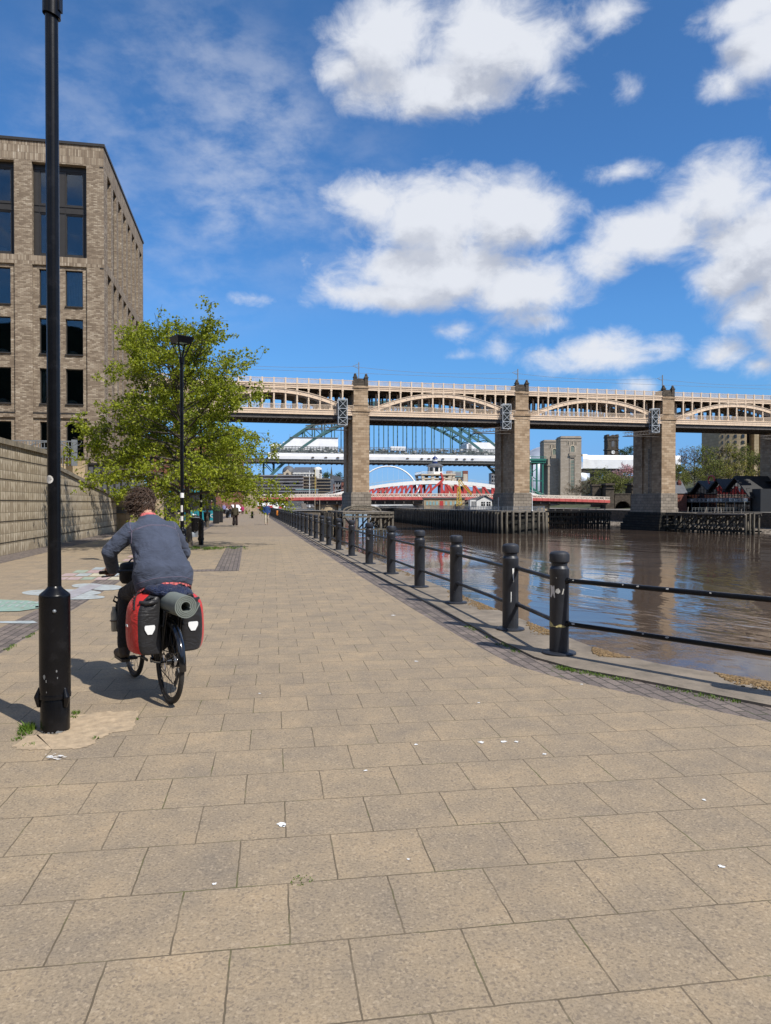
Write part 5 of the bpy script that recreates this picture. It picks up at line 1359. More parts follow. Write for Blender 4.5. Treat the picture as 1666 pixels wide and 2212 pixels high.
# ---------------------------------------------------------------- trees
def make_tree(name, label, loc, seed, H, prof, trunk_r, clear, nlimb, leaf, nleaf, lsize, group=None, leader=1, world_rz=0, twigs=1.0, up=.55, leafm='leaf', droop=.25, spray=.10, cat='tree', lean=(0,0), minr=.006, sub=5, trunk_bark='bark'):
    """prof: list of (height fraction, crown radius). Limbs reach the profile, carry side shoots, leaves sit along the shoots."""
    r = random.Random(seed)
    def PR(t):
        for (a, ra), (b, rb) in zip(prof[:-1], prof[1:]):
            if a <= t <= b: return ra+(rb-ra)*(t-a)/(b-a)
        return prof[0][1] if t < prof[0][0] else prof[-1][1]
    t_ = thing(name, label, cat, loc, group, rz=world_rz)
    m = MB(); shoots = []
    tr = []; n = 9
    for i in range(n+1):
        f = i/n; tr.append(Vector((lean[0]*f*f+.05*H*.12*noise.noise(Vector((f*3,seed,0))), lean[1]*f*f+.05*H*.12*noise.noise(Vector((f*3,seed,7))), H*.93*f)))
    m.path(tr,[max(minr,trunk_r*(1.0+.45*math.exp(-i*3))*(1-.93*(i/n))) for i in range(n+1)],9)
    def tp(z):
        f = max(0,min(.999,z/(H*.93)))*n; i = int(f); return tr[i].lerp(tr[i+1],f-i)
    def limb(start, az, el0, length, r0, order, kz):
        k = 6 if order == 0 else 5
        d = Vector((math.cos(az)*math.cos(el0), math.sin(az)*math.cos(el0), math.sin(el0))); p = start.copy(); pts = [p.copy()]
        for i in range(k):
            d = (d+Vector((r.gauss(0,.10),r.gauss(0,.10),r.gauss(0,.07)+kz/k))).normalized()
            p = p+d*length/k; pts.append(p.copy())
        m.path(pts,[max(minr*.6,r0*(1-.85*i/k)) for i in range(k+1)],6 if order == 0 else 4,0,False)
        return pts
    ga = r.uniform(0,6)
    for i in range(nlimb):
        f = (i+.5)/nlimb; z = clear+(H*.90-clear)*f**1.05; az = ga+i*2.39996+r.gauss(0,.3)
        zt = min(.99,(z+.35*H*(.25+.1*f))/H)
        Rr = PR(zt)*r.uniform(.78,1.08); 
        el0 = up*(.55+.75*f)+r.gauss(0,.12); L = max(.4,Rr/max(.35,math.cos(el0*.8)))
        pts = limb(tp(z),az,el0,L,trunk_r*(.42*(1-f)+.10),0,-droop*(1-f)*1.6+.1)
        shoots.append((pts,.35))
        ns = max(2,int(sub*(L/2.2)*twigs))
        for j in range(ns):
            u = .22+.78*(j+r.random())/ns; q = u*(len(pts)-1); a = int(min(q,len(pts)-2)); st = pts[a].lerp(pts[a+1],q-a)
            dv = (pts[a+1]-pts[a]).normalized(); baz = math.atan2(dv.y,dv.x)+r.choice((-1,1))*r.uniform(.4,1.1); bel = math.asin(max(-1,min(1,dv.z)))*.6+r.gauss(.12,.3)
            l2 = L*r.uniform(.22,.42)*(1.15-.5*u)
            p2 = limb(st,baz,bel,l2,trunk_r*.09*(1.2-u)+minr*.6,1,-droop*.5)
            shoots.append((p2,.1))
            for w in range(int(2*twigs+.5)):
                q2 = r.uniform(.3,.95)*(len(p2)-1); a2 = int(min(q2,len(p2)-2)); s3 = p2[a2].lerp(p2[a2+1],q2-a2)
                shoots.append((limb(s3,baz+r.gauss(0,.8),bel+r.gauss(.0,.4),l2*r.uniform(.35,.7),minr*.8,2,-droop*.5),.0))
    # leaning co-leaders in the top
    for i in range(leader*3):
        z = H*r.uniform(.45,.7); pts = limb(tp(z),r.uniform(0,6.28),R(r.uniform(58,76)),(H-z)*r.uniform(.75,1.05),trunk_r*.22,0,.1); shoots.append((pts,.3))
        for j in range(9):
            u = .3+.7*(j+r.random())/9; q = u*(len(pts)-1); a = int(min(q,len(pts)-2)); st = pts[a].lerp(pts[a+1],q-a)
            shoots.append((limb(st,r.uniform(0,6.28),r.uniform(.2,.9),(H-z)*r.uniform(.12,.28),minr,2,0),.1))
    add(m,'trunk',M[trunk_bark],t_,60,fix=False)
    lm = MB(); tot = sum((s[-1]-s[0]).length for s,_ in shoots); vs, fs = [], []
    for pts, skip in shoots:
        L = (pts[-1]-pts[0]).length; c = nleaf*L/tot; c = int(c)+(1 if r.random() < c-int(c) else 0)
        for _ in range(c):
            u = skip+(1-skip)*(1-r.random()**1.5*.97); q = u*(len(pts)-1); a = int(min(q,len(pts)-2)); p = pts[a].lerp(pts[a+1],q-a)
            if _ % 6 == 0: cl = p+Vector((r.gauss(0,spray),r.gauss(0,spray),r.gauss(-.03,spray*.8)))
            p = cl+Vector((r.gauss(0,lsize*.55),r.gauss(0,lsize*.55),r.gauss(0,lsize*.5)))
            if noise.noise(p*1.25+Vector((seed,0,0))) < -.12: continue
            s = lsize*r.uniform(.6,1.25)
            d = Vector((r.gauss(0,1),r.gauss(0,1),r.gauss(-.5,.7))).normalized(); x = d.cross(Vector((r.gauss(0,1),r.gauss(0,1),r.gauss(0,1)))).normalized(); nrm = d.cross(x)
            b = len(vs); cup = s*.16
            vs += [p, p+d*s*.35+x*s*.46+nrm*cup, p+d*s*1.0, p+d*s*.35-x*s*.46+nrm*cup]
            fs += [(b,b+1,b+2),(b,b+2,b+3)]
    lm.add(vs,fs)
    cr = add(lm,'crown',M[leafm],t_,0,fix=False)
    return t_
TR1 = gp(407,1184)
make_tree('lime_tree','big lime tree in fresh spring leaf right behind the V-armed lamp post',(TR1[0],TR1[1],0),7,8.55,
    [(0,2.3),(.2,3.3),(.45,3.7),(.6,3.3),(.75,2.8),(.86,2.1),(.95,1.3),(1,.5)],.115,1.75,58,'leaf',66000,.096,'lime trees along the promenade',leader=3,up=.66,droop=.42,spray=.11,twigs=1.25,sub=6,lean=(-.75,0),minr=.009)
t2 = make_tree('lime_tree','forked lime tree behind the big one, nearer the tiled wall',(-3.7,38.5,0),19,8.2,
    [(0,3.0),(.25,4.0),(.5,3.6),(.75,2.2),(1,.3)],.10,1.9,28,'leaf',17000,.135,'lime trees along the promenade',leader=1,up=.6,droop=.4,spray=.13)
make_tree('lime_tree','farther lime tree low on the right of the big one, above the café',(-2.9,52.5,0),23,7.6,
    [(0,2.8),(.25,3.8),(.5,3.2),(.75,2.0),(1,.3)],.09,2.1,22,'leaf',12000,.15,'lime trees along the promenade',leader=1,up=.55,droop=.4,spray=.15)
# weeds round the tree foot
m = MB(); rnd = random.Random(31)
for i in range(80):
    x = TR1[0]+.8+rnd.gauss(0,.6); y = TR1[1]-.5+rnd.gauss(0,.35)
    if i%3 == 0: x, y = TR1[0]+rnd.gauss(0,.35), TR1[1]+rnd.gauss(0,.3)
    tuft(m,(x,y,0),12,.085,.12,rnd,.010)
o = add(m,'tree_pit_weeds',M['grass'],angle=0,fix=False); tag(o,'green weeds sprouting round the foot of the lime tree','weeds',kind='stuff')

# ---------------------------------------------------------------- café terrace by the promenade
def banner(x0, y0, x1, y1, h, label, text, tsize, tpos):
    t = thing('barrier_banner',label,'café barrier',((x0+x1)/2,(y0+y1)/2,0),'teal café barriers',world=True)
    m = MB(); d = Vector((x1-x0,y1-y0,0)); L = d.length; d.normalize(); n_ = 14
    A, B_ = [], []; nx = Vector((d.y,-d.x,0))
    for i in range(n_+1):
        p = Vector((x0,y0,0))+d*L*i/n_+nx*.02*math.sin(i*1.3); A.append(p+Vector((0,0,.12))); B_.append(p+Vector((0,0,h)))
    m.strip(A,B_); A2=[p-nx*.012 for p in A]; B2=[p-nx*.012 for p in B_]; m.strip(B_,B2); m.strip(A2,B2)
    add(m,'cloth',M['teal'],t,40)
    m = MB()
    for q in (0,1):
        p = Vector((x0,y0,0))+d*L*q; m.tube(p,p+Vector((0,0,h+.06)),.022,None,8); m.lathe(p.x,p.y,[(.16,0),(.16,.015),(.03,.03)],14)
    m.tube(Vector((x0,y0,h+.01)),Vector((x1,y1,h+.01)),.014,None,6); add(m,'frame',M['mblack'],t,40)
    cu = bpy.data.curves.new('l','FONT'); cu.body = text; cu.size = tsize; cu.extrude = .004; cu.align_x = 'RIGHT'
    to = bpy.data.objects.new('l',cu); COL.objects.link(to); dg = bpy.context.evaluated_depsgraph_get(); me = bpy.data.meshes.new_from_object(to.evaluated_get(dg)); bpy.data.objects.remove(to)
    mm = Matrix.Translation(Vector((x0,y0,0))+d*L*tpos[0]+nx*.036+Vector((0,0,tpos[1]))-Vector(((x0+x1)/2,(y0+y1)/2,0))) @ Matrix.Rotation(math.atan2(d.y,d.x),4,'Z') @ Matrix.Rotation(PI/2,4,'X')
    me.transform(mm); me.name = 'lettering'; o = add(me,'lettering',M['lettering'],t,0)
    return t
a, b_ = gp(398,1128), gp(431,1128)
banner(a[0],a[1],b_[0],b_[1],1.05,'teal café barrier lettered NO in white, nearer of the two','NO',.44,(.86,.40))
a, b_ = gp(434,1127.5), gp(464,1127.5)
banner(a[0],a[1],b_[0],b_[1],1.03,'teal café barrier lettered NO in white, half hidden by the farther bin','NO',.44,(.97,.42))
def bin_(name, px, py, label, s=1.0):
    x, y, _ = gp(px,py); t = thing('litter_bin',label,'bin',(x,y,0),'litter bins')
    m = MB(); m.lathe(0,0,[(.17*s,.30*s),(.20*s,.34*s),(.235*s,.9*s),(.24*s,.93*s)],24)
    for i in range(18):
        a = 2*PI*i/18; m.bar((.20*s*math.cos(a),.20*s*math.sin(a),.36*s),(.242*s*math.cos(a),.242*s*math.sin(a),.9*s),.012,.01)
    add(m,'body',M['black'],t,30)
    m = MB(); m.lathe(0,0,[(.255*s,.92*s),(.262*s,.95*s),(.262*s,1.02*s),(.25*s,1.04*s),(.12*s,1.075*s),(.05*s,1.08*s)],24); add(m,'lid',M['black'],t,30)
    m = MB(); m.lathe(0,0,[(.2635*s,.955*s),(.2635*s,1.0*s)],24,0,False); add(m,'band',M['railsteel'],t,30)
    m = MB(); m.lathe(-.10*s,0,[(.17*s,0),(.165*s,.16*s),(.12*s,.27*s),(.03*s,.31*s)],16); m.box(.02*s,.16*s,-.06*s,.06*s,0,.32*s); add(m,'concrete_foot',M['railsteel'],t,40)
    return t
t = bin_('b',420,1160,'black litter bin with a white cup on its lid beside the lime trunk',1.0)
m = MB(); m.path([(-.03,0,1.09),(-.06,.0,1.10),(-.10,.01,1.105)],[.045,.05,.04],12); o = add(m,'paper_cup',M['white'],None,40); o.location = t.location; tag(o,'white paper cup lying on top of the litter bin','cup')
bin_('b',447,1135,'black litter bin standing in front of the farther teal barrier',1.0)
def closed_parasol(x, y, label, h=2.7):
    t = thing('closed_parasol',label,'parasol',(x,y,0),'closed parasols on the café terrace')
    m = MB(); m.tube((0,0,0),(0,0,h+.1),.03,None,8); m.lathe(0,0,[(.32,0),(.32,.05),(.05,.08)],16); add(m,'pole',M['mblack'],t,40)
    m = MB(); rings = []
    for z, r_ in ((.95,.20),(1.0,.24),(1.4,.21),(1.55,.13),(1.62,.12),(1.9,.17),(2.4,.11),(h,.04)):
        rings.append([(r_*(1+.28*math.cos(8*a))*math.cos(a),r_*(1+.28*math.cos(8*a))*math.sin(a),z) for a in [2*PI*j/48 for j in range(48)]])
    m.rings(rings,True); add(m,'canopy',M['blackfabric'],t,60)
for i,(px,d) in enumerate(((352,50),(372,56),(398,60),(414,66),(438,68),(452,74),(463,78))):
    x,y,_ = W((fx(px,d),d,0)); closed_parasol(x,y,'%s closed black parasol on the café terrace, counted from the tiled wall' % ordinal(i+1))
# dark planters with shrubs, tables and chairs along the terrace edge
def planter(px, py, w, h, label):
    x,y,_ = gp(px,py); t = thing('planter_box',label,'planter',(x,y,0),'black planters by the café')
    m = MB(); m.box(-w/2,w/2,-.25,.25,0,h,0)
    for i in range(int(w/.16)): m.box(-w/2+.02+i*.16,-w/2+.13+i*.16,-.262,-.248,.03,h-.03,0)
    m.box(-w/2-.02,w/2+.02,-.27,.27,h,h+.04,0); add(m,'box',M['mblack'],t,0)
    lm = MB(); r_ = random.Random(px)
    for i in range(420):
        p = Vector((r_.uniform(-w/2,w/2),r_.uniform(-.22,.22),h+abs(r_.gauss(0,.28)))); s=.07; d_=Vector((r_.gauss(0,1),r_.gauss(0,1),r_.gauss(.3,1))).normalized(); q=d_.orthogonal().normalized()
        lm.add([p,p+d_*s*.5+q*s*.4,p+d_*s,p+d_*s*.5-q*s*.4],[(0,1,2,3)])
    add(lm,'shrub',M['leafdark'],t,0,fix=False)
planter(467,1131,.5,1.0,'black planter post at the corner of the café terrace'); planter(474,1128.5,.6,.95,'black planter with a small conical shrub by the promenade'); planter(350,1128,2.4,.8,'long black planter on the café terrace behind the rider')
def table_set(px, d, label):
    x,y,_ = W((fx(px,d),d,0)); t = thing('cafe_table',label,'table',(x,y,0),'tables on the café terrace')
    m = MB(); m.lathe(0,0,[(.40,.72),(.40,.75)],20); add(m,'tabletop',M['mblack'],t,30)
    m = MB(); m.tube((0,0,0),(0,0,.72),.035,None,8); m.lathe(0,0,[(.25,0),(.25,.02)],16); add(m,'pedestal',M['mblack'],t,30)
    return (x,y)
def chair(x, y, rz, label):
    t = thing('cafe_chair',label,'chair',(x,y,0),'chairs on the café terrace',rz=rz)
    m = MB(); m.box(-.21,.21,-.21,.21,.43,.46); add(m,'seat',M['mblack'],t)
    m = MB(); m.box(-.21,.21,.19,.215,.46,.88); add(m,'backrest',M['mblack'],t)
    for sx in (-1,1):
        for sy in (-1,1): m = MB(); m.tube((sx*.18,sy*.18,.44),(sx*.2,sy*.2,0),.014,None,6); add(m,'leg',M['mblack'],t)
tl = [(357,46,'black café table just right of the rider’s shoulder'),(379,54,'black café table behind the forked tree'),(404,62,'black café table beyond the nearer teal barrier')]
for i,(px,d,lab) in enumerate(tl):
    x,y = table_set(px,d,lab); chair(x-.6,y-.2,R(80),'black café chair on the left of the %s café table from the wall' % ORD[i]); chair(x+.6,y+.2,R(-80),'black café chair on the right of the %s café table from the wall' % ORD[i])
# low buildings behind the café and along the quay, seen through the leaves
def shed(name, label, px0, px1, d, ztop, mt, depth=14, cat='building', roof='roofgrey', z0=0, windows=None, wm='glass', group=None, pitch=0):
    x0, x1 = fx(px0,d), fx(px1,d); base = W(((x0+x1)/2,d,z0)); t = thing(name,label,cat,base,group,world=True)
    m = MB(W); m.box(x0,x1,d,d+depth,z0,ztop); add(m,'wall',M[mt],t,0)
    m = MB(W); ov = .25
    if pitch:
        m.prism_yz([(d-ov,ztop),(d+depth/2,ztop+pitch),(d+depth+ov,ztop)],x0-ov,x1+ov)
    else: m.box(x0-ov,x1+ov,d-ov,d+depth+ov,ztop+.004,ztop+.35)
    add(m,'roof',M[roof],t,0)
    if windows:
        nx, nz, wf, hf, zb, zt = windows; wx = (x1-x0)/nx; wz = (zt-zb)/nz
        for i in range(nx):
            for j in range(nz):
                xa = x0+wx*(i+.5-wf/2); za = zb+wz*(j+.5-hf/2); m = MB(W); m.box(xa,xa+wx*wf,d-.08,d+.05,za,za+wz*hf,0)
                m.box(xa-.12,xa+wx*wf+.12,d-.16,d+.05,za-.18,za-.003,1); add(m,'window',[M[wm],M['creamstone']],t,0)
    return t
shed('cafe_pavilion','low dark café pavilion with teal fascia behind the closed parasols',250,402,84,3.0,'mblack',12,windows=(6,1,.7,.8,.4,2.7),roof='teal')
shed('brick_warehouse','red brick warehouse glimpsed through the lime leaves',318,470,118,11.5,'redbrick',22,windows=(7,3,.4,.55,1.5,10.5))
shed('quayside_hall','tan stone quayside hall beyond the trees under the big bridge',452,531,150,5.6,'tanstone',14,windows=(5,1,.4,.5,.8,4.2))
# ---------------------------------------------------------------- people on the promenade
def clothes(name, col, **kw): return mat_fab(name,col,**kw)
def pedestrian(pos, face, label, H, coat, legs, hair, skirt=False, stride=.16, arms='swing', shoes=(.3,.3,.3), coatlen=.0, sit=False, group=None, hairlen=0, hood=None, flare=0.0, hat=None):
    s = H/1.72
    m = MB(); hipz = .90; L = {}; 
    for sd in (-1,1):
        st = stride*sd
        if sit:
            L[sd] = [Vector((sd*.10,.0,.50)),Vector((sd*.12,.43,.50)),Vector((sd*.12,.40 + .06*sd,.09))]
        else:
            L[sd] = [Vector((sd*.095,0,hipz)),Vector((sd*.10,st*.55+.03,.48)),Vector((sd*.10,st-(.05 if st<0 else 0),.09+(.03 if st<0 else 0)))]
    oz = -.40 if sit else 0; ly = .10 if sit else 0
    loft(m,[((0,0,.86+oz),.15,.10,0),((0,.0,1.0+oz),.135,.095,.0),((0,ly*.5,1.2+oz),.15,.10,0),((0,ly,1.38+oz),.165,.09,0),((0,ly,1.45+oz),.06,.06,0)],20)
    hc = Vector((0,ly+.02,1.60+oz)); m.caps([(0,ly,1.40+oz),(0,ly+.01,1.50+oz)],[.058,.055],10)
    m.ell(hc,.073,.09,.112,16,10); m.ell(hc+Vector((0,.09,-.01)),.013,.02,.02,8,5)
    for sd in (-1,1): m.ell(hc+Vector((sd*.073,0,-.01)),.01,.02,.03,8,5); m.ell(hc+Vector((sd*.028,.078,.012)),.012,.012,.010,6,4)
    m.ell(hc+Vector((0,.084,-.052)),.024,.012,.010,8,5)
    A = {}
    for sd in (-1,1):
        S_ = Vector((sd*.19,ly,1.37+oz)); sw = -stride*sd*.9
        if arms == 'pocket': E_, Wd = Vector((sd*.27,ly-.06,1.10+oz)), Vector((sd*.19,ly+.10,.93+oz))
        elif sit: E_, Wd = Vector((sd*.25,ly+.10,1.12+oz)), Vector((sd*.15,ly+.34,1.02+oz))
        else: E_, Wd = Vector((sd*.245,ly+sw*.4-.03,1.09+oz)), Vector((sd*.255,ly+sw+.04,.86+oz))
        A[sd] = (S_,E_,Wd); m.caps([S_,E_,Wd],[.05,.04,.028],10)
        hd = Wd+(Wd-E_).normalized()*.07; m.ell(hd,.024,.038,.05,10,7)
        dn = (Wd-E_).normalized()
        for f_ in range(4): m.caps([hd+Vector((0,-.03+.02*f_,0))+dn*.03,hd+Vector((-sd*.012,-.03+.02*f_,0))+dn*(.085+.008*(f_%3))],[.010,.009],6)
        m.caps([hd+Vector((-sd*.01,.03,.01)),hd+Vector((-sd*.025,.055,-.03))],[.011,.009],6)
        m.caps(L[sd],[.075,.052,.038],10); m.caps([L[sd][2],L[sd][2]+Vector((0,.13,-.05))],[.04,.032],8)
    me = remesh(m,'person',.014,2,.4)
    p = add(me,'person',M['skin'],None,180); p.location = pos; p.rotation_euler[2] = face; p.scale = (s,s,s); tag(p,label,'person',group)
    m = MB()
    loft(m,[((0,0,.80-coatlen+oz),.195,.135,0),((0,0,.95+oz),.195,.14,0),((0,ly*.5,1.18+oz),.185,.13,0),((0,ly,1.36+oz),.20,.12,0),((0,ly,1.435+oz),.13,.09,0),((0,ly,1.475+oz),.075,.07,0)],24)
    for sd in (-1,1): m.caps(list(A[sd]),[.082,.066,.055],10)
    me = remesh(m,'coat',.016,4,.5); wrinkle(me,[],.010,hash(label)%7); add(me,'coat',coat,p,180)
    m = MB()
    if not sit: m.ell((0,0,.90),.165,.125,.12,16,9)
    else: m.ell((0,.02,.52),.18,.15,.11,16,9)
    for sd in (-1,1): m.caps([L[sd][0],L[sd][1],L[sd][2]+Vector((0,0,.0))],[.108,.082+flare*.3,.066+flare],12)
    me = remesh(m,'trousers',.016,4,.5); wrinkle(me,[],.012,3); add(me,'trousers',legs,p,180)
    sm = pbr('shoe_leather',shoes,.6)
    for sd in (-1,1):
        m = MB(); a_ = L[sd][2]; m.caps([a_+Vector((0,-.03,-.045)),a_+Vector((0,.06,-.05)),a_+Vector((0,.15,-.055))],[.045,.045,.036],10); add(remesh(m,'shoe',.012,2),'shoe',sm,p,180)
    m = MB(); m.ell(hc+Vector((0,-.018,.028)),.086,.096,.105,16,10); 
    if hairlen: m.ell(hc+Vector((0,-.05,-.05)),.10,.075,.09+hairlen,14,9)
    hm_ = remesh(m,'hair',.012,1); wrinkle(hm_,[],.016,5)
    # keep the face clear
    import bmesh
    b = bmesh.new(); b.from_mesh(hm_); bmesh.ops.delete(b,geom=[v for v in b.verts if v.co.y > hc.y+.035 and v.co.z < hc.z+.055],context='VERTS'); b.to_mesh(hm_); b.free()
    add(hm_,'hair',hair,p,180)
    return p
hb = pbr('auburn_hair',(.11,.045,.018),.6,var=.4,scale=30); hd_ = pbr('dark_hair',(.02,.014,.010),.6,var=.4,scale=30); hg = pbr('grey_hair',(.30,.28,.26),.7,var=.2,scale=30)
C_olive = clothes('olive_brown_jacket',(.060,.052,.034)); C_brown = clothes('dark_brown_trousers',(.030,.020,.018)); C_royal = clothes('royal_blue_jumper',(.016,.045,.15)); C_beige = clothes('beige_cargo_trousers',(.42,.37,.29)); C_mag = clothes('magenta_coat',(.36,.025,.12)); C_dark = clothes('black_clothes',(.015,.015,.017)); C_grey = clothes('pale_grey_hoodie',(.36,.39,.44)); C_jean = clothes('pale_blue_jeans',(.14,.21,.32)); C_lil = clothes('lilac_fleece',(.20,.19,.36))
def gpos(px, py): p = gp(px,py); return (p[0],p[1],0)
pedestrian(gpos(508,1135),R(-4),'woman in an olive jacket and wide brown trousers walking away',1.62,C_olive,C_brown,hb,hairlen=.03,shoes=(.5,.5,.48),flare=.05)
pedestrian(gpos(576,1133.6),R(186),'man in a royal blue jumper and beige trousers walking towards us, hands in pockets',1.72,C_royal,C_beige,hd_,arms='pocket',shoes=(.18,.16,.14))
pedestrian(gpos(524,1112),R(180),'small person in a magenta coat far along the quay',1.38,C_mag,C_brown,hg,coatlen=.1)
pedestrian(gpos(484,1110.5),R(10),'person in a lilac fleece standing near the white car',1.6,C_lil,C_dark,hg)
bx, by, _ = gpos(492,1118)
bench = thing('promenade_bench','black bench by the promenade with two people sitting on it','bench',(bx,by,0),rz=R(-62))
m = MB()
for i in range(4): m.box(-.9,.9,-.2+.11*i,-.11+.11*i,.42,.45)
add(m,'seat',M['mblack'],bench)
m = MB()
for i in range(3): m.box(-.9,.9,-.27,-.245,.52+.13*i,.62+.13*i)
add(m,'backrest',M['mblack'],bench)
for sx in (-.8,.8):
    m = MB(); m.bar((sx,.18,.0),(sx,.18,.43),.05,.05); m.bar((sx,-.25,.0),(sx,-.25,.88),.05,.05); add(m,'leg',M['mblack'],bench)
cb, sb = math.cos(R(-62)), math.sin(R(-62))
def onbench(x, y): return (bx+x*cb-y*sb, by+x*sb+y*cb, 0)
pedestrian(onbench(-.4,-.02),R(-62),'seated person in a pale grey hoodie and pale jeans on the bench',1.72,C_grey,C_jean,hd_,sit=True,stride=.1,shoes=(.6,.6,.6))
pedestrian(onbench(.42,-.02),R(-62),'seated person in black on the far end of the bench',1.72,C_dark,C_dark,hd_,sit=True,stride=.1)
def post(px, py, h, r_, label):
    x,y,_ = gp(px,py); m = MB(); m.lathe(0,0,[(r_*1.15,0),(r_*1.15,.1),(r_,.12),(r_,h-.05),(r_*.7,h)],16); o = add(m,'short_post',M['black'],None,30); o.location = (x,y,0); tag(o,label,'post','short posts on the promenade')
post(545,1119.5,.78,.13,'short black post standing on the promenade near the rail'); post(491,1119,.8,.1,'short black post by the bench'); post(497,1113,.8,.12,'short black post under the far trees')
m = MB(); m.bevbox(-.22,.22,-.09,.09,0,.5,.05); bo = add(m,'lifebuoy_box',pbr('orange_lifebuoy_box',(.62,.20,.02),.5),None,30); x,y,_ = gp(563,1128); 
bo.location = (BP[26][0]-.02,BP[26][1]+1.3,.45); tag(bo,'orange lifebuoy box hung on the quay rail','lifebuoy box')
# vehicles parked under the far trees
def car(px, py, rz, label, body, stripe=None, L=4.3, H=1.5, van=False):
    x,y,_ = gp(px,py); t = thing('parked_van' if van else 'parked_car',label,'van' if van else 'car',(x,y,0),'vehicles parked under the swing bridge',rz=rz)
    m = MB(); hw = .88
    if van: side = [(-2.3,.35),(2.1,.35),(2.3,.55),(2.3,.95),(1.75,1.15),(1.15,2.0),(-2.25,2.05),(-2.3,1.9)]
    else: side = [(-2.1,.3),(2.05,.3),(2.12,.5),(2.05,.75),(1.05,.92),(.35,1.42),(-1.2,1.46),(-2.0,1.0),(-2.12,.6)]
    k = len(side); rings = []
    for xx, q in ((-hw,.93),(-hw*.94,1),(hw*.94,1),(hw,.93)):
        cz = .8; rings.append([(xx*(1 if z < 1.0 else .86),y_*q,cz+(z-cz)*q) for y_,z in side])
    m.rings(rings,True); add(m,'body',body,t,30)
    m = MB()
    if van: m.prism_yz([(1.16,1.93),(1.70,1.2),(1.4,1.1),(1.0,1.1),(1.0,1.93)],-.80,.80)
    else: m.prism_yz([(.30,1.36),(.95,.96),(-1.85,1.0),(-1.2,1.40)],-.79,.79)
    add(m,'windows',M['glass'],t,30)
    for sx in (-1,1):
        for y_ in (-1.35,1.35):
            m = MB(); torus(m,(sx*.80,y_,.31),'x',.23,.085,24,8); w_ = add(m,'wheel',M['rubber'],t,60); m = MB(); m.path([(sx*.78,y_,.31),(sx*.86,y_,.31)],.16,16); add(m,'rim',M['chrome'],w_,30)
    for sx in (-1,1): m = MB(); m.cbox((sx*.66,-2.09 if not van else -2.29,.78),.22,.06,.14); add(m,'tail_light',M['red'],t)
    if stripe:
        m = MB(); m.prism_yz([(1.05,2.0),(-2.2,2.05),(-2.2,2.18),(.9,2.14)] if van else [(.25,1.44),(-1.2,1.47),(-1.1,1.55),(.2,1.53)],-.6,.6); add(m,'roof_stripe',stripe,t)
    return t
wht = pbr('white_car_paint',(.78,.79,.8),.25,coat=.5,var=.03); yel = pbr('lime_yellow_livery',(.55,.62,.03),.4); 
car(502,1108,R(25),'white car parked beneath the last tree on the left',wht); car(497,1102.5,R(60),'white van with lime yellow roof parked behind the white car',wht,yel,van=True)
# ---------------------------------------------------------------- the high double-deck bridge on stone piers
HB_A = R(12.3)-YAW                   # bridge direction in the world
P1C = (-6.06,180.0)
_p1 = W((P1C[0],P1C[1],0)); SPAN = 42.5; PW = 4.2
hdir = Vector((math.cos(HB_A),math.sin(HB_A),0)); hnor = Vector((-hdir.y,hdir.x,0))
HBR = thing('stone_pier_bridge','tall double-deck bridge of cream iron arches on brown stone piers','bridge',(_p1[0],_p1[1],0),rz=HB_A)
# local frame: x along the bridge (0 = centre of the first pier right of the tree), y away, z up
def pier_mesh(parent, x, zb):
    D = 14.2
    m = MB()
    def cut(w,y0,y1,z0,z1,mt=0): m.box(x-w/2,x+w/2,y0,y1,z0,z1,mt)
    # shaft: two flanking legs with a recessed web between, seen on the pier's flank
    cut(4.2,.0,4.6,4.5,24.4); cut(4.2,D-4.6,D,4.5,24.4); cut(3.3,4.6,D-4.6,4.5,24.0)
    cut(4.35,-.08,4.7,23.6,24.2); 
    cut(3.55,.12,4.3,25.0,30.2); cut(3.55,D-4.3,D-.12,25.0,30.2); cut(3.0,4.3,D-4.3,25.0,30.0)
    pr = add(m,'pier',M['pier'],parent,0)
    m = MB()
    cut(4.75,-.28,4.9,24.4,24.75); cut(4.55,-.18,4.8,24.75,25.0); cut(4.75,D-4.9,D+.28,24.4,25.0)
    cut(3.85,-.02,4.5,25.9,26.25); cut(3.7,.05,4.4,29.6,29.85); cut(3.95,-.08,4.5,30.2,30.5); cut(3.75,.02,4.4,30.5,30.75); cut(3.85,D-4.5,D+.05,30.2,30.75)
    add(m,'cornice',M['pier'],pr,0)
    m = MB(); cut(5.0,-.4,D+.4,zb,4.2); cut(4.8,-.3,D+.3,4.2,4.5); cut(5.3,-.55,D+.55,zb,zb+1.1 if zb > -2 else .4)
    add(m,'pier_base',M['pierbase'],pr,0)
    m = MB(); cut(3.3,.1,4.2,30.75,31.9); cut(3.0,.25,4.0,31.9,32.6)
    for sx in (-1,1):
        xx = x+sx*1.38; m.box(xx-.42,xx+.42,-.02,.85,30.75,32.7); m.box(xx-.52,xx+.52,-.12,.95,32.7,32.95); m.box(xx-.36,xx+.36,.05,.8,32.95,33.3); m.lathe(xx,.42,[(.30,33.3),(.36,33.5),(.26,33.72),(.05,33.85)],10)
    add(m,'turret',M['sooty'],pr,30)
    return pr
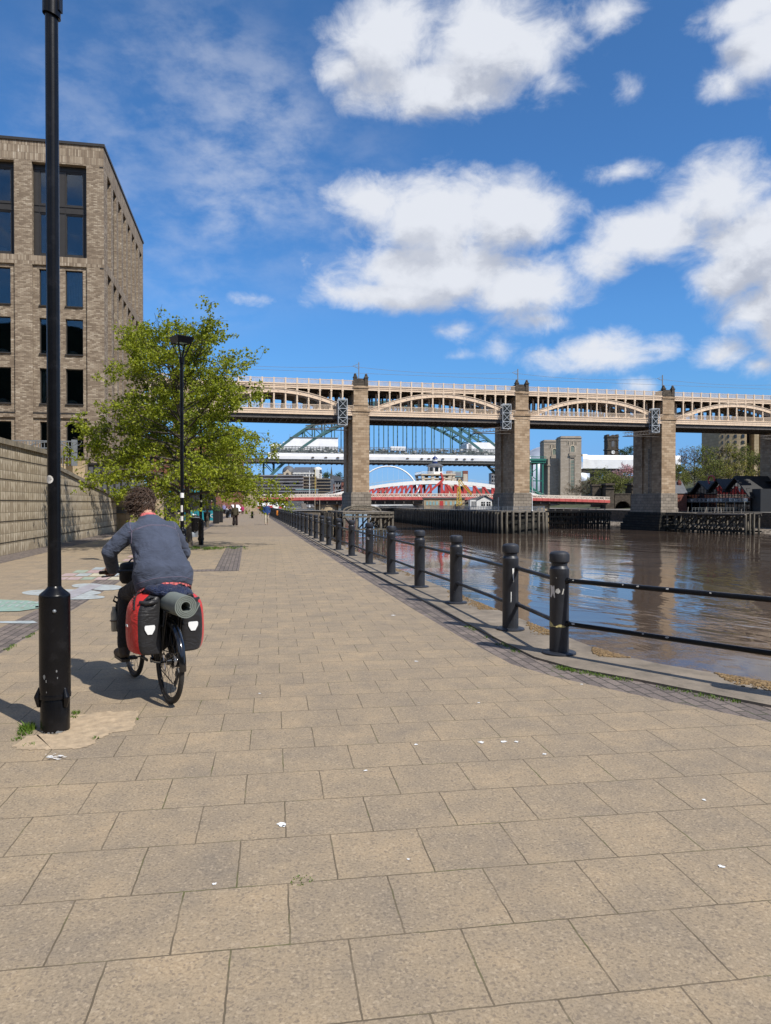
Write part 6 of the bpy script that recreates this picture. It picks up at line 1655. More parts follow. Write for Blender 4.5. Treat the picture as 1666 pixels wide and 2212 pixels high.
for k in range(-2,5):
    pr = pier_mesh(HBR,k*SPAN,-.2 if k in (-2,-1,0,1,4) else -.7)
    if k == 2:
        m = MB()
        for i,(g,z0,z1) in enumerate(((.5,-1.5,-.7),(1.1,-2.6,-1.5),(1.5,-3.9,-2.6),(2.0,-6.6,-3.9))): m.box(k*SPAN-2.5-g,k*SPAN+2.5+g,-.6-g,15+g,z0,z1)
        add(m,'stepped_footing',M['wetpier'],pr,0)
    if k == 2:
        m = MB(); m.box(k*SPAN-1.75,k*SPAN-1.62,6.4,7.1,4.6,17.0); m.box(k*SPAN-2.3,k*SPAN-2.12,4.9,5.1,-1,24); add(m,'drain_pipe',M['pierbase'],pr,0)
def make_span(L):
    root = bpy.data.objects.new('arch_span',None); COL.objects.link(root)
    nb = 14; dx = L/nb; W_ = 12.6; ribs = (.35,3.6,9.0,12.25)
    zr, zf0, zf1 = 24.4, 29.75, 30.75
    def part(m, name, mt, a=30, par=None): return add(m,name,mt,par or root,a)
    # rail deck: fascia with two mouldings, slab behind
    m = MB(); m.box(0,L,.22,.34,zf0,zf1); m.box(0,L,.08,.30,zf1-.16,zf1+.02); m.box(0,L,.12,.26,zf0+.42,zf0+.54); m.box(0,L,.10,.30,zf0-.1,zf0+.08)
    m.box(0,L,W_-.34,W_-.2,zf0,zf1)
    for i in range(1,nb): m.box(i*dx-.17,i*dx+.17,.14,.24,zf0-.08,zf1-.02)
    part(m,'upper_fascia',M['cream'],0)
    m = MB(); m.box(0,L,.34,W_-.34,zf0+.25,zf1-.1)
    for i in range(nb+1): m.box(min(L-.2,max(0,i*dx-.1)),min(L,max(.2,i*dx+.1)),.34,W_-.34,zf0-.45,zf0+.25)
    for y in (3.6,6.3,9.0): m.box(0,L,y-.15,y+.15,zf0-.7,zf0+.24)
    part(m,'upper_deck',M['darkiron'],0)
    # parapet of the rail deck
    m = MB(); z0, z1 = zf1+.02, 32.05
    for y in (.2,W_-.2):
        m.box(0,L,y-.08,y+.08,z1-.13,z1); m.box(0,L,y-.07,y+.07,z0,z0+.14)
        for i in range(1,nb): m.box(i*dx-.19,i*dx+.19,y-.12,y+.12,z0,z1+.12)
        if y < 1:
            n = int(L/.30)
            for i in range(n): m.box((i+.5)*L/n-.055,(i+.5)*L/n+.055,y-.03,y+.03,z0+.14,z1-.13)
        else:
            n = int(L/.6)
            for i in range(n): m.box((i+.5)*L/n-.08,(i+.5)*L/n+.08,y-.03,y+.03,z0+.14,z1-.13)
    part(m,'parapet',M['cream'],0)
    # columns between the decks
    for i in range(1,nb):
        m = MB(); y = ribs[0]; w = .17
        m.box(i*dx-w,i*dx+w,y-.2,y+.2,zr+.2,zf0-.1); m.box(i*dx-w-.08,i*dx+w+.08,y-.26,y+.26,zf0-.55,zf0-.12); m.box(i*dx-w-.07,i*dx+w+.07,y-.25,y+.25,zr+.2,zr+.7); m.box(i*dx-w-.05,i*dx+w+.05,y-.23,y+.23,26.5,26.8)
        part(m,'column',M['cream'],0)
    for y, mt, nm in ((ribs[1],'cream','inner_column_row'),(ribs[2],'cream','inner_column_row'),(ribs[3],'cream','back_column_row')):
        m = MB()
        for i in range(1,nb):
            w = .17 if y < 1 else .21
            m.box(i*dx-w,i*dx+w,y-.2,y+.2,zr+.2,zf0-.1); m.box(i*dx-w-.08,i*dx+w+.08,y-.26,y+.26,zf0-.55,zf0-.12); m.box(i*dx-w-.07,i*dx+w+.07,y-.25,y+.25,zr+.2,zr+.7)
            m.box(i*dx-w-.05,i*dx+w+.05,y-.23,y+.23,26.5,26.8)
        part(m,nm,M[mt],0)
    # bowstring arch ribs
    for y in ribs:
        m = MB(); n = 36; topl, botl = [], []; zs, zc = 24.9, 29.55; dp = 1.05
        for i in range(n+1):
            t = i/n; x = .3+(L-.6)*t; z = zs+(zc-zs)*(1-(2*t-1)**2)
            dz = (zc-zs)*-4*(2*t-1)/(L); ln = math.hypot(1,dz)
            topl.append((x,z)); botl.append((min(L-.3,max(.3,x+dp*dz/ln)),z-dp/ln))
        def ribstrip(t0, t1, y0, y1):
            A = [(a[0]+(b[0]-a[0])*t0,a[1]+(b[1]-a[1])*t0) for a,b in zip(topl,botl)]; B_ = [(a[0]+(b[0]-a[0])*t1,a[1]+(b[1]-a[1])*t1) for a,b in zip(topl,botl)]
            m.rings([[(A[i][0],y0,A[i][1]),(A[i][0],y1,A[i][1]),(B_[i][0],y1,B_[i][1]),(B_[i][0],y0,B_[i][1])] for i in range(n+1)],True)
        ribstrip(.10,.92,y-.05-.10,y+.05); ribstrip(0,.12,y-.30,y+.18); ribstrip(.9,1,y-.30,y+.18)
        if y < 1:
            for i in range(nb):
                j = int((i+.5)/nb*n); q = ((topl[j][0]+botl[j][0])/2,(topl[j][1]+botl[j][1])/2); m.path([(q[0],y-.24,q[1]),(q[0],y-.14,q[1])],.14,10)
        part(m,'arch_rib' if y < 1 else 'inner_arch_rib',M['cream'],30)
    # road deck
    m = MB(); m.box(0,L,.0,.14,zr-.95,zr+.18); m.box(0,L,-.12,.06,zr+.05,zr+.2); m.box(0,L,-.06,.05,zr-.5,zr-.42); m.box(0,L,-.1,.1,zr-1.05,zr-.93)
    for i in range(nb*2): m.box((i+.5)*L/nb/2-.04,(i+.5)*L/nb/2+.04,-.03,.0,zr-.93,zr+.05)
    part(m,'lower_fascia',M['cream'],0)
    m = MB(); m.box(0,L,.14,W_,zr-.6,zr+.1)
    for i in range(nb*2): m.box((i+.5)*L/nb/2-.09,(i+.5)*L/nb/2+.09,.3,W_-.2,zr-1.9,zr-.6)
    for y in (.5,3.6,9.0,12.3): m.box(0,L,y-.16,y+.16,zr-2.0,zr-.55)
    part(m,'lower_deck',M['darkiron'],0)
    m = MB(); z0, z1 = zr+.2, zr+1.45
    for y in (.10,3.2,W_-.2):
        m.box(0,L,y-.05,y+.05,z1-.1,z1); m.box(0,L,y-.05,y+.05,z0,z0+.1); n = int(L/(.30 if y < 1 else .6))
        for i in range(n): m.box((i+.5)*L/n-.05,(i+.5)*L/n+.05,y-.03,y+.03,z0+.1,z1-.1)
        n2 = nb
        for i in range(1,n2): m.box(i*L/n2-.12,i*L/n2+.12,y-.07,y+.07,z0,z1+.05)
    part(m,'road_railing',M['cream'],0)
    return root
LS = SPAN-3.5
sp0 = make_span(LS); sp0.parent = HBR; sp0.location = (-SPAN*3+1.75,0,0)
for k in range(-2,5):
    c = sp0.copy(); COL.objects.link(c); c.parent = HBR; c.location = (k*SPAN+1.75,0,0)
    for ch in sp0.children:
        d_ = ch.copy(); COL.objects.link(d_); d_.parent = c
def hl(x, y, z):                      # bridge frame -> world
    p = Vector((_p1[0],_p1[1],0))+hdir*x+hnor*y; return (p.x,p.y,z)
# masts and wire for the electric trains
for k in range(-2,4):
    t = thing('catenary_mast',('grey catenary mast with bracket on top of the %s pier from the tree' % ORD[k]) if k >= 0 else 'grey catenary mast above the bridge behind the lime leaves','mast',hl(k*SPAN,3,30.9),'catenary masts along the bridge',rz=HB_A)
    m = MB(); m.bar((0,0,-.2),(0,0,6.2),.22,.22); add(m,'mast',M['railsteel'],t)
    m = MB(); m.bar((0,0,5.8),(-1.5,0,5.2),.10,.10); m.bar((0,0,4.6),(-1.5,0,5.2),.10,.10); add(m,'bracket',M['railsteel'],t)
m = MB()
for zo in (36.0,34.4):
    pts = []
    for k in range(-3,4):
        for i in range(8):
            u = i/8; pts.append(hl((k+u)*SPAN-1.5,3,zo-(.9*4*u*(1-u) if zo > 35 else .05)))
    m.path(pts,.045,4,0,True)
o = add(m,'overhead_wire',M['railsteel'],None,0); tag(o,'thin overhead wires strung between the masts on the high bridge','wire')
# access towers hung at the left of each pier
def cage(k, label):
    t = thing('access_tower',label,'scaffold tower',hl(k*SPAN-4.7,-1.2,20.9),'access towers beside the bridge piers',rz=HB_A)
    m = MB(); w, dp, h = 2.25, 1.3, 6.3
    for x in (-w/2,w/2):
        for y in (0,dp): m.bar((x,y,0),(x,y,h),.11,.11)
    for z in (0,1.75,4.0,h):
        for y in (0,dp): m.bar((-w/2,y,z),(w/2,y,z),.11,.13)
        for x in (-w/2,w/2): m.bar((x,0,z),(x,dp,z),.09,.09)
    for z0_,z1_ in ((0,1.75),(1.75,4.0),(4.0,6.3)):
        for y in (0,dp): m.bar((-w/2,y,z0_),(w/2,y,z1_),.08,.08); m.bar((w/2,y,z0_),(-w/2,y,z1_),.08,.08)
    add(m,'frame',M['scaffwhite'],t,0)
    m = MB(); m.box(-w/2+.06,w/2-.06,dp*.5,dp*.5+.03,.1,h-.1)
    for i in range(16): m.box(-w/2+.1,w/2-.1,.15,dp*.5,.3+i*.37,.34+i*.37)
    add(m,'stair_panel',M['scaff'],t,0)
    m = MB(); 
    for zz in (0,.9): 
        for y in (0,1.2): m.bar((w/2,y+.2,-.3+zz),(-9.0,y+.2,-1.2+zz),.10,.12)
    for i in range(12):
        x = w/2-(9+w/2)*i/11; z = -.3-.9*i/11; m.bar((x,.2,z),(x,.2,z+.9),.08,.08)
        if i < 11: x2 = w/2-(9+w/2)*(i+1)/11; m.bar((x,.2,z),(x2,.2,z+.85),.06,.06)
    m.box(-9.0,w/2,.2,1.4,-1.3,-1.2)
    add(m,'walkway',M['darkiron'],t,0)
for k in range(-1,4): cage(k,('white lattice access tower hung left of the %s pier from the tree' % ORD[k]) if k >= 0 else 'white lattice access tower on the bridge behind the lime leaves')

# ---------------------------------------------------------------- timber fenders and jetties in the river
def pile_row(m, pts, r0, z0, z1, rnd, mt=0, n=7):
    for x,y in pts:
        a, b = rnd.gauss(0,.10), rnd.gauss(0,.10); m.path([(x+a,y+b,z0),(x,y,z1+rnd.uniform(-.15,.25))],[r0*rnd.uniform(.85,1.2),r0*rnd.uniform(.8,1.05)],n,mt)
# long jetty that carries the swing bridge (encloses the second pier)
JW0, JW1, JY0, JY1 = 60.2, 72.6, 168.5, 345
JT = -.15
jet = thing('timber_jetty','long dark timber jetty running down the middle of the river','jetty',((JW0+JW1)/2,JY0,WATER_Z),world=True)
rnd = random.Random(17)
def outline(off=0, z=None):           # near end is blunt and rounded
    L_ = []
    for i in range(13):
        a = PI+PI*i/12; L_.append(((JW0+JW1)/2+((JW1-JW0)/2+off)*math.cos(a), JY0+3.2+(3.2+off)*math.sin(a)))
    return [(JW0-off,JY1)]+L_+[(JW1+off,JY1)]
m = MB(); m.prism_xy(outline(.12),JT-.35,JT); add(m,'deck',M['deckwood'],jet,0)
m = MB(); m.prism_xy(outline(-1.1),-8,JT-.36); add(m,'inner_wall',M['timber'],jet,0)
m = MB()
ol = outline(.1)
def along(pl, step):
    out = []
    for (xa,ya),(xb,yb) in zip(pl[:-1],pl[1:]):
        L_ = math.hypot(xb-xa,yb-ya); n = max(1,int(round(L_/step)))
        for i in range(n): out.append((xa+(xb-xa)*i/n,ya+(yb-ya)*i/n))
    return out
npile = 0
for p_ in sorted(along(outline(.42),2.6), key=lambda q: q[1]):
    npile += 1
    if npile <= 96: m1 = MB(); pile_row(m1,[p_],.36,WATER_Z-1.5,JT-.3,rnd); add(m1,'pile',M['timberpale'],jet,60)
    else: pile_row(m,[p_],.30,WATER_Z-1.5,JT-.3,rnd)
pls = add(m,'pile_row',M['timberpale'],jet,60); pls['kind'] = 'stuff'
m = MB(); pl = outline(.28)
for z in (-3.1,-1.25):
    for p_,q_ in zip(pl[:-1],pl[1:]): m.bar((p_[0],p_[1],z),(q_[0],q_[1],z),.22,.28)
for i in range(0,len(along(ol,3.1)),2): pass
add(m,'wale',M['timber'],jet,0)
m = MB(); pl = along(outline(-.1),2.2)
for (x,y) in pl: m.bar((x,y,JT),(x,y,JT+1.15),.07,.07)
for z in (.4,.8,1.15):
    for p_,q_ in zip(pl[:-1],pl[1:]): m.bar((p_[0],p_[1],JT+z),(q_[0],q_[1],JT+z),.06,.06)
pl2 = along(outline(-.1),.28)
for (x,y) in pl2[::1]:
    if y < 240: m.bar((x,y,JT+.1),(x,y,JT+1.1),.025,.025)
add(m,'railing',M['railsteel'],jet,0)
# fender round the first pier
f1 = thing('timber_fender','grey timber fender frame around the first stone pier','fender',(27,160,WATER_Z),world=True)
m = MB(); X0, X1, Y0 = 20.4, 31.2, 158.0
front = [(X0+i*(X1-X0)/4,Y0) for i in range(5)]
for x,y,zt_,w_ in [(x,y,-.1,.42) for x,y in front]+[(x,Y0+i*4.6,-.1,.4) for x in (X0,X1) for i in range(1,8)]+[(X0+2.2+i*1.1,Y0+1.8,-.6,.3) for i in range(7)]:
    m = MB(); m.bar((x,y,WATER_Z-1.5),(x,y,zt_),w_,w_); add(m,'post',M['timberpale'],f1,0)
m = MB()
for z,w in ((-.42,.45),(-1.2,.40),(-4.0,.35)):
    m.bar((X0-.4,Y0-.28,z),(X1+.2,Y0-.28,z),.25,w)
    for x in (X0,X1): m.bar((x,Y0,z),(x,Y0+34,z),.25,w)
for i in range(4):
    xa, xb = front[i][0], front[i+1][0]
    if i in (0,): m.bar((xa,Y0,-1.3),(xb-.4,Y0+1.5,-4.0),.25,.25)
    elif i == 1: m.bar((xb,Y0,-1.3),(xa+.6,Y0+1.5,-4.0),.25,.25)
    else: m.bar((xb,Y0+.3,-1.3),(xa+.2,Y0+2.5,-4.2),.28,.28); m.bar((xb-1.2,Y0+.3,-1.3),(xa-.8,Y0+3,-4.2),.25,.25)
for i in range(7):
    y = Y0+i*4.6; m.bar((X0,y,-.45),(X1,y,-.45),.3,.3); m.bar((X0,y,-1.4),(X0,y+4.4,-4.2),.22,.22); m.bar((X1,y,-1.4),(X1,y+4.4,-4.2),.22,.22)
add(m,'beam_frame',M['timberpale'],f1,0)
m = MB(); m.box(X0-.1,X1+.1,Y0+.2,Y0+34,-.28,-.12); add(m,'deck',M['deckwood'],f1,0)
m = MB(); rnd = random.Random(5)
pile_row(m,[(X0-3.6+1.1*math.cos(a)+i*.0,Y0+2+2.4*math.sin(a)) for i,a in enumerate([2*PI*j/16 for j in range(16)])],.34,WATER_Z-1.5,-.3,rnd)
pile_row(m,[(X0-4.4+.9*i,Y0-.3+.12*i*i) for i in range(5)],.3,WATER_Z-1.5,-.5,rnd)
add(m,'pile_cluster',M['timber'],f1,60)
m = MB(); pts = [(27.2+4.6*math.cos(a),176.5,-.15+1.3*math.sin(a)) for a in [PI*i/14 for i in range(15)]]; m.path(pts,.22,6)
m.path([(27.2+3.6*math.cos(a),176.4,-.2+.9*math.sin(a)) for a in [PI*i/14 for i in range(15)]],.16,6); add(m,'curved_brace',M['timberpale'],f1,40)
# ruined timber stage running out from the third pier
f3 = thing('timber_dolphin','broken timber stage with crossed braces reaching out from the third stone pier','fender',(112,152,WATER_Z),world=True)
A0, A1 = (110.3,178.0), (113.6,151.5)
def L3(u, o=0): return (A0[0]+(A1[0]-A0[0])*u+o*.99, A0[1]+(A1[1]-A0[1])*u+o*.12)
m = MB(); rnd = random.Random(12)
for i in range(9):
    for o in (0,2.2,4.2): x,y = L3(i/8,o); m = MB(); m.bar((x+rnd.gauss(0,.15),y,WATER_Z-1.2),(x,y,-.9),.36,.36); add(m,'post',M['timberpale'],f3,0)
for q in range(3): x,y = L3(1.0,q*1.2); m = MB(); m.bar((x,y-.4,WATER_Z-2),(x,y-.4,-.55),.3,.3); add(m,'post',M['timberpale'],f3,0)
m = MB()
for o in (-.2,4.4):
    for z in (-1.05,-4.9):
        x0,y0 = L3(-.02,o); x1,y1 = L3(1.02,o); m.bar((x0,y0,z),(x1,y1,z),.28,.38)
    for i in range(0,8,1):
        x0,y0 = L3(i/8,o-.15); x1,y1 = L3((i+1.4)/8 if i < 7 else 1,o-.15); m.bar((x0,y0,-5.2),(x1,y1,-1.3),.24,.26)
        if i%3 == 2: m.bar((x1,y1,-5.0),(x0,y0,-1.3),.2,.22)
for i in range(9): x0,y0 = L3(i/8,-.3); x1,y1 = L3(i/8,4.6); m.bar((x0,y0,-.95),(x1,y1,-.95),.26,.3)
add(m,'brace_frame',M['timber'],f3,0)
m = MB()
for i in range(26): x0,y0 = L3(i/25,-.5); x1,y1 = L3(i/25,4.7); m.bar((x0,y0,-.72+rnd.gauss(0,.03)),(x1,y1,-.72+rnd.gauss(0,.03)),.85,.07)
x0,y0 = L3(.45,-.6); x1,y1 = L3(1.03,-.6); m.bar((x0,y0,-.85),(x1,y1,-.85),.3,.34)
add(m,'deck',M['deckwood'],f3,0)
m = MB()
for u in (.2,.42,.44,.52,.62,.64,.75,.92): x,y = L3(u,1+rnd.random()*2); m.bar((x,y,-.8),(x+rnd.gauss(0,.25),y,.55+rnd.gauss(0,.2)),.16,.16)
add(m,'stub_post',M['deckwood'],f3,0)
# dark fender beyond, between the jetty and the south bank
f4 = thing('dark_timber_fender','black tangled timber fender beyond the jetty under the red approach span','fender',at(1262,1120,228),world=True)
m = MB(W); d = 226; rnd = random.Random(22); x0, x1 = fx(1150,d), fx(1318,d); zt = -.85
for r_ in range(3):
    for i in range(16): x = x0+(x1-x0)*i/15; m.bar((x+rnd.gauss(0,.1),d+r_*2.6+ (15-i)*1.2,WATER_Z-1),(x,d+r_*2.6+(15-i)*1.2,zt),.36,.36)
for i in range(15):
    xa, xb = x0+(x1-x0)*i/15, x0+(x1-x0)*(i+1.2)/15; ya, yb = d-.3+(15-i)*1.2, d-.3+(15-i-1.2)*1.2; m.bar((xa,ya,WATER_Z+.3),(xb,yb,zt-.3),.3,.3)
for z in (zt-.2,-2.6,-4.6): m.bar((x0,d-.35+18,z),(x1,d-.35,z),.34,.4); m.bar((x0,d+5.4+18,z),(x1,d+5.4,z),.34,.4)
add(m,'beam_frame',M['timber'],f4,0)
m = MB(W); m.prism_xy([(x0,d+17.5),(x1,d-.5),(x1,d+5.6),(x0,d+23.6)],zt,zt+.2); add(m,'deck',M['timber'],f4,0)
m = MB(W)
for i in range(11): x = x0+(x1-x0)*(i+.5)/11; y = d+1+(11-i-.5)/11*18; m.bar((x,y,zt),(x+rnd.gauss(0,.15),y,zt+1.2+rnd.gauss(0,.2)),.18,.18)
add(m,'stub_post',M['deckwood'],f4,0)
# ---------------------------------------------------------------- red and white swing bridge
SW_A = R(10) ; SWP = W((22.3,305,0))
SWB = thing('swing_bridge','low red and white swing bridge with a lantern-topped control tower','bridge',(SWP[0],SWP[1],0),rz=SW_A-YAW)
HSW = 47.0
def girder(m0, m1, x0, x1, y, zt, zb, mats):
    m0.box(x0,x1,y-.25,y+.25,zb,zt)
def sz(x): return 5.85-.00009*x*x if x < 0 else 5.85-.00022*x*x
for y0, nm in ((0,'near'),(13.5,'far')):
    m = MB(); ml = MB(); mw = MB()
    n = 62
    for i in range(n):
        x0, x1 = -84+i*(161/n), -84+(i+1)*(161/n); z0_, z1_ = sz(x0), sz(x1)
        m.add([(x0,y0-.2,z0_-1.35),(x1,y0-.2,z1_-1.35),(x1,y0-.2,z1_-2.55),(x0,y0-.2,z0_-2.55),(x0,y0+.3,z0_-1.35),(x1,y0+.3,z1_-1.35),(x1,y0+.3,z1_-2.55),(x0,y0+.3,z0_-2.55)],[(0,1,2,3),(4,7,6,5),(0,4,5,1),(3,2,6,7)])
        if i%1 == 0: m.box(x0-.07,x0+.07,y0-.3,y0-.2,z0_-2.6,z0_-1.3)
        # lattice parapet: frame and crossed bars
        ml.bar((x0,y0,z0_-.06),(x1,y0,z1_-.06),.16,.22); ml.bar((x0,y0,z0_-1.25),(x1,y0,z1_-1.25),.16,.22); ml.bar((x0,y0,z0_-1.3),(x0,y0,z0_+.05),.22,.22)
        for j in range(3):
            u, w = x0+(x1-x0)*j/3, x0+(x1-x0)*(j+1)/3
            ml.bar((u,y0,z0_-1.2),(w,y0,z0_-.1),.05,.13); ml.bar((w,y0,z0_-1.2),(u,y0,z0_-.1),.05,.13)
    add(m,'plate_girder',M['pinkred'],SWB,0); add(ml,'lattice_parapet',M['creamlat'],SWB,0)
m = MB(); m.box(-84,77,.3,13.2,2.6,3.3)
for i in range(40): m.box(-83+i*4,-82.6+i*4,.3,13.2,1.7,2.6)
for y in (1.5,6.7,12): m.box(-84,77,y-.3,y+.3,1.3,2.6)
add(m,'deck',M['darkiron'],SWB,0)
def chord(x): return 11.4-6.6*(x/HSW)**2
for y0, nm in ((.9,'near'),(12.6,'far')):
    m = MB(); N = 40
    tl, bl = [], []
    for i in range(N+1):
        x = -HSW+2*HSW*i/N; z = chord(x); tl.append((x,z)); bl.append((x,z-1.5*(1-.4*abs(x/HSW)**2)))
    m.rings([[(a[0],y0-.5,a[1]),(a[0],y0+.5,a[1]),(b[0],y0+.5,b[1]),(b[0],y0-.5,b[1])] for a,b in zip(tl,bl)],True)
    add(m,'arched_chord',M['white'],SWB,40)
    m = MB()
    for i in range(N): m.bar((tl[i][0],y0-.4,tl[i][1]+1.0),(tl[i+1][0],y0-.4,tl[i+1][1]+1.0),.06,.08); 
    for i in range(0,N+1,1): m.bar((tl[i][0],y0-.4,tl[i][1]),(tl[i][0],y0-.4,tl[i][1]+1.0),.05,.06)
    add(m,'chord_handrail',M['scaffwhite'],SWB,0)
    m = MB(); zb = 4.25; nb = 10
    for s in (-1,1):
        for i in range(nb+1):
            x = s*(3.2+i*4.1)
            if abs(x) > HSW-3: continue
            zt = chord(x)-1.0
            if zt > zb+.4: m.bar((x,y0,zb),(x,y0,zt),.85,.6)
            x2 = s*(3.2+(i+1)*4.1); zt2 = chord(x)-1.0
            if i < nb and chord(x2)-1 > zb+.3: m.bar((x2-s*.4,y0,zb),(x,y0,zt2),.95,.65); 
    add(m,'diagonal',M['red'],SWB,0)
m = MB(); m.bar((-6,.5,4.6),(2.0,.5,11.8),1.0,.8); m.bar((2.0,.5,11.6),(1.0,.5,14.6),.9,.7); m.box(.9,1.9,.3,1.2,4.2,10.5); add(m,'ladder_frame',M['red'],SWB,0)
# control tower
m = MB()
for x in (-6.2,-2.2,2.2,6.2):
    for y in (1.2,12.3): m.bar((x,y,10.6),(x*1.12,y,14.2),1.3,1.0)
m.box(-6.3,6.3,1.0,12.5,11.9,12.5); m.box(-7.4,7.4,.2,13.3,13.6,14.1)
tw = add(m,'tower_base',M['creamstone'],SWB,0)
m = MB()
for i in range(26): x = -7.3+i*14.6/25; m.bar((x,.3,14.1),(x,.3,15.1),.07,.07); m.bar((x,13.2,14.1),(x,13.2,15.1),.07,.07)
for y in (.3,13.2): m.bar((-7.3,y,15.1),(7.3,y,15.1),.1,.1)
for x in (-7.3,7.3):
    m.bar((x,.3,15.1),(x,13.2,15.1),.1,.1)
    for i in range(14): m.bar((x,.3+i,14.1),(x,.3+i,15.1),.07,.07)
add(m,'balustrade',M['white'],tw,0)
def octo(r, z, cx_=0.0, cy_=6.7, n=8): return [(cx_+r*math.cos(2*PI*(k+.5)/n),cy_+r*math.sin(2*PI*(k+.5)/n),z) for k in range(n)]
m = MB(); m.rings([octo(3.2,14.1),octo(3.2,17.6)],True); ch = add(m,'cabin',M['white'],tw,0)
for k in range(8):
    a = 2*PI*k/8; c_ = Vector((3.0*math.cos(a),6.7+3.0*math.sin(a),16.2)); u = Vector((-math.sin(a),math.cos(a),0))
    m = MB(); nrm = Vector((math.cos(a),math.sin(a),0))
    m.rings([[c_+u*x+Vector((0,0,z))+nrm*dd for x,z in ((-.75,-.95),(.75,-.95),(.75,.9),(-.75,.9))] for dd in (-.05,.06)],True)
    add(m,'cabin_window',M['glass'],ch,0)
m = MB(); m.rings([octo(3.9,17.6),octo(3.9,17.75),octo(2.2,18.7),octo(1.9,18.75)],True); add(m,'cabin_roof',M['roofgrey'],tw,0)
m = MB(); m.lathe(0,6.7,[(1.15,18.3),(1.15,19.5),(1.25,19.6),(1.25,19.7)],18); add(m,'lantern_drum',M['bluepaint'],tw,30)
m = MB(); m.lathe(0,6.7,[(.9,19.7),(.9,20.7)],12)
for k in range(8): a = 2*PI*k/8; m.bar((.95*math.cos(a),6.7+.95*math.sin(a),19.7),(.95*math.cos(a),6.7+.95*math.sin(a),20.7),.2,.12)
add(m,'lantern',M['white'],tw,20)
m = MB(); m.lathe(0,6.7,[(1.15,20.7),(1.2,20.8),(1.05,21.2),(.7,21.6),(.25,21.85),(.08,22.2),(.02,22.7)],18); add(m,'lantern_dome',M['bluepaint'],tw,40)
for x, r_, zt in ((-46.5,5.0,1.4),(0,9,1.6),(46.5,5.0,1.4)):
    m = MB(); m.lathe(x,6.7,[(r_+.3,-7),(r_,-1),(r_,zt-.7),(r_+.4,zt-.6),(r_+.4,zt)],28); add(m,'round_pier',M['tanstone'],SWB,40)
# stone abutment arch at the south end
t = thing('bridge_abutment','sooty stone abutment with a low arch and capped gate pillars','abutment',at(1340,1098,331),world=True)
d = 331; m = MB(W); xa, xb, xc, xd = fx(1309,d), fx(1327,d), fx(1365,d), fx(1385,d); zt = fz(1068,d); zb = -6.5
m.box(xa,xb,d,d+9,zb,fz(1056,d)); m.box(xc,xd,d,d+9,zb,fz(1056,d)); 
n = 16; ac = (fx(1329,d)+fx(1364,d))/2; ar = (fx(1364,d)-fx(1329,d))/2; za = fz(1104,d)
arc = [(ac+ar*math.cos(a),za+(fz(1082,d)-za)*math.sin(a)) for a in [PI*i/n for i in range(n+1)]]
for (x0,z0_),(x1,z1_) in zip(arc[:-1],arc[1:]): m.box(min(x0,x1),max(x0,x1),d+.4,d+8.5,max(z0_,z1_)-.15,zt)
m.box(xb,xc,d+.2,d+8.7,zt,zt+.45); m.box(xb,xc,d+.3,d+8.5,zb,za)
add(m,'arch_wall',M['sooty'],t,0)
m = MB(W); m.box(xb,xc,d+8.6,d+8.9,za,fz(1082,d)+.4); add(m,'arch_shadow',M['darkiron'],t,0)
for x0,x1 in ((xa,xb),(xc,xd)):
    m = MB(W); c_ = (x0+x1)/2; w = (x1-x0)/2; m.box(c_-w*1.1,c_+w*1.1,d-.4,d+9.4,fz(1056,d),fz(1056,d)+.5); m.box(c_-w*.8,c_+w*.8,d+.5,d+8,fz(1056,d)+.5,fz(1048,d)); m.box(c_-w*1.15,c_+w*1.15,d-.5,d+9.5,fz(1048,d),fz(1046,d)+.5); add(m,'gate_pillar',M['sooty'],t,0)
o = t
t = thing('gate_pillar','sooty capped stone pillar beside the red approach span','pillar',at(1288,1070,336),world=True); d = 336
m = MB(W); m.box(fx(1280,d),fx(1297,d),d,d+3,0,fz(1050,d)); m.box(fx(1278,d),fx(1299,d),d-.3,d+3.3,fz(1050,d),fz(1046,d)); add(m,'shaft',M['sooty'],t,0)
# ---------------------------------------------------------------- things standing on the jetty
t = thing('jetty_hut','white weatherboard hut with dark gable roof on the jetty','hut',at(1042,1100,225),world=True); d = 225
x0, x1 = fx(1016,d), fx(1063,d); xm = (fx(1036,d)+x1)/2; ze = fz(1080,d); m = MB(W)
m.box(x0,x1,d,d+5,JT,ze); m.prism_xz([(fx(1033,d),ze),(x1,ze),((fx(1033,d)+x1)/2,fz(1073,d))],d,d+5); add(m,'wall',M['white'],t,0)
m = MB(W); ap = ((fx(1033,d)+x1)/2,fz(1072,d)+.15); m.prism_xz([(fx(1032,d)-.2,ze+.0),ap,(x1+.35,ze-.05),(x1+.35,ze+.12),(ap[0],ap[1]+.22),(fx(1032,d)-.2,ze+.2)],d-.3,d+5.3); m.prism_xz([(x0-.2,ze),(fx(1034,d),ze),(ap[0],ap[1]+.1),(fx(1024,d),fz(1076,d))],d+1.2,d+5.2); add(m,'roof',M['roofgrey'],t,0)
for px0,px1 in ((1040,1048),(1051.5,1060)):
    m = MB(W); m.box(fx(px0,d),fx(px1,d),d-.06,d+.05,fz(1093,d),fz(1084,d)); w_ = add(m,'window',M['glass'],t,0); m = MB(W); c_ = (fx(px0,d)+fx(px1,d))/2; m.box(c_-.05,c_+.05,d-.1,d-.061,fz(1093,d),fz(1084,d)); m.box(fx(px0,d),fx(px1,d),d-.095,d-.063,fz(1088.4,d),fz(1087.8,d)); add(m,'glazing_bar',M['white'],w_,0)
for px in (1019,1023,1027): m = MB(W); m.box(fx(px,d),fx(px+2.6,d),d-.05,d+.05,fz(1095,d),fz(1083,d)); add(m,'window',M['roofgrey'],t,0)
t = thing('control_building','long flat-roofed stone building under the swing bridge','building',at(950,1096,262),world=True); d = 262
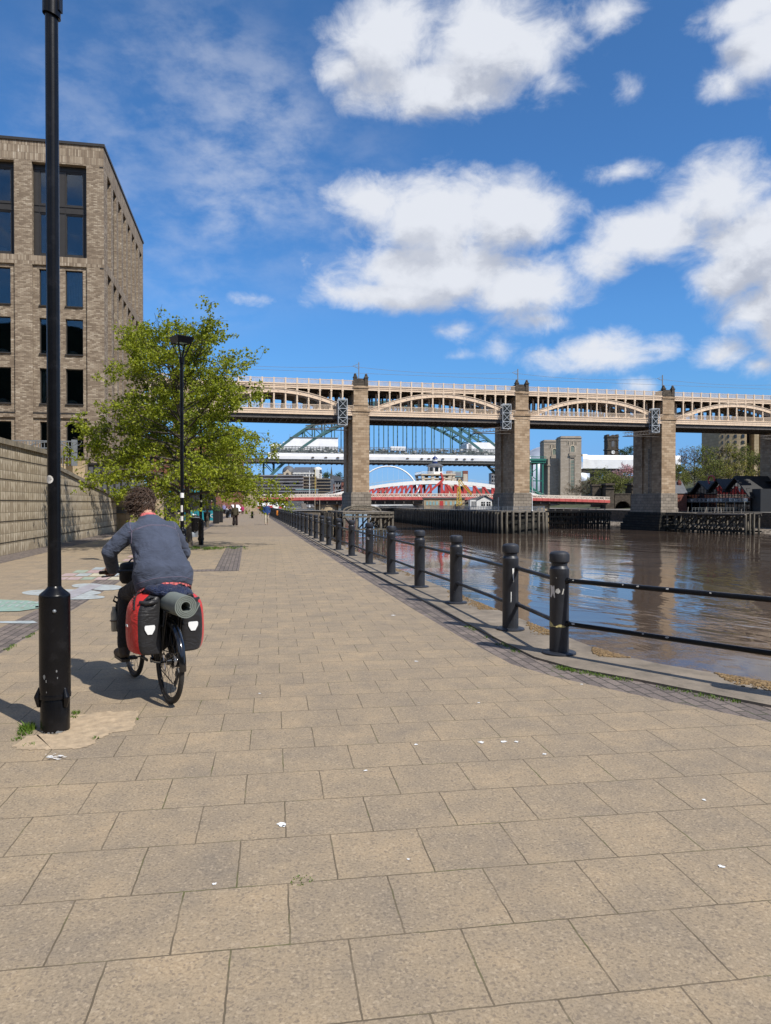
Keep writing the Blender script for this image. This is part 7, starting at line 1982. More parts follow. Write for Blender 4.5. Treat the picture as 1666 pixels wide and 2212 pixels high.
m = MB(W); m.box(fx(916,d),fx(1004,d),d,d+6,JT,fz(1077,d)); add(m,'wall',M['tanstone'],t,0)
m = MB(W); m.box(fx(914,d),fx(1006,d),d-.4,d+6.4,fz(1077,d),fz(1074.5,d)); add(m,'roof',M['roofgrey'],t,0)
for px in (921,928,935,942,962,972,982,992): m = MB(W); m.box(fx(px,d),fx(px+4.4,d),d-.05,d+.1,fz(1091,d),fz(1083,d)); add(m,'window',M['tealglass'],t,0)
m = MB(W); m.box(fx(950,d),fx(958,d),d-.06,d+.1,JT,fz(1082,d)); add(m,'door',M['red'],t,0)
t = thing('yellow_crane','small yellow derrick crane on the jetty','crane',at(993,1098,235),world=True); d = 235
m = MB(W)
def lat(p, q, w, r_, n):
    p, q = Vector(p), Vector(q); dv = (q-p).normalized(); a = dv.cross(Vector((0,1,0))).normalized()*w; b = Vector((0,w,0)); C4 = [a+b,a-b,-a-b,-a+b]
    for c_ in C4: m.bar(p+c_,q+c_*.5,r_,r_)
    for i in range(n):
        u, v = p.lerp(q,i/n), p.lerp(q,(i+1)/n)
        for c0,c1 in zip(C4,C4[1:]+C4[:1]): m.bar(u+c0*(1-.5*i/n),v+c1*(1-.5*(i+1)/n),r_*.7,r_*.7)
X_ = lambda px: fx(px,d)
lat((X_(990),d,.8),(X_(991),d,fz(1052,d)),.55,.16,7); add(m,'mast',M['yellow'],t,0)
m = MB(W); lat((X_(996),d,1.2),(X_(991.5),d,fz(1037,d)),.3,.12,9); lat((X_(991.5),d,fz(1037,d)),(X_(1020),d+2,fz(1068,d)),.35,.12,10); add(m,'jib',M['yellow'],t,0)
m = MB(W); m.bar((X_(988),d,JT+.7),(X_(1018),d+2,fz(1079,d)),.35,.35); m.tube((X_(1020),d+2,fz(1068,d)),(X_(1004),d+1,fz(1090,d)),.04,None,5); m.lathe(X_(990),d,[(1.0,JT),(1.0,JT+.7),(.6,JT+.9)],14); m.cbox((X_(987),d,JT+1.2),1.2,1.0,1.0); add(m,'slewing_base',M['darkiron'],t,0)
for px, d, y0, lab in ((1150,178,1032,'tall white pole at the near end of the jetty'),(1077,195,1073,'short white light post on the jetty beside the second pier')):
    x,y,_ = W((fx(px,d),d,0)); m = MB(); m.tube((0,0,JT),(0,0,fz(y0,d)),.09,.06,10); m.lathe(0,0,[(.22,JT),(.22,JT+.2),(.1,JT+.25)],12); o = add(m,'light_pole',M['white'],None,40); o.location = (x,y,0); tag(o,lab,'pole')
    m = MB(); m.caps([(0,0,fz(y0,d)+.1)],.14,10); add(m,'signal_lamp',M['red'] if px < 1100 else M['white'],o,60)
# ---------------------------------------------------------------- green steel arch bridge under repair
M['scaffnet'] = pbr('grey_green_netting', (.12,.15,.145), .9, var=.35, scale=.3)
TYA = R(10.5); TD = 430.0; TYP = W((fx(850,TD),TD,0)); TS = TD/FOC
TYB = thing('steel_arch_bridge','great green steel arch bridge with its deck wrapped in white sheeting','bridge',(TYP[0],TYP[1],0),rz=TYA-YAW)
ZC = lambda py: EYE+(1088-py)*TS
def arcz(x, crown, k): return ZC(crown)-k*x*x
half = 276*TS; kl = (ZC(894)-ZC(1044))/half**2; ku = (ZC(868)-ZC(1000))/(half*1.0)**2
NB = 26
for y0, nm in ((0,'near'),(16.5,'far')):
    m = MB(); up, lo = [], []
    for i in range(NB+1):
        x = -half+2*half*i/NB; t_ = abs(x/half); lo.append(Vector((x,y0,arcz(x,894,kl)))); up.append(Vector((x*(1.0+.0*t_),y0,arcz(x,868,ku)+ (0 if t_ < .7 else 0))))
    for i in range(NB):
        m.bar(lo[i],lo[i+1],1.2,1.5); m.bar(up[i],up[i+1],1.2,1.4)
    add(m,'arch_chords',M['green'],TYB,0)
    m = MB()
    for i in range(NB+1): m.bar(lo[i],up[i],.7,.8)
    for i in range(NB):
        if i < NB/2: m.bar(lo[i+1],up[i],.42,.45)
        else: m.bar(lo[i],up[i+1],.42,.45)
    add(m,'web_members',M['green'],TYB,0)
    for i in range(1,NB):
        if lo[i].z > ZC(975): m = MB(); m.bar((lo[i].x,y0,ZC(980)),(lo[i].x,y0,lo[i].z),.5,.55); add(m,'hanger',M['green'],TYB,0)
    for i in range(NB+1):
        if lo[i].z < ZC(1003): m = MB(); m.bar((lo[i].x,y0,lo[i].z),(lo[i].x,y0,ZC(1002)),.8,.8); add(m,'spandrel_post',M['green'],TYB,0)
m = MB()
for i in range(1,NB):
    for L_ in (0,1):
        z = arcz(-half+2*half*i/NB,868 if L_ else 894,ku if L_ else kl); x = -half+2*half*i/NB
        if z > ZC(960): m.bar((x,0,z),(x,16.5,z),.5,.5)
        if z > ZC(960) and i < NB-1 and L_:
            x2 = -half+2*half*(i+1)/NB; m.bar((x,0,z),(x2,16.5,arcz(x2,868,ku)),.35,.35); m.bar((x,16.5,z),(x2,0,arcz(x2,868,ku)),.35,.35)
add(m,'sway_bracing',M['green'],TYB,0)
xl, xr = -300*TS-25, 312*TS
m = MB(); m.box(xl,xr,-1.5,18,ZC(1001),ZC(995)+.4)
n = 60
for i in range(n): x = xl+(xr-xl)*(i+.5)/n; m.box(x-.25,x+.25,-1.6,18.1,ZC(1002.5),ZC(1001))
add(m,'deck',M['darkiron'],TYB,0)
m = MB(); xs = -267*TS; N = 90; A, B_, C_ = [], [], []
for i in range(N+1):
    x = xs+(310*TS-xs)*i/N; wv = .18*math.sin(i*.9)+.14*math.sin(i*2.3)+.1*noise.noise(Vector((i*.7,0,0)))
    A.append((x,-2.3+.25*wv,ZC(994.5)+.12*wv)); B_.append((x,-2.5+.4*wv,ZC(988)+.0)); C_.append((x,-2.1,ZC(981.5)+.22*wv))
m.strip(A,B_); m.strip(B_,C_); m.strip(C_,[(x,y+3,z) for x,y,z in C_]); m.strip([(x,y+3,z) for x,y,z in A],A)
m.quad(A[0],C_[0],(C_[0][0],1,C_[0][2]),(A[0][0],1,A[0][2])); add(m,'white_sheeting',M['sheet'],TYB,60,fix=False)
m = MB()
for px in (-178,-150,-124,-96,30,62,78,110,142,160,178,245,275,300):
    cx_ = px*TS*.98; m = MB(); m.rings([[(cx_+.9*math.cos(a),y_,ZC(991)+.55*max(-.4,math.sin(a))) for a in [2*PI*j/12 for j in range(12)]] for y_ in (-2.72,-2.3)],True); add(m,'sheeting_vent',M['darkiron'],TYB,0)
m = MB(); z0, z1 = ZC(981.2), ZC(968)
x = -262*TS; r_ = random.Random(2)
while x < 308*TS:
    for y in (-2.4,-.6): m.bar((x,y,z0),(x,y,z1+r_.uniform(-.3,.5)),.12,.12)
    x += 1.75
for k in range(5):
    z = z0+(z1-z0)*k/4
    for y in (-2.4,-.6): m.bar((-262*TS,y,z),(308*TS,y,z),.11,.12)
for k in range(170):
    x = -262*TS+k*(568*TS)/170; z = z0+.1; m.box(x,x+r_.uniform(.5,1.6),-1.2,-1.1,z,z+r_.uniform(.6,2.6),2)
for k in range(150):
    x = r_.uniform(-262,306)*TS; z = z0+(z1-z0)*r_.random()*.8; m.box(x,x+r_.uniform(.6,2.4),-2.2,-2.1,z,z+r_.uniform(.3,1.0),1 if r_.random()<.22 else 0)
for k in range(90): x = -262*TS+k*1.75; m.bar((x,-2.4,z0),(x+1.75,-2.4,z1),.08,.08) if k%3 == 0 else None
add(m,'scaffold',[M['scaff'],M['whitestone'],M['scaffnet']],TYB,0)
m = MB()
for z in (ZC(995.5),ZC(997.5),ZC(999)): m.bar((-282*TS,-2.8,z),(310*TS,-2.8,z),.11,.11)
for k in range(95): x = -282*TS+k*1.72; m.bar((x,-2.8,ZC(1000.5)),(x,-2.8,ZC(995.5)),.09,.09)
m.box(-282*TS,310*TS,-3.0,-1.5,ZC(1000.8),ZC(1000))
for k in range(60): x = r_.uniform(-262,300)*TS; m.bar((x,-2.4,ZC(1001)),(x,-2.4,ZC(1004.5)),.09,.09)
add(m,'walkway_scaffold',M['scaff'],TYB,0)
# white wrapped work houses on the deck
m = MB()
for px0,px1,py in ((-262,-236,963),(-236,-222,958),(-222,-120,949)): m.box(px0*TS,px1*TS,-.5,14,ZC(981),ZC(py))
m.box(168*TS,230*TS,-.5,14,ZC(981),ZC(953)); m.box(164*TS,176*TS,-.5,14,ZC(981),ZC(957)); m.box(-2,7,-2,2,ZC(974),ZC(965))
add(m,'sheeted_house',M['sheet'],TYB,0)
m = MB()
m.box(-222*TS,-120*TS,-.9,14.4,ZC(949)+.01,ZC(947.6)); add(m,'house_roof',M['scaff'],TYB,0); m = MB(); m.box(218*TS,262*TS,-3,3,ZC(1011),ZC(1009))
for i in range(12): m.bar((218*TS+i*.9,-3,ZC(1009.2)),(218*TS+i*.9+.3,-3,ZC(1001)),.12,.12)
for i in range(6): m.bar((215*TS+i*2,-2.9,ZC(1010.5)),(219*TS+i*2,-2.9,ZC(1010.2)),.1,.1)
add(m,'hanging_platform',M['scaff'],TYB,0)
for px in (-222,-205,-180,-120): m = MB(); m.bar((px*TS,-.7,ZC(948)),(px*TS,-.7,ZC(942)),.14,.14); add(m,'scaffold_pole',M['scaff'],TYB,0)
# green trestle at the south springing
m = MB(); zt = ZC(997); zb = ZC(1068)
for px in (292,310,326,340): m.bar((px*TS,-1,zb),(px*TS,-1,zt),.9,.9); m.bar((px*TS,16,zb),(px*TS,16,zt),.9,.9)
m.bar((292*TS,-1,ZC(1040)),(336*TS,-1,zb),1.3,1.3); m.bar((285*TS,-1,ZC(1052)),(318*TS,-1,zb),1.1,1.1); m.bar((292*TS,-1,ZC(1010)),(326*TS,-1,ZC(1035)),.4,.4); m.bar((326*TS,-1,ZC(1010)),(292*TS,-1,ZC(1035)),.4,.4)
m.bar((290*TS,-1,ZC(1037)),(342*TS,-1,ZC(1037)),.5,.6)
m.box(286*TS,346*TS,-2,18,ZC(997),ZC(992)); m.box(286*TS,346*TS,-2.6,18.6,ZC(992),ZC(987.5)); m.bar((286*TS,-2.3,ZC(983)),(346*TS,-2.3,ZC(983)),.3,.25)
for i in range(26): m.bar(((286+i*2.4)*TS,-2.3,ZC(987.5)),((286+i*2.4)*TS,-2.3,ZC(983)),.14,.14)
add(m,'approach_trestle',M['greend'],TYB,0)
# abutment towers of granite
def gtower(px0, px1, d, pyt, label, depth=12):
    x0, x1 = fx(px0,d), fx(px1,d); t = thing('granite_tower',label,'tower',W(((x0+x1)/2,d,0)),'granite towers of the arch bridge',world=True); zt = fz(pyt,d); w = x1-x0
    m = MB(W); m.box(x0,x1,d,d+depth,-1,zt-1.2); m.box(x0-.35,x1+.35,d-.35,d+depth+.35,zt-1.2,zt-.9); m.box(x0+.25,x1-.25,d+.25,d+depth-.25,zt-.9,zt); m.box(x0-.15,x1+.15,d-.15,d+depth+.15,zt-3.1,zt-2.9)
    b = add(m,'shaft',M['granite'],t,0)
    for q in (.36,.55,.73):
        m = MB(W); xx = x0+w*q; m.box(xx-.35,xx+.35,d-.05,d+.3,zt-5.2,zt-3.4); o_ = add(m,'slit_window',M['darkiron'],t,0)
        m = MB(W); m.box(xx-.65,xx-.38,d-.2,d+.2,zt-5.5,zt-3.2); m.box(xx+.38,xx+.65,d-.2,d+.2,zt-5.5,zt-3.2); add(m,'slit_surround',M['creamstone'],o_,0)
    m = MB(W); xx = x0+w*.57; S_ = (zt+1)/42
    m.box(xx-1.15,xx+1.15,d-.04,d+.2,zt*.24,zt*.655); o_ = add(m,'tall_window',M['oldglass'],t,0)
    m = MB(W)
    for i in range(9): m.box(xx-1.15,xx+1.15,d-.1,d-.041,zt*.24+i*1.95,zt*.24+i*1.95+.3)
    for s in (-1,1): m.box(xx+s*1.5-.33,xx+s*1.5+.33,d-.3,d+.2,zt*.22,zt*.68)
    m.box(xx-2.1,xx+2.1,d-.9,d+.2,zt*.72,zt*.745); m.box(xx-1.8,xx+1.8,d-.9,d-.6,zt*.745,zt*.775); m.box(xx-1.5,xx+1.5,d-.6,d+.1,zt*.695,zt*.72)
    add(m,'balcony',M['granite'],t,0)
    m = MB(W); m.prism_xz([(xx-1.0,zt*.775),(xx+1.0,zt*.775)]+[(xx+1.0*math.cos(a),zt*.835+1.0*math.sin(a)) for a in [PI*i/10 for i in range(11)]],d-.05,d+.2); add(m,'arched_window',M['oldglass'],t,0)
    m = MB(W); arc = [(xx+1.35*math.cos(a),d-.1,zt*.835+1.35*math.sin(a)) for a in [PI*i/10 for i in range(11)]]; m.path([(xx+1.35,d-.1,zt*.775)]+arc+[(xx-1.35,d-.1,zt*.775)],.28,6); add(m,'window_arch',M['creamstone'],t,40)
    return t
gtower(1211,1256,440,942,'nearer square granite tower with a tall slit window right of the second pier')
gtower(1175,1214,462,950,'farther square granite tower half hidden behind the nearer one')
m = MB(W); d = 446; m.box(fx(1183,d),fx(1212,d),d-1,d+14,-1,fz(991,d)); m.box(fx(1181,d),fx(1213,d),d-1.4,d+14.4,fz(1006,d),fz(1004,d)); o = add(m,'tower_buttress',M['granite'],None,0); tag(o,'lower granite block joining the arch bridge deck to its towers','abutment')
# white wrapped approach viaduct
t = thing('wrapped_viaduct','approach viaduct wrapped in white sheeting right of the granite towers','viaduct',at(1330,1010,452),world=True); d = 450
m = MB(W); N = 50; A, B_ = [], []
for i in range(N+1):
    x = fx(1259,d)+(fx(1470,d)-fx(1259,d))*i/N; wv = .12*math.sin(i*1.1)+.15*noise.noise(Vector((i*.6,3,0))); sl = i/N*.3
    A.append((x,d-.3+.3*wv,fz(1012,d)-sl)); B_.append((x,d+.2*wv+.5,fz(983,d)-sl-(0 if i > 2 else -.6)))
M_ = [((a[0]+b[0])/2,(a[1]+b[1])/2-.5,(a[2]+b[2])/2+1.5) for a,b in zip(A,B_)]
m.strip(A,M_); m.strip(M_,B_); m.strip(B_,[(x,y+14,z) for x,y,z in B_]); m.strip(A,[(x,y+14,z) for x,y,z in A]); add(m,'white_sheeting',M['sheet'],t,60,fix=False)
m = MB(W); m.box(fx(1259,d),fx(1470,d),d+.6,d+13,fz(1019,d)-.3,fz(1012.2,d)-.3)
for px in (1285,1340,1400,1455): m.box(fx(px,d),fx(px+9,d),d+2,d+11,-1,fz(1019,d)-.3)
add(m,'deck',M['darkiron'],t,0)
m = MB(W)
for i in range(90): x = fx(1259,d)+(fx(1470,d)-fx(1259,d))*i/89; m.bar((x,d-.8,fz(1013,d)-.3*i/89),(x,d-.8,fz(1010.5,d)-.3*i/89),.09,.09)
m.bar((fx(1259,d),d-.8,fz(1011,d)),(fx(1470,d),d-.8,fz(1011,d)-.3),.1,.1); add(m,'scaffold',M['scaffwhite'],t,0)
# church tower with clock
t = thing('church_tower','dark stone church tower with a white clock face','tower',at(1324,1000,520),world=True); d = 520
x0, x1 = fx(1312,d), fx(1336,d); w = x1-x0; cx_ = (x0+x1)/2; zt = fz(939,d); m = MB(W)
m.box(x0,x1,d,d+w,0,fz(944,d)); m.box(x0-.4,x1+.4,d-.4,d+w+.4,fz(945,d),fz(943,d)); m.prism_xz([(x0+.3,fz(943,d)),(x1-.3,fz(943,d)),(cx_,zt)],d-.2,d+1); m.box(x0-.1,x0+1.4,d-.1,d+w,fz(943,d),zt+.2); m.box(x1-1.4,x1+.1,d-.1,d+w,fz(943,d),zt+.2)
m.box(x0-.5,x1+.5,d-.5,d+w+.5,fz(972,d),fz(969.5,d)); m.box(x0-.25,x1+.25,d-.3,d+w+.3,fz(952,d),fz(950.5,d))
for s in (-1,1): m.box(cx_+s*w*.43-.45,cx_+s*w*.43+.45,d-.35,d,fz(969,d),fz(950,d))
m.box(x0-.3,x1+.3,d-.2,d+w+.2,0,fz(986,d)); add(m,'shaft',M['sooty'],t,0)
m = MB(W); r_ = w*.13; m.prism_xz([(cx_-r_,fz(965,d)),(cx_+r_,fz(965,d))]+[(cx_+r_*math.cos(a),fz(955,d)+r_*math.sin(a)) for a in [PI*i/10 for i in range(11)]],d-.12,d+.1); add(m,'belfry_louvre',M['roofgrey'],t,0)
m = MB(W); zc = fz(977,d); r_ = fx(1328,d)-cx_
m.rings([[(cx_+r_*math.cos(a),y,zc+r_*math.sin(a)) for a in [2*PI*j/28 for j in range(28)]] for y in (d-.55,d-.2)],True); ck = add(m,'clock_face',M['white'],t,30)
m = MB(W); m.bar((cx_,d-.62,zc),(cx_+.62*r_*math.cos(R(68)),d-.62,zc+.62*r_*math.sin(R(68))),.2,.06,up=(0,1,0)); m.bar((cx_,d-.62,zc),(cx_+.85*r_*math.cos(R(5)),d-.62,zc+.85*r_*math.sin(R(5))),.14,.06,up=(0,1,0))
for i in range(12): a = 2*PI*i/12; m.bar((cx_+r_*.78*math.cos(a),d-.6,zc+r_*.78*math.sin(a)),(cx_+r_*.95*math.cos(a),d-.6,zc+r_*.95*math.sin(a)),.14,.05,up=(0,1,0))
add(m,'clock_hands',M['mblack'],ck,0)
# silver curved concert hall
t = thing('concert_hall','shining silver shell-roofed hall behind the granite towers','building',at(1205,1000,640),world=True); d = 640
m = MB(W); rings = []
for i in range(25):
    u = i/24; x = fx(1095,d)+(fx(1300,d)-fx(1095,d))*u; h = fz(958,d)*(math.sin(PI*min(1,max(0,.06+u*.88))))**.55
    rings.append([(x,d+25-25*math.cos(PI*j/14)-(2.5*math.sin(PI*j/14)*math.sin(u*9)),max(0,h*math.sin(PI*j/14)**.7)) for j in range(15)])
m.rings(rings,False,0,False); add(m,'shell_roof',M['silver'],t,180)
m = MB(W); m.box(fx(1105,d),fx(1290,d),d+8,d+42,0,14); add(m,'glass_wall',M['glass'],t,0)
# white tied arch of the tilting footbridge far downstream
t = thing('arched_footbridge','slender white arch footbridge far downstream','bridge',at(842,1090,1050),world=True); d = 1050
m = MB(W); pts = []; n = 36
for i in range(n+1):
    a = PI*i/n; pts.append((fx(838,d)+fx(833+66,d)*math.cos(a)*1.03,d+6*math.sin(a),1+(fz(1007,d)-1)*math.sin(a)**.82))
m.path(pts,[1.5-.5*math.sin(PI*i/n) for i in range(n+1)],8); add(m,'arch',M['white'],t,60)
m = MB(W); 
for i in range(4,n-3,2): p = pts[i]; m.bar(p,(p[0]*1.0,d-6,4),.16,.16)
add(m,'cables',M['scaffwhite'],t,0)
m = MB(W); m.path([(fx(838,d)+fx(833+66,d)*math.cos(PI*i/20)*1.03,d-14*math.sin(PI*i/20),3.2+2.2*math.sin(PI*i/20)) for i in range(21)],1.1,6); add(m,'walkway',M['white'],t,40)
def bld(name, label, px0, px1, py, d, mt, win=None, depth=20, roof='roofgrey', wm='glass', z0=0, pitch=0, group='far buildings along the river'):
    return shed(name,label,px0,px1,d,fz(py,d),mt,depth,windows=win,wm=wm,roof=roof,z0=z0,pitch=pitch,group=group)
# old flour mill gallery
t = bld('mill_gallery','tall pale brick mill with dark corner towers beyond the swing bridge',967,1010,1022,1080,'creamstone',(5,3,.5,.6,6,42))
d = 1080
for px in (966,1000): m = MB(W); m.box(fx(px,d),fx(px+11,d),d-1.5,d+18,0,fz(1017,d)); add(m,'corner_tower',M['redbrick'],t,0); m = MB(W); m.box(fx(px+1,d),fx(px+10,d),d-1.8,d-1.4,2,fz(1024,d)); add(m,'tower_panel',M['creamstone'],t,0)
m = MB(W); m.box(fx(978,d),fx(999,d),d-1.2,d+16,fz(1030,d),fz(1017.5,d)); add(m,'glass_lantern',M['tealglass'],t,0)
m = MB(W); m.box(fx(980,d),fx(996,d),d-1.6,d-1.19,fz(1028,d),fz(1020,d)); add(m,'picture_panel',M['greyclad'],t,0)
bld('rooftop_flats','grey flats with bright balconies left of the white arch',818,838,1058,930,'greyclad',(4,3,.5,.5,3,26))
t = bld('curved_tower','slim dark glass tower at the edge of the second pier',1062,1072,1022,760,'greyclad',(2,9,.6,.6,3,40))
bld('far_bank_flats','low tan flats far downstream under the swing bridge',796,905,1079,1300,'creamstone',(14,3,.5,.5,1,8)); bld('red_flats','red brick flats downstream right of the first pier',905,968,1073,1200,'redbrick',(8,3,.4,.5,1,10))
bld('tan_flats','tan flats seen through the red truss',1008,1066,1068,1150,'creamstone',(8,4,.4,.5,1,14))
m = MB(W); d = 900; m.path([(fx(790+i*12,d),d+20,fz(1080.5-1.6*math.sin(PI*i/10),d)) for i in range(11)],1.2,6); m.box(fx(790,d),fx(910,d),d+14,d+26,-2,.5); o = add(m,'white_pontoon',M['white'],None,30); tag(o,'long white low structure across the river far under the swing bridge','pontoon')
# ---------------------------------------------------------------- left quayside between the bridges
t = thing('louvred_building','long brown building banded with horizontal louvres above the red bridge','building',at(620,1070,400),world=True); d = 398
for px0,px1,py,dd in ((470,655,1026,0),(655,682,1029,3),(682,712,1033,7)):
    m = MB(W); m.box(fx(px0,d),fx(px1,d),d+dd,d+30,0,fz(py+2,d)); add(m,'wall',M['brownclad'] if px0 < 680 else M['roofgrey'],t,0)
    m = MB(W)
    for i in range(6): z = fz(py,d)-i*1.75; m.box(fx(px0,d)-.3,fx(px1,d)+.3,d+dd-.9,d+dd+.1,z-.55,z)
    add(m,'louvre_band',M['greyclad'] if px0 < 655 else M['copingwall'],t,0)
for px in range(480,640,22): m = MB(W); m.box(fx(px,d),fx(px+13,d),d-.4,d+.1,fz(1050,d),fz(1044,d)); add(m,'window',M['glass'],t,0)
t = bld('domed_house','cream corner house with a grey dome on the quayside',600,634,1024,520,'creamstone',(4,2,.4,.6,12,21)); d = 520
m = MB(W); cx_ = fx(622,d); m.lathe(cx_,d+5,[(4.4,10),(4.4,fz(1021,d)),(4.7,fz(1020.5,d)),(4.6,fz(1017,d)),(4.1,fz(1012,d)),(2.8,fz(1008,d)),(1.2,fz(1006,d)),(.4,fz(1005,d)),(.2,fz(1002,d))],18); add(m,'dome',M['roofgrey'],t,40)
m = MB(W); m.box(fx(613,d),fx(629,d),d-.6,d+4,0,fz(1020,d)); m.prism_xz([(fx(616,d),fz(1020,d)),(fx(627,d),fz(1020,d)),(fx(621.5,d),fz(1014,d))],d-.6,d+2); add(m,'gable',M['creamstone'],t,0)
m = MB(W); c_ = (fx(621.5,d),fz(1024,d)); m.rings([[(c_[0]+1.0*math.cos(a),y,c_[1]+1.0*math.sin(a)) for a in [2*PI*j/14 for j in range(14)]] for y in (d-.8,d-.5)],True); add(m,'round_window',M['darkiron'],t,0)
t = bld('white_classical_house','white classical building with pilasters and a long grey roof',634,690,1020,505,'whitestone',(7,2,.4,.5,11,23),pitch=4); d = 505
m = MB(W)
for i in range(9): x = fx(636,d)+i*(fx(688,d)-fx(636,d))/8; m.box(x-.4,x+.4,d-.5,d,2,fz(1024,d))
m.box(fx(633,d),fx(691,d),d-.8,d,fz(1024,d),fz(1021.5,d)); add(m,'pilasters',M['whitestone'],t,0)
m = MB(W); m.box(fx(681,d),fx(690,d),d-1.2,d+12,0,fz(1014,d)); m.lathe(fx(685.5,d),d+4,[(3,fz(1014,d)),(2.6,fz(1010,d)),(.5,fz(1008,d))],12); add(m,'end_bay',M['whitestone'],t,0)
bld('slate_house','dark slate-roofed house below the trees',690,718,1044,470,'redbrick',(4,2,.4,.5,4,13),pitch=3)
bld('teal_glass_pavilion','low pavilion of pale teal glass on the quayside',640,684,1058,360,'greyclad',(10,1,.75,.7,4.2,8.0),8,roof='tealglass')
bld('dark_brick_flats','dark red brick flats in front of the stepped block',672,716,1045,560,'redbrick',(6,3,.4,.5,4,15))
t = bld('stepped_flats','modern stepped grey and brick flats with slanting roofs left of the first pier',692,742,1037,590,'greyclad',(9,5,.6,.5,2,20)); d = 590
m = MB(W); m.prism_xz([(fx(693,d),fz(1037,d)),(fx(716,d),fz(1037,d)),(fx(716,d),fz(1033.5,d)),(fx(693,d),fz(1030.5,d))],d+2,d+12); m.prism_xz([(fx(716,d),fz(1037,d)),(fx(736,d),fz(1037,d)),(fx(736,d),fz(1030,d)),(fx(716,d),fz(1025,d))],d+2,d+12); m.box(fx(690,d),fx(764,d),d-.8,d+12,fz(1039,d),fz(1037,d)); add(m,'slanting_roof',M['roofgrey'],t,0)
for i in range(5):
    m = MB(W); m.box(fx(690,d),fx(728-i*4,d),d-2.2,d,4+i*3.6,4.9+i*3.6); add(m,'balcony',M['roofgrey'],t,0)
bld('red_brick_block','plain red brick block beside the first stone pier',738,768,1041,575,'redbrick',(5,4,.4,.5,2,17))
# spire and quayside trees
t = thing('church_spire','thin dark church spire between two distant trees','spire',at(716,1050,700),world=True); d = 700
m = MB(W); m.box(fx(713,d),fx(719,d),d,d+3,0,fz(1034,d)); m.rings([[(fx(713,d),d,fz(1034,d)),(fx(719,d),d,fz(1034,d)),(fx(719,d),d+3,fz(1034,d)),(fx(713,d),d+3,fz(1034,d))],[(fx(716,d)-.1,d+1.4,fz(1007,d)),(fx(716,d)+.1,d+1.4,fz(1007,d)),(fx(716,d)+.1,d+1.6,fz(1007,d)),(fx(716,d)-.1,d+1.6,fz(1007,d))]],True); add(m,'spire',M['sooty'],t,0)
def bushtree(px, py0, pyt, d, w, seed, leafm, label, n=2600, ls=.5, name='broadleaf_tree', group='distant trees', up=.6, clear=.25, z0=None, cat='tree', nl=22, bark='bark'):
    b = at(px,py0,d); H = fz(pyt,d)-b[2]
    return make_tree(name,label,b,seed,H,[(0,w*.75),(.3,w),(.55,w*.95),(.8,w*.6),(1,w*.15)],max(.12,H*.018),H*clear,nl,'leaf',n,ls,group,leader=2,up=up,leafm=leafm,droop=.15,spray=ls*.9,minr=.03,twigs=.9,sub=4,cat=cat,trunk_bark=bark)
bushtree(704,1062,1018,640,7.5,3,'leafdark','dark green tree left of the distant spire',1800,.9); bushtree(734,1062,1022,640,8.5,4,'leafdark','dark green tree right of the distant spire',1800,.9)
# masts, boats and quay clutter beneath the swing bridge
for px, y0, d, mt, lab in ((669,1016,330,'white','pale flag mast standing left among the quayside buildings'),(674,1008,332,'darkiron','thin dark mast in the middle of the quayside group'),(681,1011,334,'yellow','yellow and white striped mast right of the dark one')):
    x,y,_ = W((fx(px,d),d,0)); m = MB(); m.tube((0,0,0),(0,0,fz(y0,d)),.16,.09,8); m.lathe(0,0,[(.4,0),(.4,.3),(.18,.4)],10); m.bar((-.6,0,fz(y0,d)*.62),(.6,0,fz(y0,d)*.62),.1,.1); o = add(m,'tall_mast',M[mt],None,40); o.location = (x,y,0); tag(o,lab,'mast','masts on the quayside')
def boat(px, d, L, label, hull, rz=0):
    x,y,_ = W((fx(px,d),d,0)); t = thing('moored_boat',label,'boat',(x,y,WATER_Z),'boats moored by the quay',rz=rz)
    m = MB(); rings = []
    for i in range(11):
        u = i/10; b = (1-(2*u-1)**4)**.5*.18*L if u < .5 else (1-(2*u-1)**2)**.6*.18*L+.02
        rings.append([(-b,(u-.5)*L,1.7+.5*(2*u-1)**2),(-b*.8,(u-.5)*L*.95,.5),(0,(u-.5)*L*.9,-.4),(b*.8,(u-.5)*L*.95,.5),(b,(u-.5)*L,1.7+.5*(2*u-1)**2)])
    m.rings(rings,True); add(m,'hull',hull,t,50)
    m = MB(); m.bevbox(-.12*L,.12*L,-.3*L,.05*L,1.5,3.1,.15); cb_ = add(m,'cabin',M['white'],t,0); m = MB(); m.box(-.125*L,.125*L,-.26*L,.02*L,2.2,2.8); add(m,'cabin_window',M['glass'],cb_,0)
    m = MB(); m.tube((0,.1*L,1.6),(0,.1*L,1.6+L*.9),.10,.06,8); m.tube((0,.1*L,2.8),(0,-.38*L,3.0),.07,None,6); add(m,'mast',M['creamstone'],t,40)
boat(683,236,9,'white-decked sailing boat moored at the quay left of the first pier',M['roofgrey'],R(20)); boat(690,262,8,'small red-masted boat moored just behind the sailing boat',M['red'],R(-15))
m = MB(W); d = 268; m.bar((fx(655,d),d,fz(1088,d)),(fx(668,d),d-4,WATER_Z+.3),2.0,.3); 
for s in (-1,1): m.bar((fx(655,d),d+s,fz(1083,d)),(fx(668,d),d-4+s,WATER_Z+1.4),.1,.1)
o = add(m,'gangway',M['darkiron'],None,0); tag(o,'dark sloping gangway leading down to the moored boats','gangway')
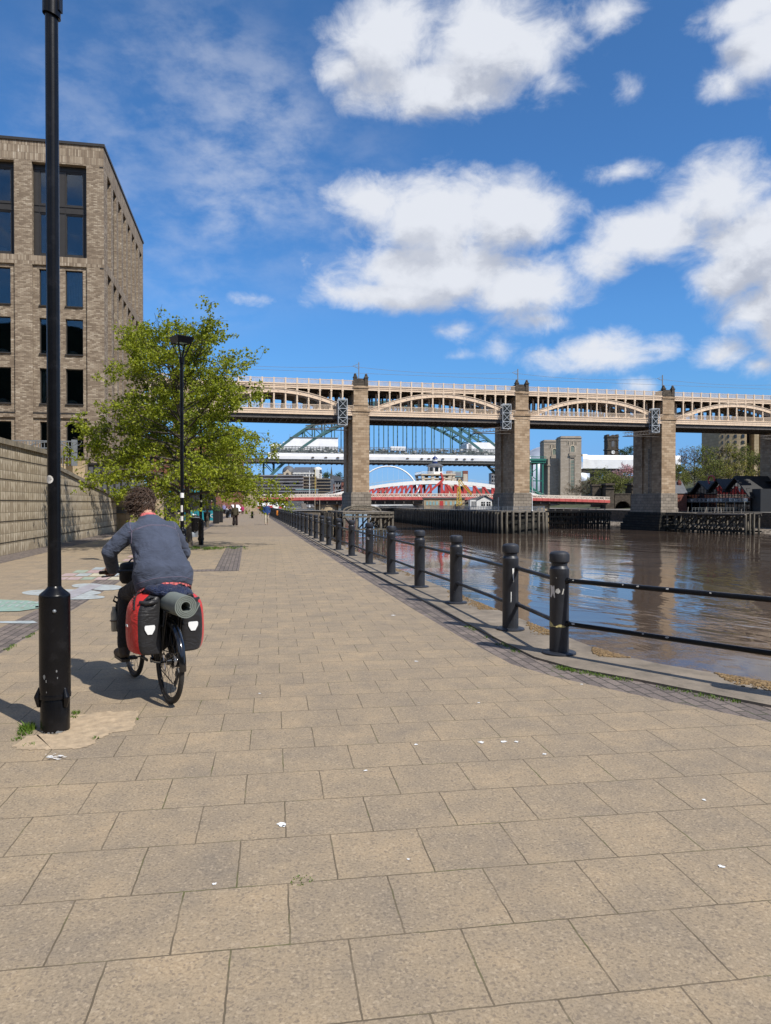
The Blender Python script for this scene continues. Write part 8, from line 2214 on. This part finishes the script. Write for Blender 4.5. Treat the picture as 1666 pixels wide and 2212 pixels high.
for i,(px,d) in enumerate(((536,250),(548,250),(560,250),(572,250),(584,251),(596,252),(608,253))):
    x,y,_ = W((fx(px,d),d,0)); t = thing('water_barrier','%s red and white plastic barrier on the quay, counted from the left' % ordinal(i+1),'barrier',(x,y,0),'red and white barriers on the quay',rz=-YAW)
    m = MB(); m.prism_yz([(-.25,0),(.25,0),(.12,.5),(.10,1.0),(-.10,1.0),(-.12,.5)],-.8,.8); add(m,'shell',M['red'] if i%2 == 0 else M['white'],t,0)
for i,(px,d,rz,lab) in enumerate(((517,252,75,'white van parked left of the barriers beneath the swing bridge'),(545,262,88,'white van parked behind the red barriers beneath the swing bridge'),(573,262,92,'white van parked behind the white barriers beneath the swing bridge'),(602,264,86,'white van parked furthest right beneath the swing bridge'))):
    x,y,_ = W((fx(px,d),d,0)); 
    t = car(px,1088+2595/d,R(rz),lab,wht,None,van=True)
shed('glass_kiosk','pale glass kiosk on the quay under the swing bridge',612,652,300,3.2,'tealglass',6,windows=(6,1,.7,.8,.3,3.0)); 
o = MB(W); d = 292
for i in range(26): o.bar((fx(618,d)+i*.28,d,0),(fx(618,d)+i*.28,d,2.4),.06,.06)
o.bar((fx(618,d),d,2.4),(fx(618,d)+7.2,d,2.4),.1,.1); o.bar((fx(618,d),d,.2),(fx(618,d)+7.2,d,.2),.1,.1); o = add(o,'steel_fence',M['scaffwhite'],None,0); tag(o,'pale steel fence in front of the glass kiosk','fence')
# ---------------------------------------------------------------- south bank
t = thing('glass_gabled_pub','black three-gabled riverside pub with a reflecting glass front','building',(142.5,204,-.7),world=True)
PX = 142.0                                   # its glass front stands parallel to the river
def PY(px): q = (px-833)/FOC; return PX*(CA-q*SA)/(SA+q*CA)
def PZ(px, py): return fz(py, PX*SA+PY(px)*CA)
def FP(px, py, dp=0.0): return (PX+dp, PY(px), PZ(px,py))
pb = -.7
def fprism(pts, d0, d1, mb, mt=0): mb.rings([[(PX+dd,y,z) for y,z in pts] for dd in (d0,d1)],True,mt)
roofl = [(1474,1068),(1498,1066),(1514,1043),(1534,1060),(1553,1039),(1571,1060),(1593,1033),(1621,1073)]
def topat(px):
    for (a,b_),(c,e) in zip(roofl[:-1],roofl[1:]):
        if a <= px <= c: return PZ(a,b_)+(PZ(c,e)-PZ(a,b_))*(px-a)/(c-a)
    return PZ(1621,1073)
m = MB(); fprism([(PY(1474),pb),(PY(1621),pb)]+[(PY(a),PZ(a,b_)) for a,b_ in roofl[::-1]],0,.4,m)
gw = add(m,'glass_front',glassmat('pub_glass',(.010,.010,.012),.012,2.1),t,0)
m = MB()
for i in range(23):
    px = 1474+147*i/22; y = PY(px); m.box(PX-.10,PX-.003,y-.05,y+.05,pb,topat(px))
for z in (2.1,4.1,6.1): m.box(PX-.08,PX-.004,PY(1621),PY(1474),z-.05,z+.05)
add(m,'mullions',M['blackclad'],gw,0)
m = MB()
def verge(a, b_, th=.55, back=15):
    fprism([(PY(a[0]),PZ(*a)),(PY(b_[0]),PZ(*b_)),(PY(b_[0]),PZ(*b_)+th),(PY(a[0]),PZ(*a)+th)],-1.0,back,m)
for a_, b_ in (((1473,1069),(1498,1066.5)),((1496,1068),(1514,1042)),((1514,1042),(1536,1063)),((1531,1065),(1553,1038)),((1553,1038),(1573,1063)),((1567,1064),(1593,1032)),((1593,1032),(1625,1076))): verge(a_,b_)
y0_, y1_ = PY(1625), PY(1490)
m.box(PX+9,PX+24,y0_,y1_,pb,PZ(1545,1042)); m.rings([[(PX+8,y,PZ(1545,1042)),(PX+16,y,PZ(1545,1031)),(PX+25,y,PZ(1545,1042))] for y in (y0_-4,y1_)],True)
add(m,'roof',M['blackclad'],t,0)
m = MB(); m.box(PX+.5,PX+22,PY(1640),PY(1621.5),pb,PZ(1630,1056)); add(m,'side_wall',M['blackclad'],t,0)
m = MB(); m.box(PX+.6,PX+6,PY(1474),PY(1466),pb,PZ(1474,1070)); add(m,'end_wall',M['blackclad'],t,0)
m = MB(); zb1, zb2 = 2.35, 3.35
m.box(PX-2.2,PX-.2,PY(1622),PY(1474),zb1-.25,zb1); n = 46
for i in range(n): y = PY(1622)+(PY(1474)-PY(1622))*i/(n-1); m.bar((PX-2.15,y,zb1),(PX-2.15,y,zb2),.06,.06)
m.bar((PX-2.15,PY(1622),zb2),(PX-2.15,PY(1474),zb2),.09,.09)
for i in range(9): y = PY(1622)+(PY(1474)-PY(1622))*i/8; m.bar((PX-2.0,y,pb),(PX-2.0,y,zb1-.25),.16,.16)
add(m,'balcony',M['scaff'],t,0)
r_ = random.Random(9)
for i in range(16):
    y = PY(1618)+(PY(1478)-PY(1618))*i/15; m = MB(); m.box(PX-1.5,PX-.7,y-.5,y+.45,zb1+.003,zb1+.8+r_.uniform(0,.25)); add(m,'balcony_furniture',M['whitestone'] if r_.random() < .6 else M['greyclad'],t,0)
c_ = FP(1545,1037,-1.3); m = MB()     # the open red ring of the roof sign
m.path([(c_[0],c_[1]+1.5*math.cos(a),c_[2]+1.35*math.sin(a)) for a in [R(-55)+R(250)*i/18 for i in range(19)]],.24,8); add(m,'roof_sign',M['red'],t,40)
m = MB()
for px0,px1 in ((1546,1556),(1560,1580)):
    for q in range(9): px = px0+(px1-px0)*q/8; m.bar((PX+7,PY(px),PZ(px,1043)),(PX+7,PY(px),PZ(px,1037)),.07,.07)
    m.bar((PX+7,PY(px0),PZ(px0,1037)),(PX+7,PY(px1),PZ(px1,1037)),.09,.09)
add(m,'roof_railing',M['scaffwhite'],t,0)
d = 222
def X(px): return fx(px,d)
def Z(py): return fz(py,d)
m = MB(W)
for i in range(34): x = X(1466)+i*(X(1680)-X(1466))/33; m.bar((x,d-10,-.7),(x,d-10,.5),.09,.09)
for z in (.1,.5): m.bar((X(1466),d-10,z),(X(1680),d-10,z),.07,.07)
o = add(m,'river_railing',M['scaff'],None,0); tag(o,'grey railing along the south quay in front of the glass pub','railing')
x,y,_ = W((fx(1643,215),215,0)); m = MB(); m.box(-1.1,1.1,-.05,.05,1.2,5.6); m.bar((-.9,0,-.7),(-.9,0,1.2),.1,.1); m.bar((.9,0,-.7),(.9,0,1.2),.1,.1); o = add(m,'white_sign_board',M['white'],None,0); o.location = (x,y,0); o.rotation_euler[2] = R(-50); tag(o,'blank white board standing beside the glass pub','sign')
t = shed('slate_cottage','low house with slate roof and brick chimney left of the glass pub',1440,1484,236,fz(1066,236),'redbrick',9,pitch=4.0,z0=-.7); d = 236
m = MB(W); m.box(fx(1474,d),fx(1480,d),d+3,d+4.2,fz(1066,d),fz(1040,d)); m.box(fx(1473,d),fx(1481,d),d+2.8,d+4.4,fz(1044,d),fz(1042,d))
for q in (1475,1477,1479): m.lathe(fx(q,d),d+3.6,[(.16,fz(1040,d)),(.13,fz(1036,d))],8)
add(m,'chimney',M['redbrick'],t,0)
# curved hotel tower on the hill
t = thing('hilltop_hotel','tall beige curved hotel on the hill at the right edge','building',at(1610,1000,330),world=True); d = 330
m = MB(W); c_ = fx(1580,d); rr_ = 26
pl = [(fx(1561,d)+0,d+12)]+[(fx(1561,d)+ (fx(1610,d)-fx(1561,d))*i/8, d+4-4*math.sin(PI*(i/8)*.5)) for i in range(9)]+[(fx(1612,d),d+6),(fx(1612,d),d+22),(fx(1561,d),d+22)]
m.prism_xy(pl,8,fz(905,d)); wl_ = add(m,'wing_wall',M['beige'],t,0)
m = MB(W)
for px0,px1,y0_ in ((1612,1622,4),(1634,1644,2),(1656,1668,4),(1680,1700,3)): m.box(fx(px0,d),fx(px1,d),d+y0_,d+22,8,fz(900,d))
add(m,'pier_wall',M['beige'],t,0)
for px0,px1 in ((1622,1634),(1644,1656),(1668,1680)): m = MB(W); m.box(fx(px0,d),fx(px1,d),d+7,d+20,8,fz(905,d)); add(m,'glass_bay',M['glass'],t,0)
for r_ in range(10):
    for px in (1566,1576,1588,1602):
        py = 912+r_*13.2
        if py > 1010: continue
        x_ = fx(px,d); yy = d+4-4*math.sin(PI*((px-1561)/49)*.5); m = MB(W); m.box(x_,x_+1.15,yy-.35,yy+.6,fz(py+7,d),fz(py,d)); add(m,'window',M['glass'],t,0)
# trees on the slope
specs = [(1478,1062,966,268,5.5,31,'leafbrown','bare grey-brown tree just right of the third pier',1500,.34),(1500,1062,962,276,6.5,32,'leafbrown','twiggy brown tree above the slate cottage',1500,.36),
 (1524,1060,958,270,6.0,33,'leafdull','rounded olive tree behind the first pub gable',3200,.42),(1552,1058,960,280,6.5,34,'leafbrown','half-bare tree behind the second pub gable',1900,.36),(1574,1056,952,276,7,35,'leafyellow','yellow-green tree standing against the beige hotel',3000,.42),
 (1608,1056,962,272,7,36,'leafdull','olive tree in front of the glass bays of the hotel',3200,.42),(1638,1056,974,266,6,37,'leafdull','olive tree nearest the right edge above the pub',2600,.42),(1466,1066,1000,258,5,38,'leafdull','low dark shrubby tree behind the slate cottage',2000,.42),(1545,1056,996,262,7,39,'leafdull','low olive tree filling the slope behind the pub roof',2400,.42),(1590,1056,1000,262,7,40,'leafyellow','low yellowish tree on the slope below the hotel',2200,.42),(1500,1060,1008,262,6,41,'leafdull','low olive tree above the cottage chimney',2000,.42)]
for s_ in specs: bushtree(s_[0],s_[1],s_[2],s_[3],s_[4],s_[5],s_[6],s_[7],s_[8],s_[9],group='trees on the south slope',clear=.22)
sp2 = [(1268,1072,1040,350,6.5,51,'leafbrown','brown scrubby bush at the foot of the nearer granite tower',1700,.4),(1296,1072,1016,352,8,52,'leafdull','large olive tree right of the nearer granite tower',4200,.46),(1325,1072,1024,350,8,53,'leafdull','olive tree between the large one and the pink blossom',3800,.46),(1352,1072,1036,348,7.5,54,'leafdull','olive bush under the pink blossom',3000,.46),(1310,1072,1048,345,8,55,'leafdull','low bright bush behind the gate pillar',2600,.42),(1245,1072,1054,352,6,57,'leafbrown','small brown bush against the granite tower',1200,.4)]
for s_ in sp2: bushtree(s_[0],s_[1],s_[2],s_[3],s_[4],s_[5],s_[6],s_[7],s_[8],s_[9],group='bushes below the viaduct',clear=.12,nl=26)
bushtree(1358,1060,1003,372,8,61,'blossom','pink blossoming cherry tree below the white viaduct',3000,.5,name='cherry_tree',group='bushes below the viaduct',clear=.3)
bushtree(1344,1000,970,540,6,62,'leafdark','dark tree right of the church tower',1200,.7); bushtree(1362,1000,965,545,8,63,'leafdark','broader dark tree next to the third pier, far behind',1400,.7)
for o in list(bpy.data.objects):
    for k in ('_w',):
        if k in o: del o[k]
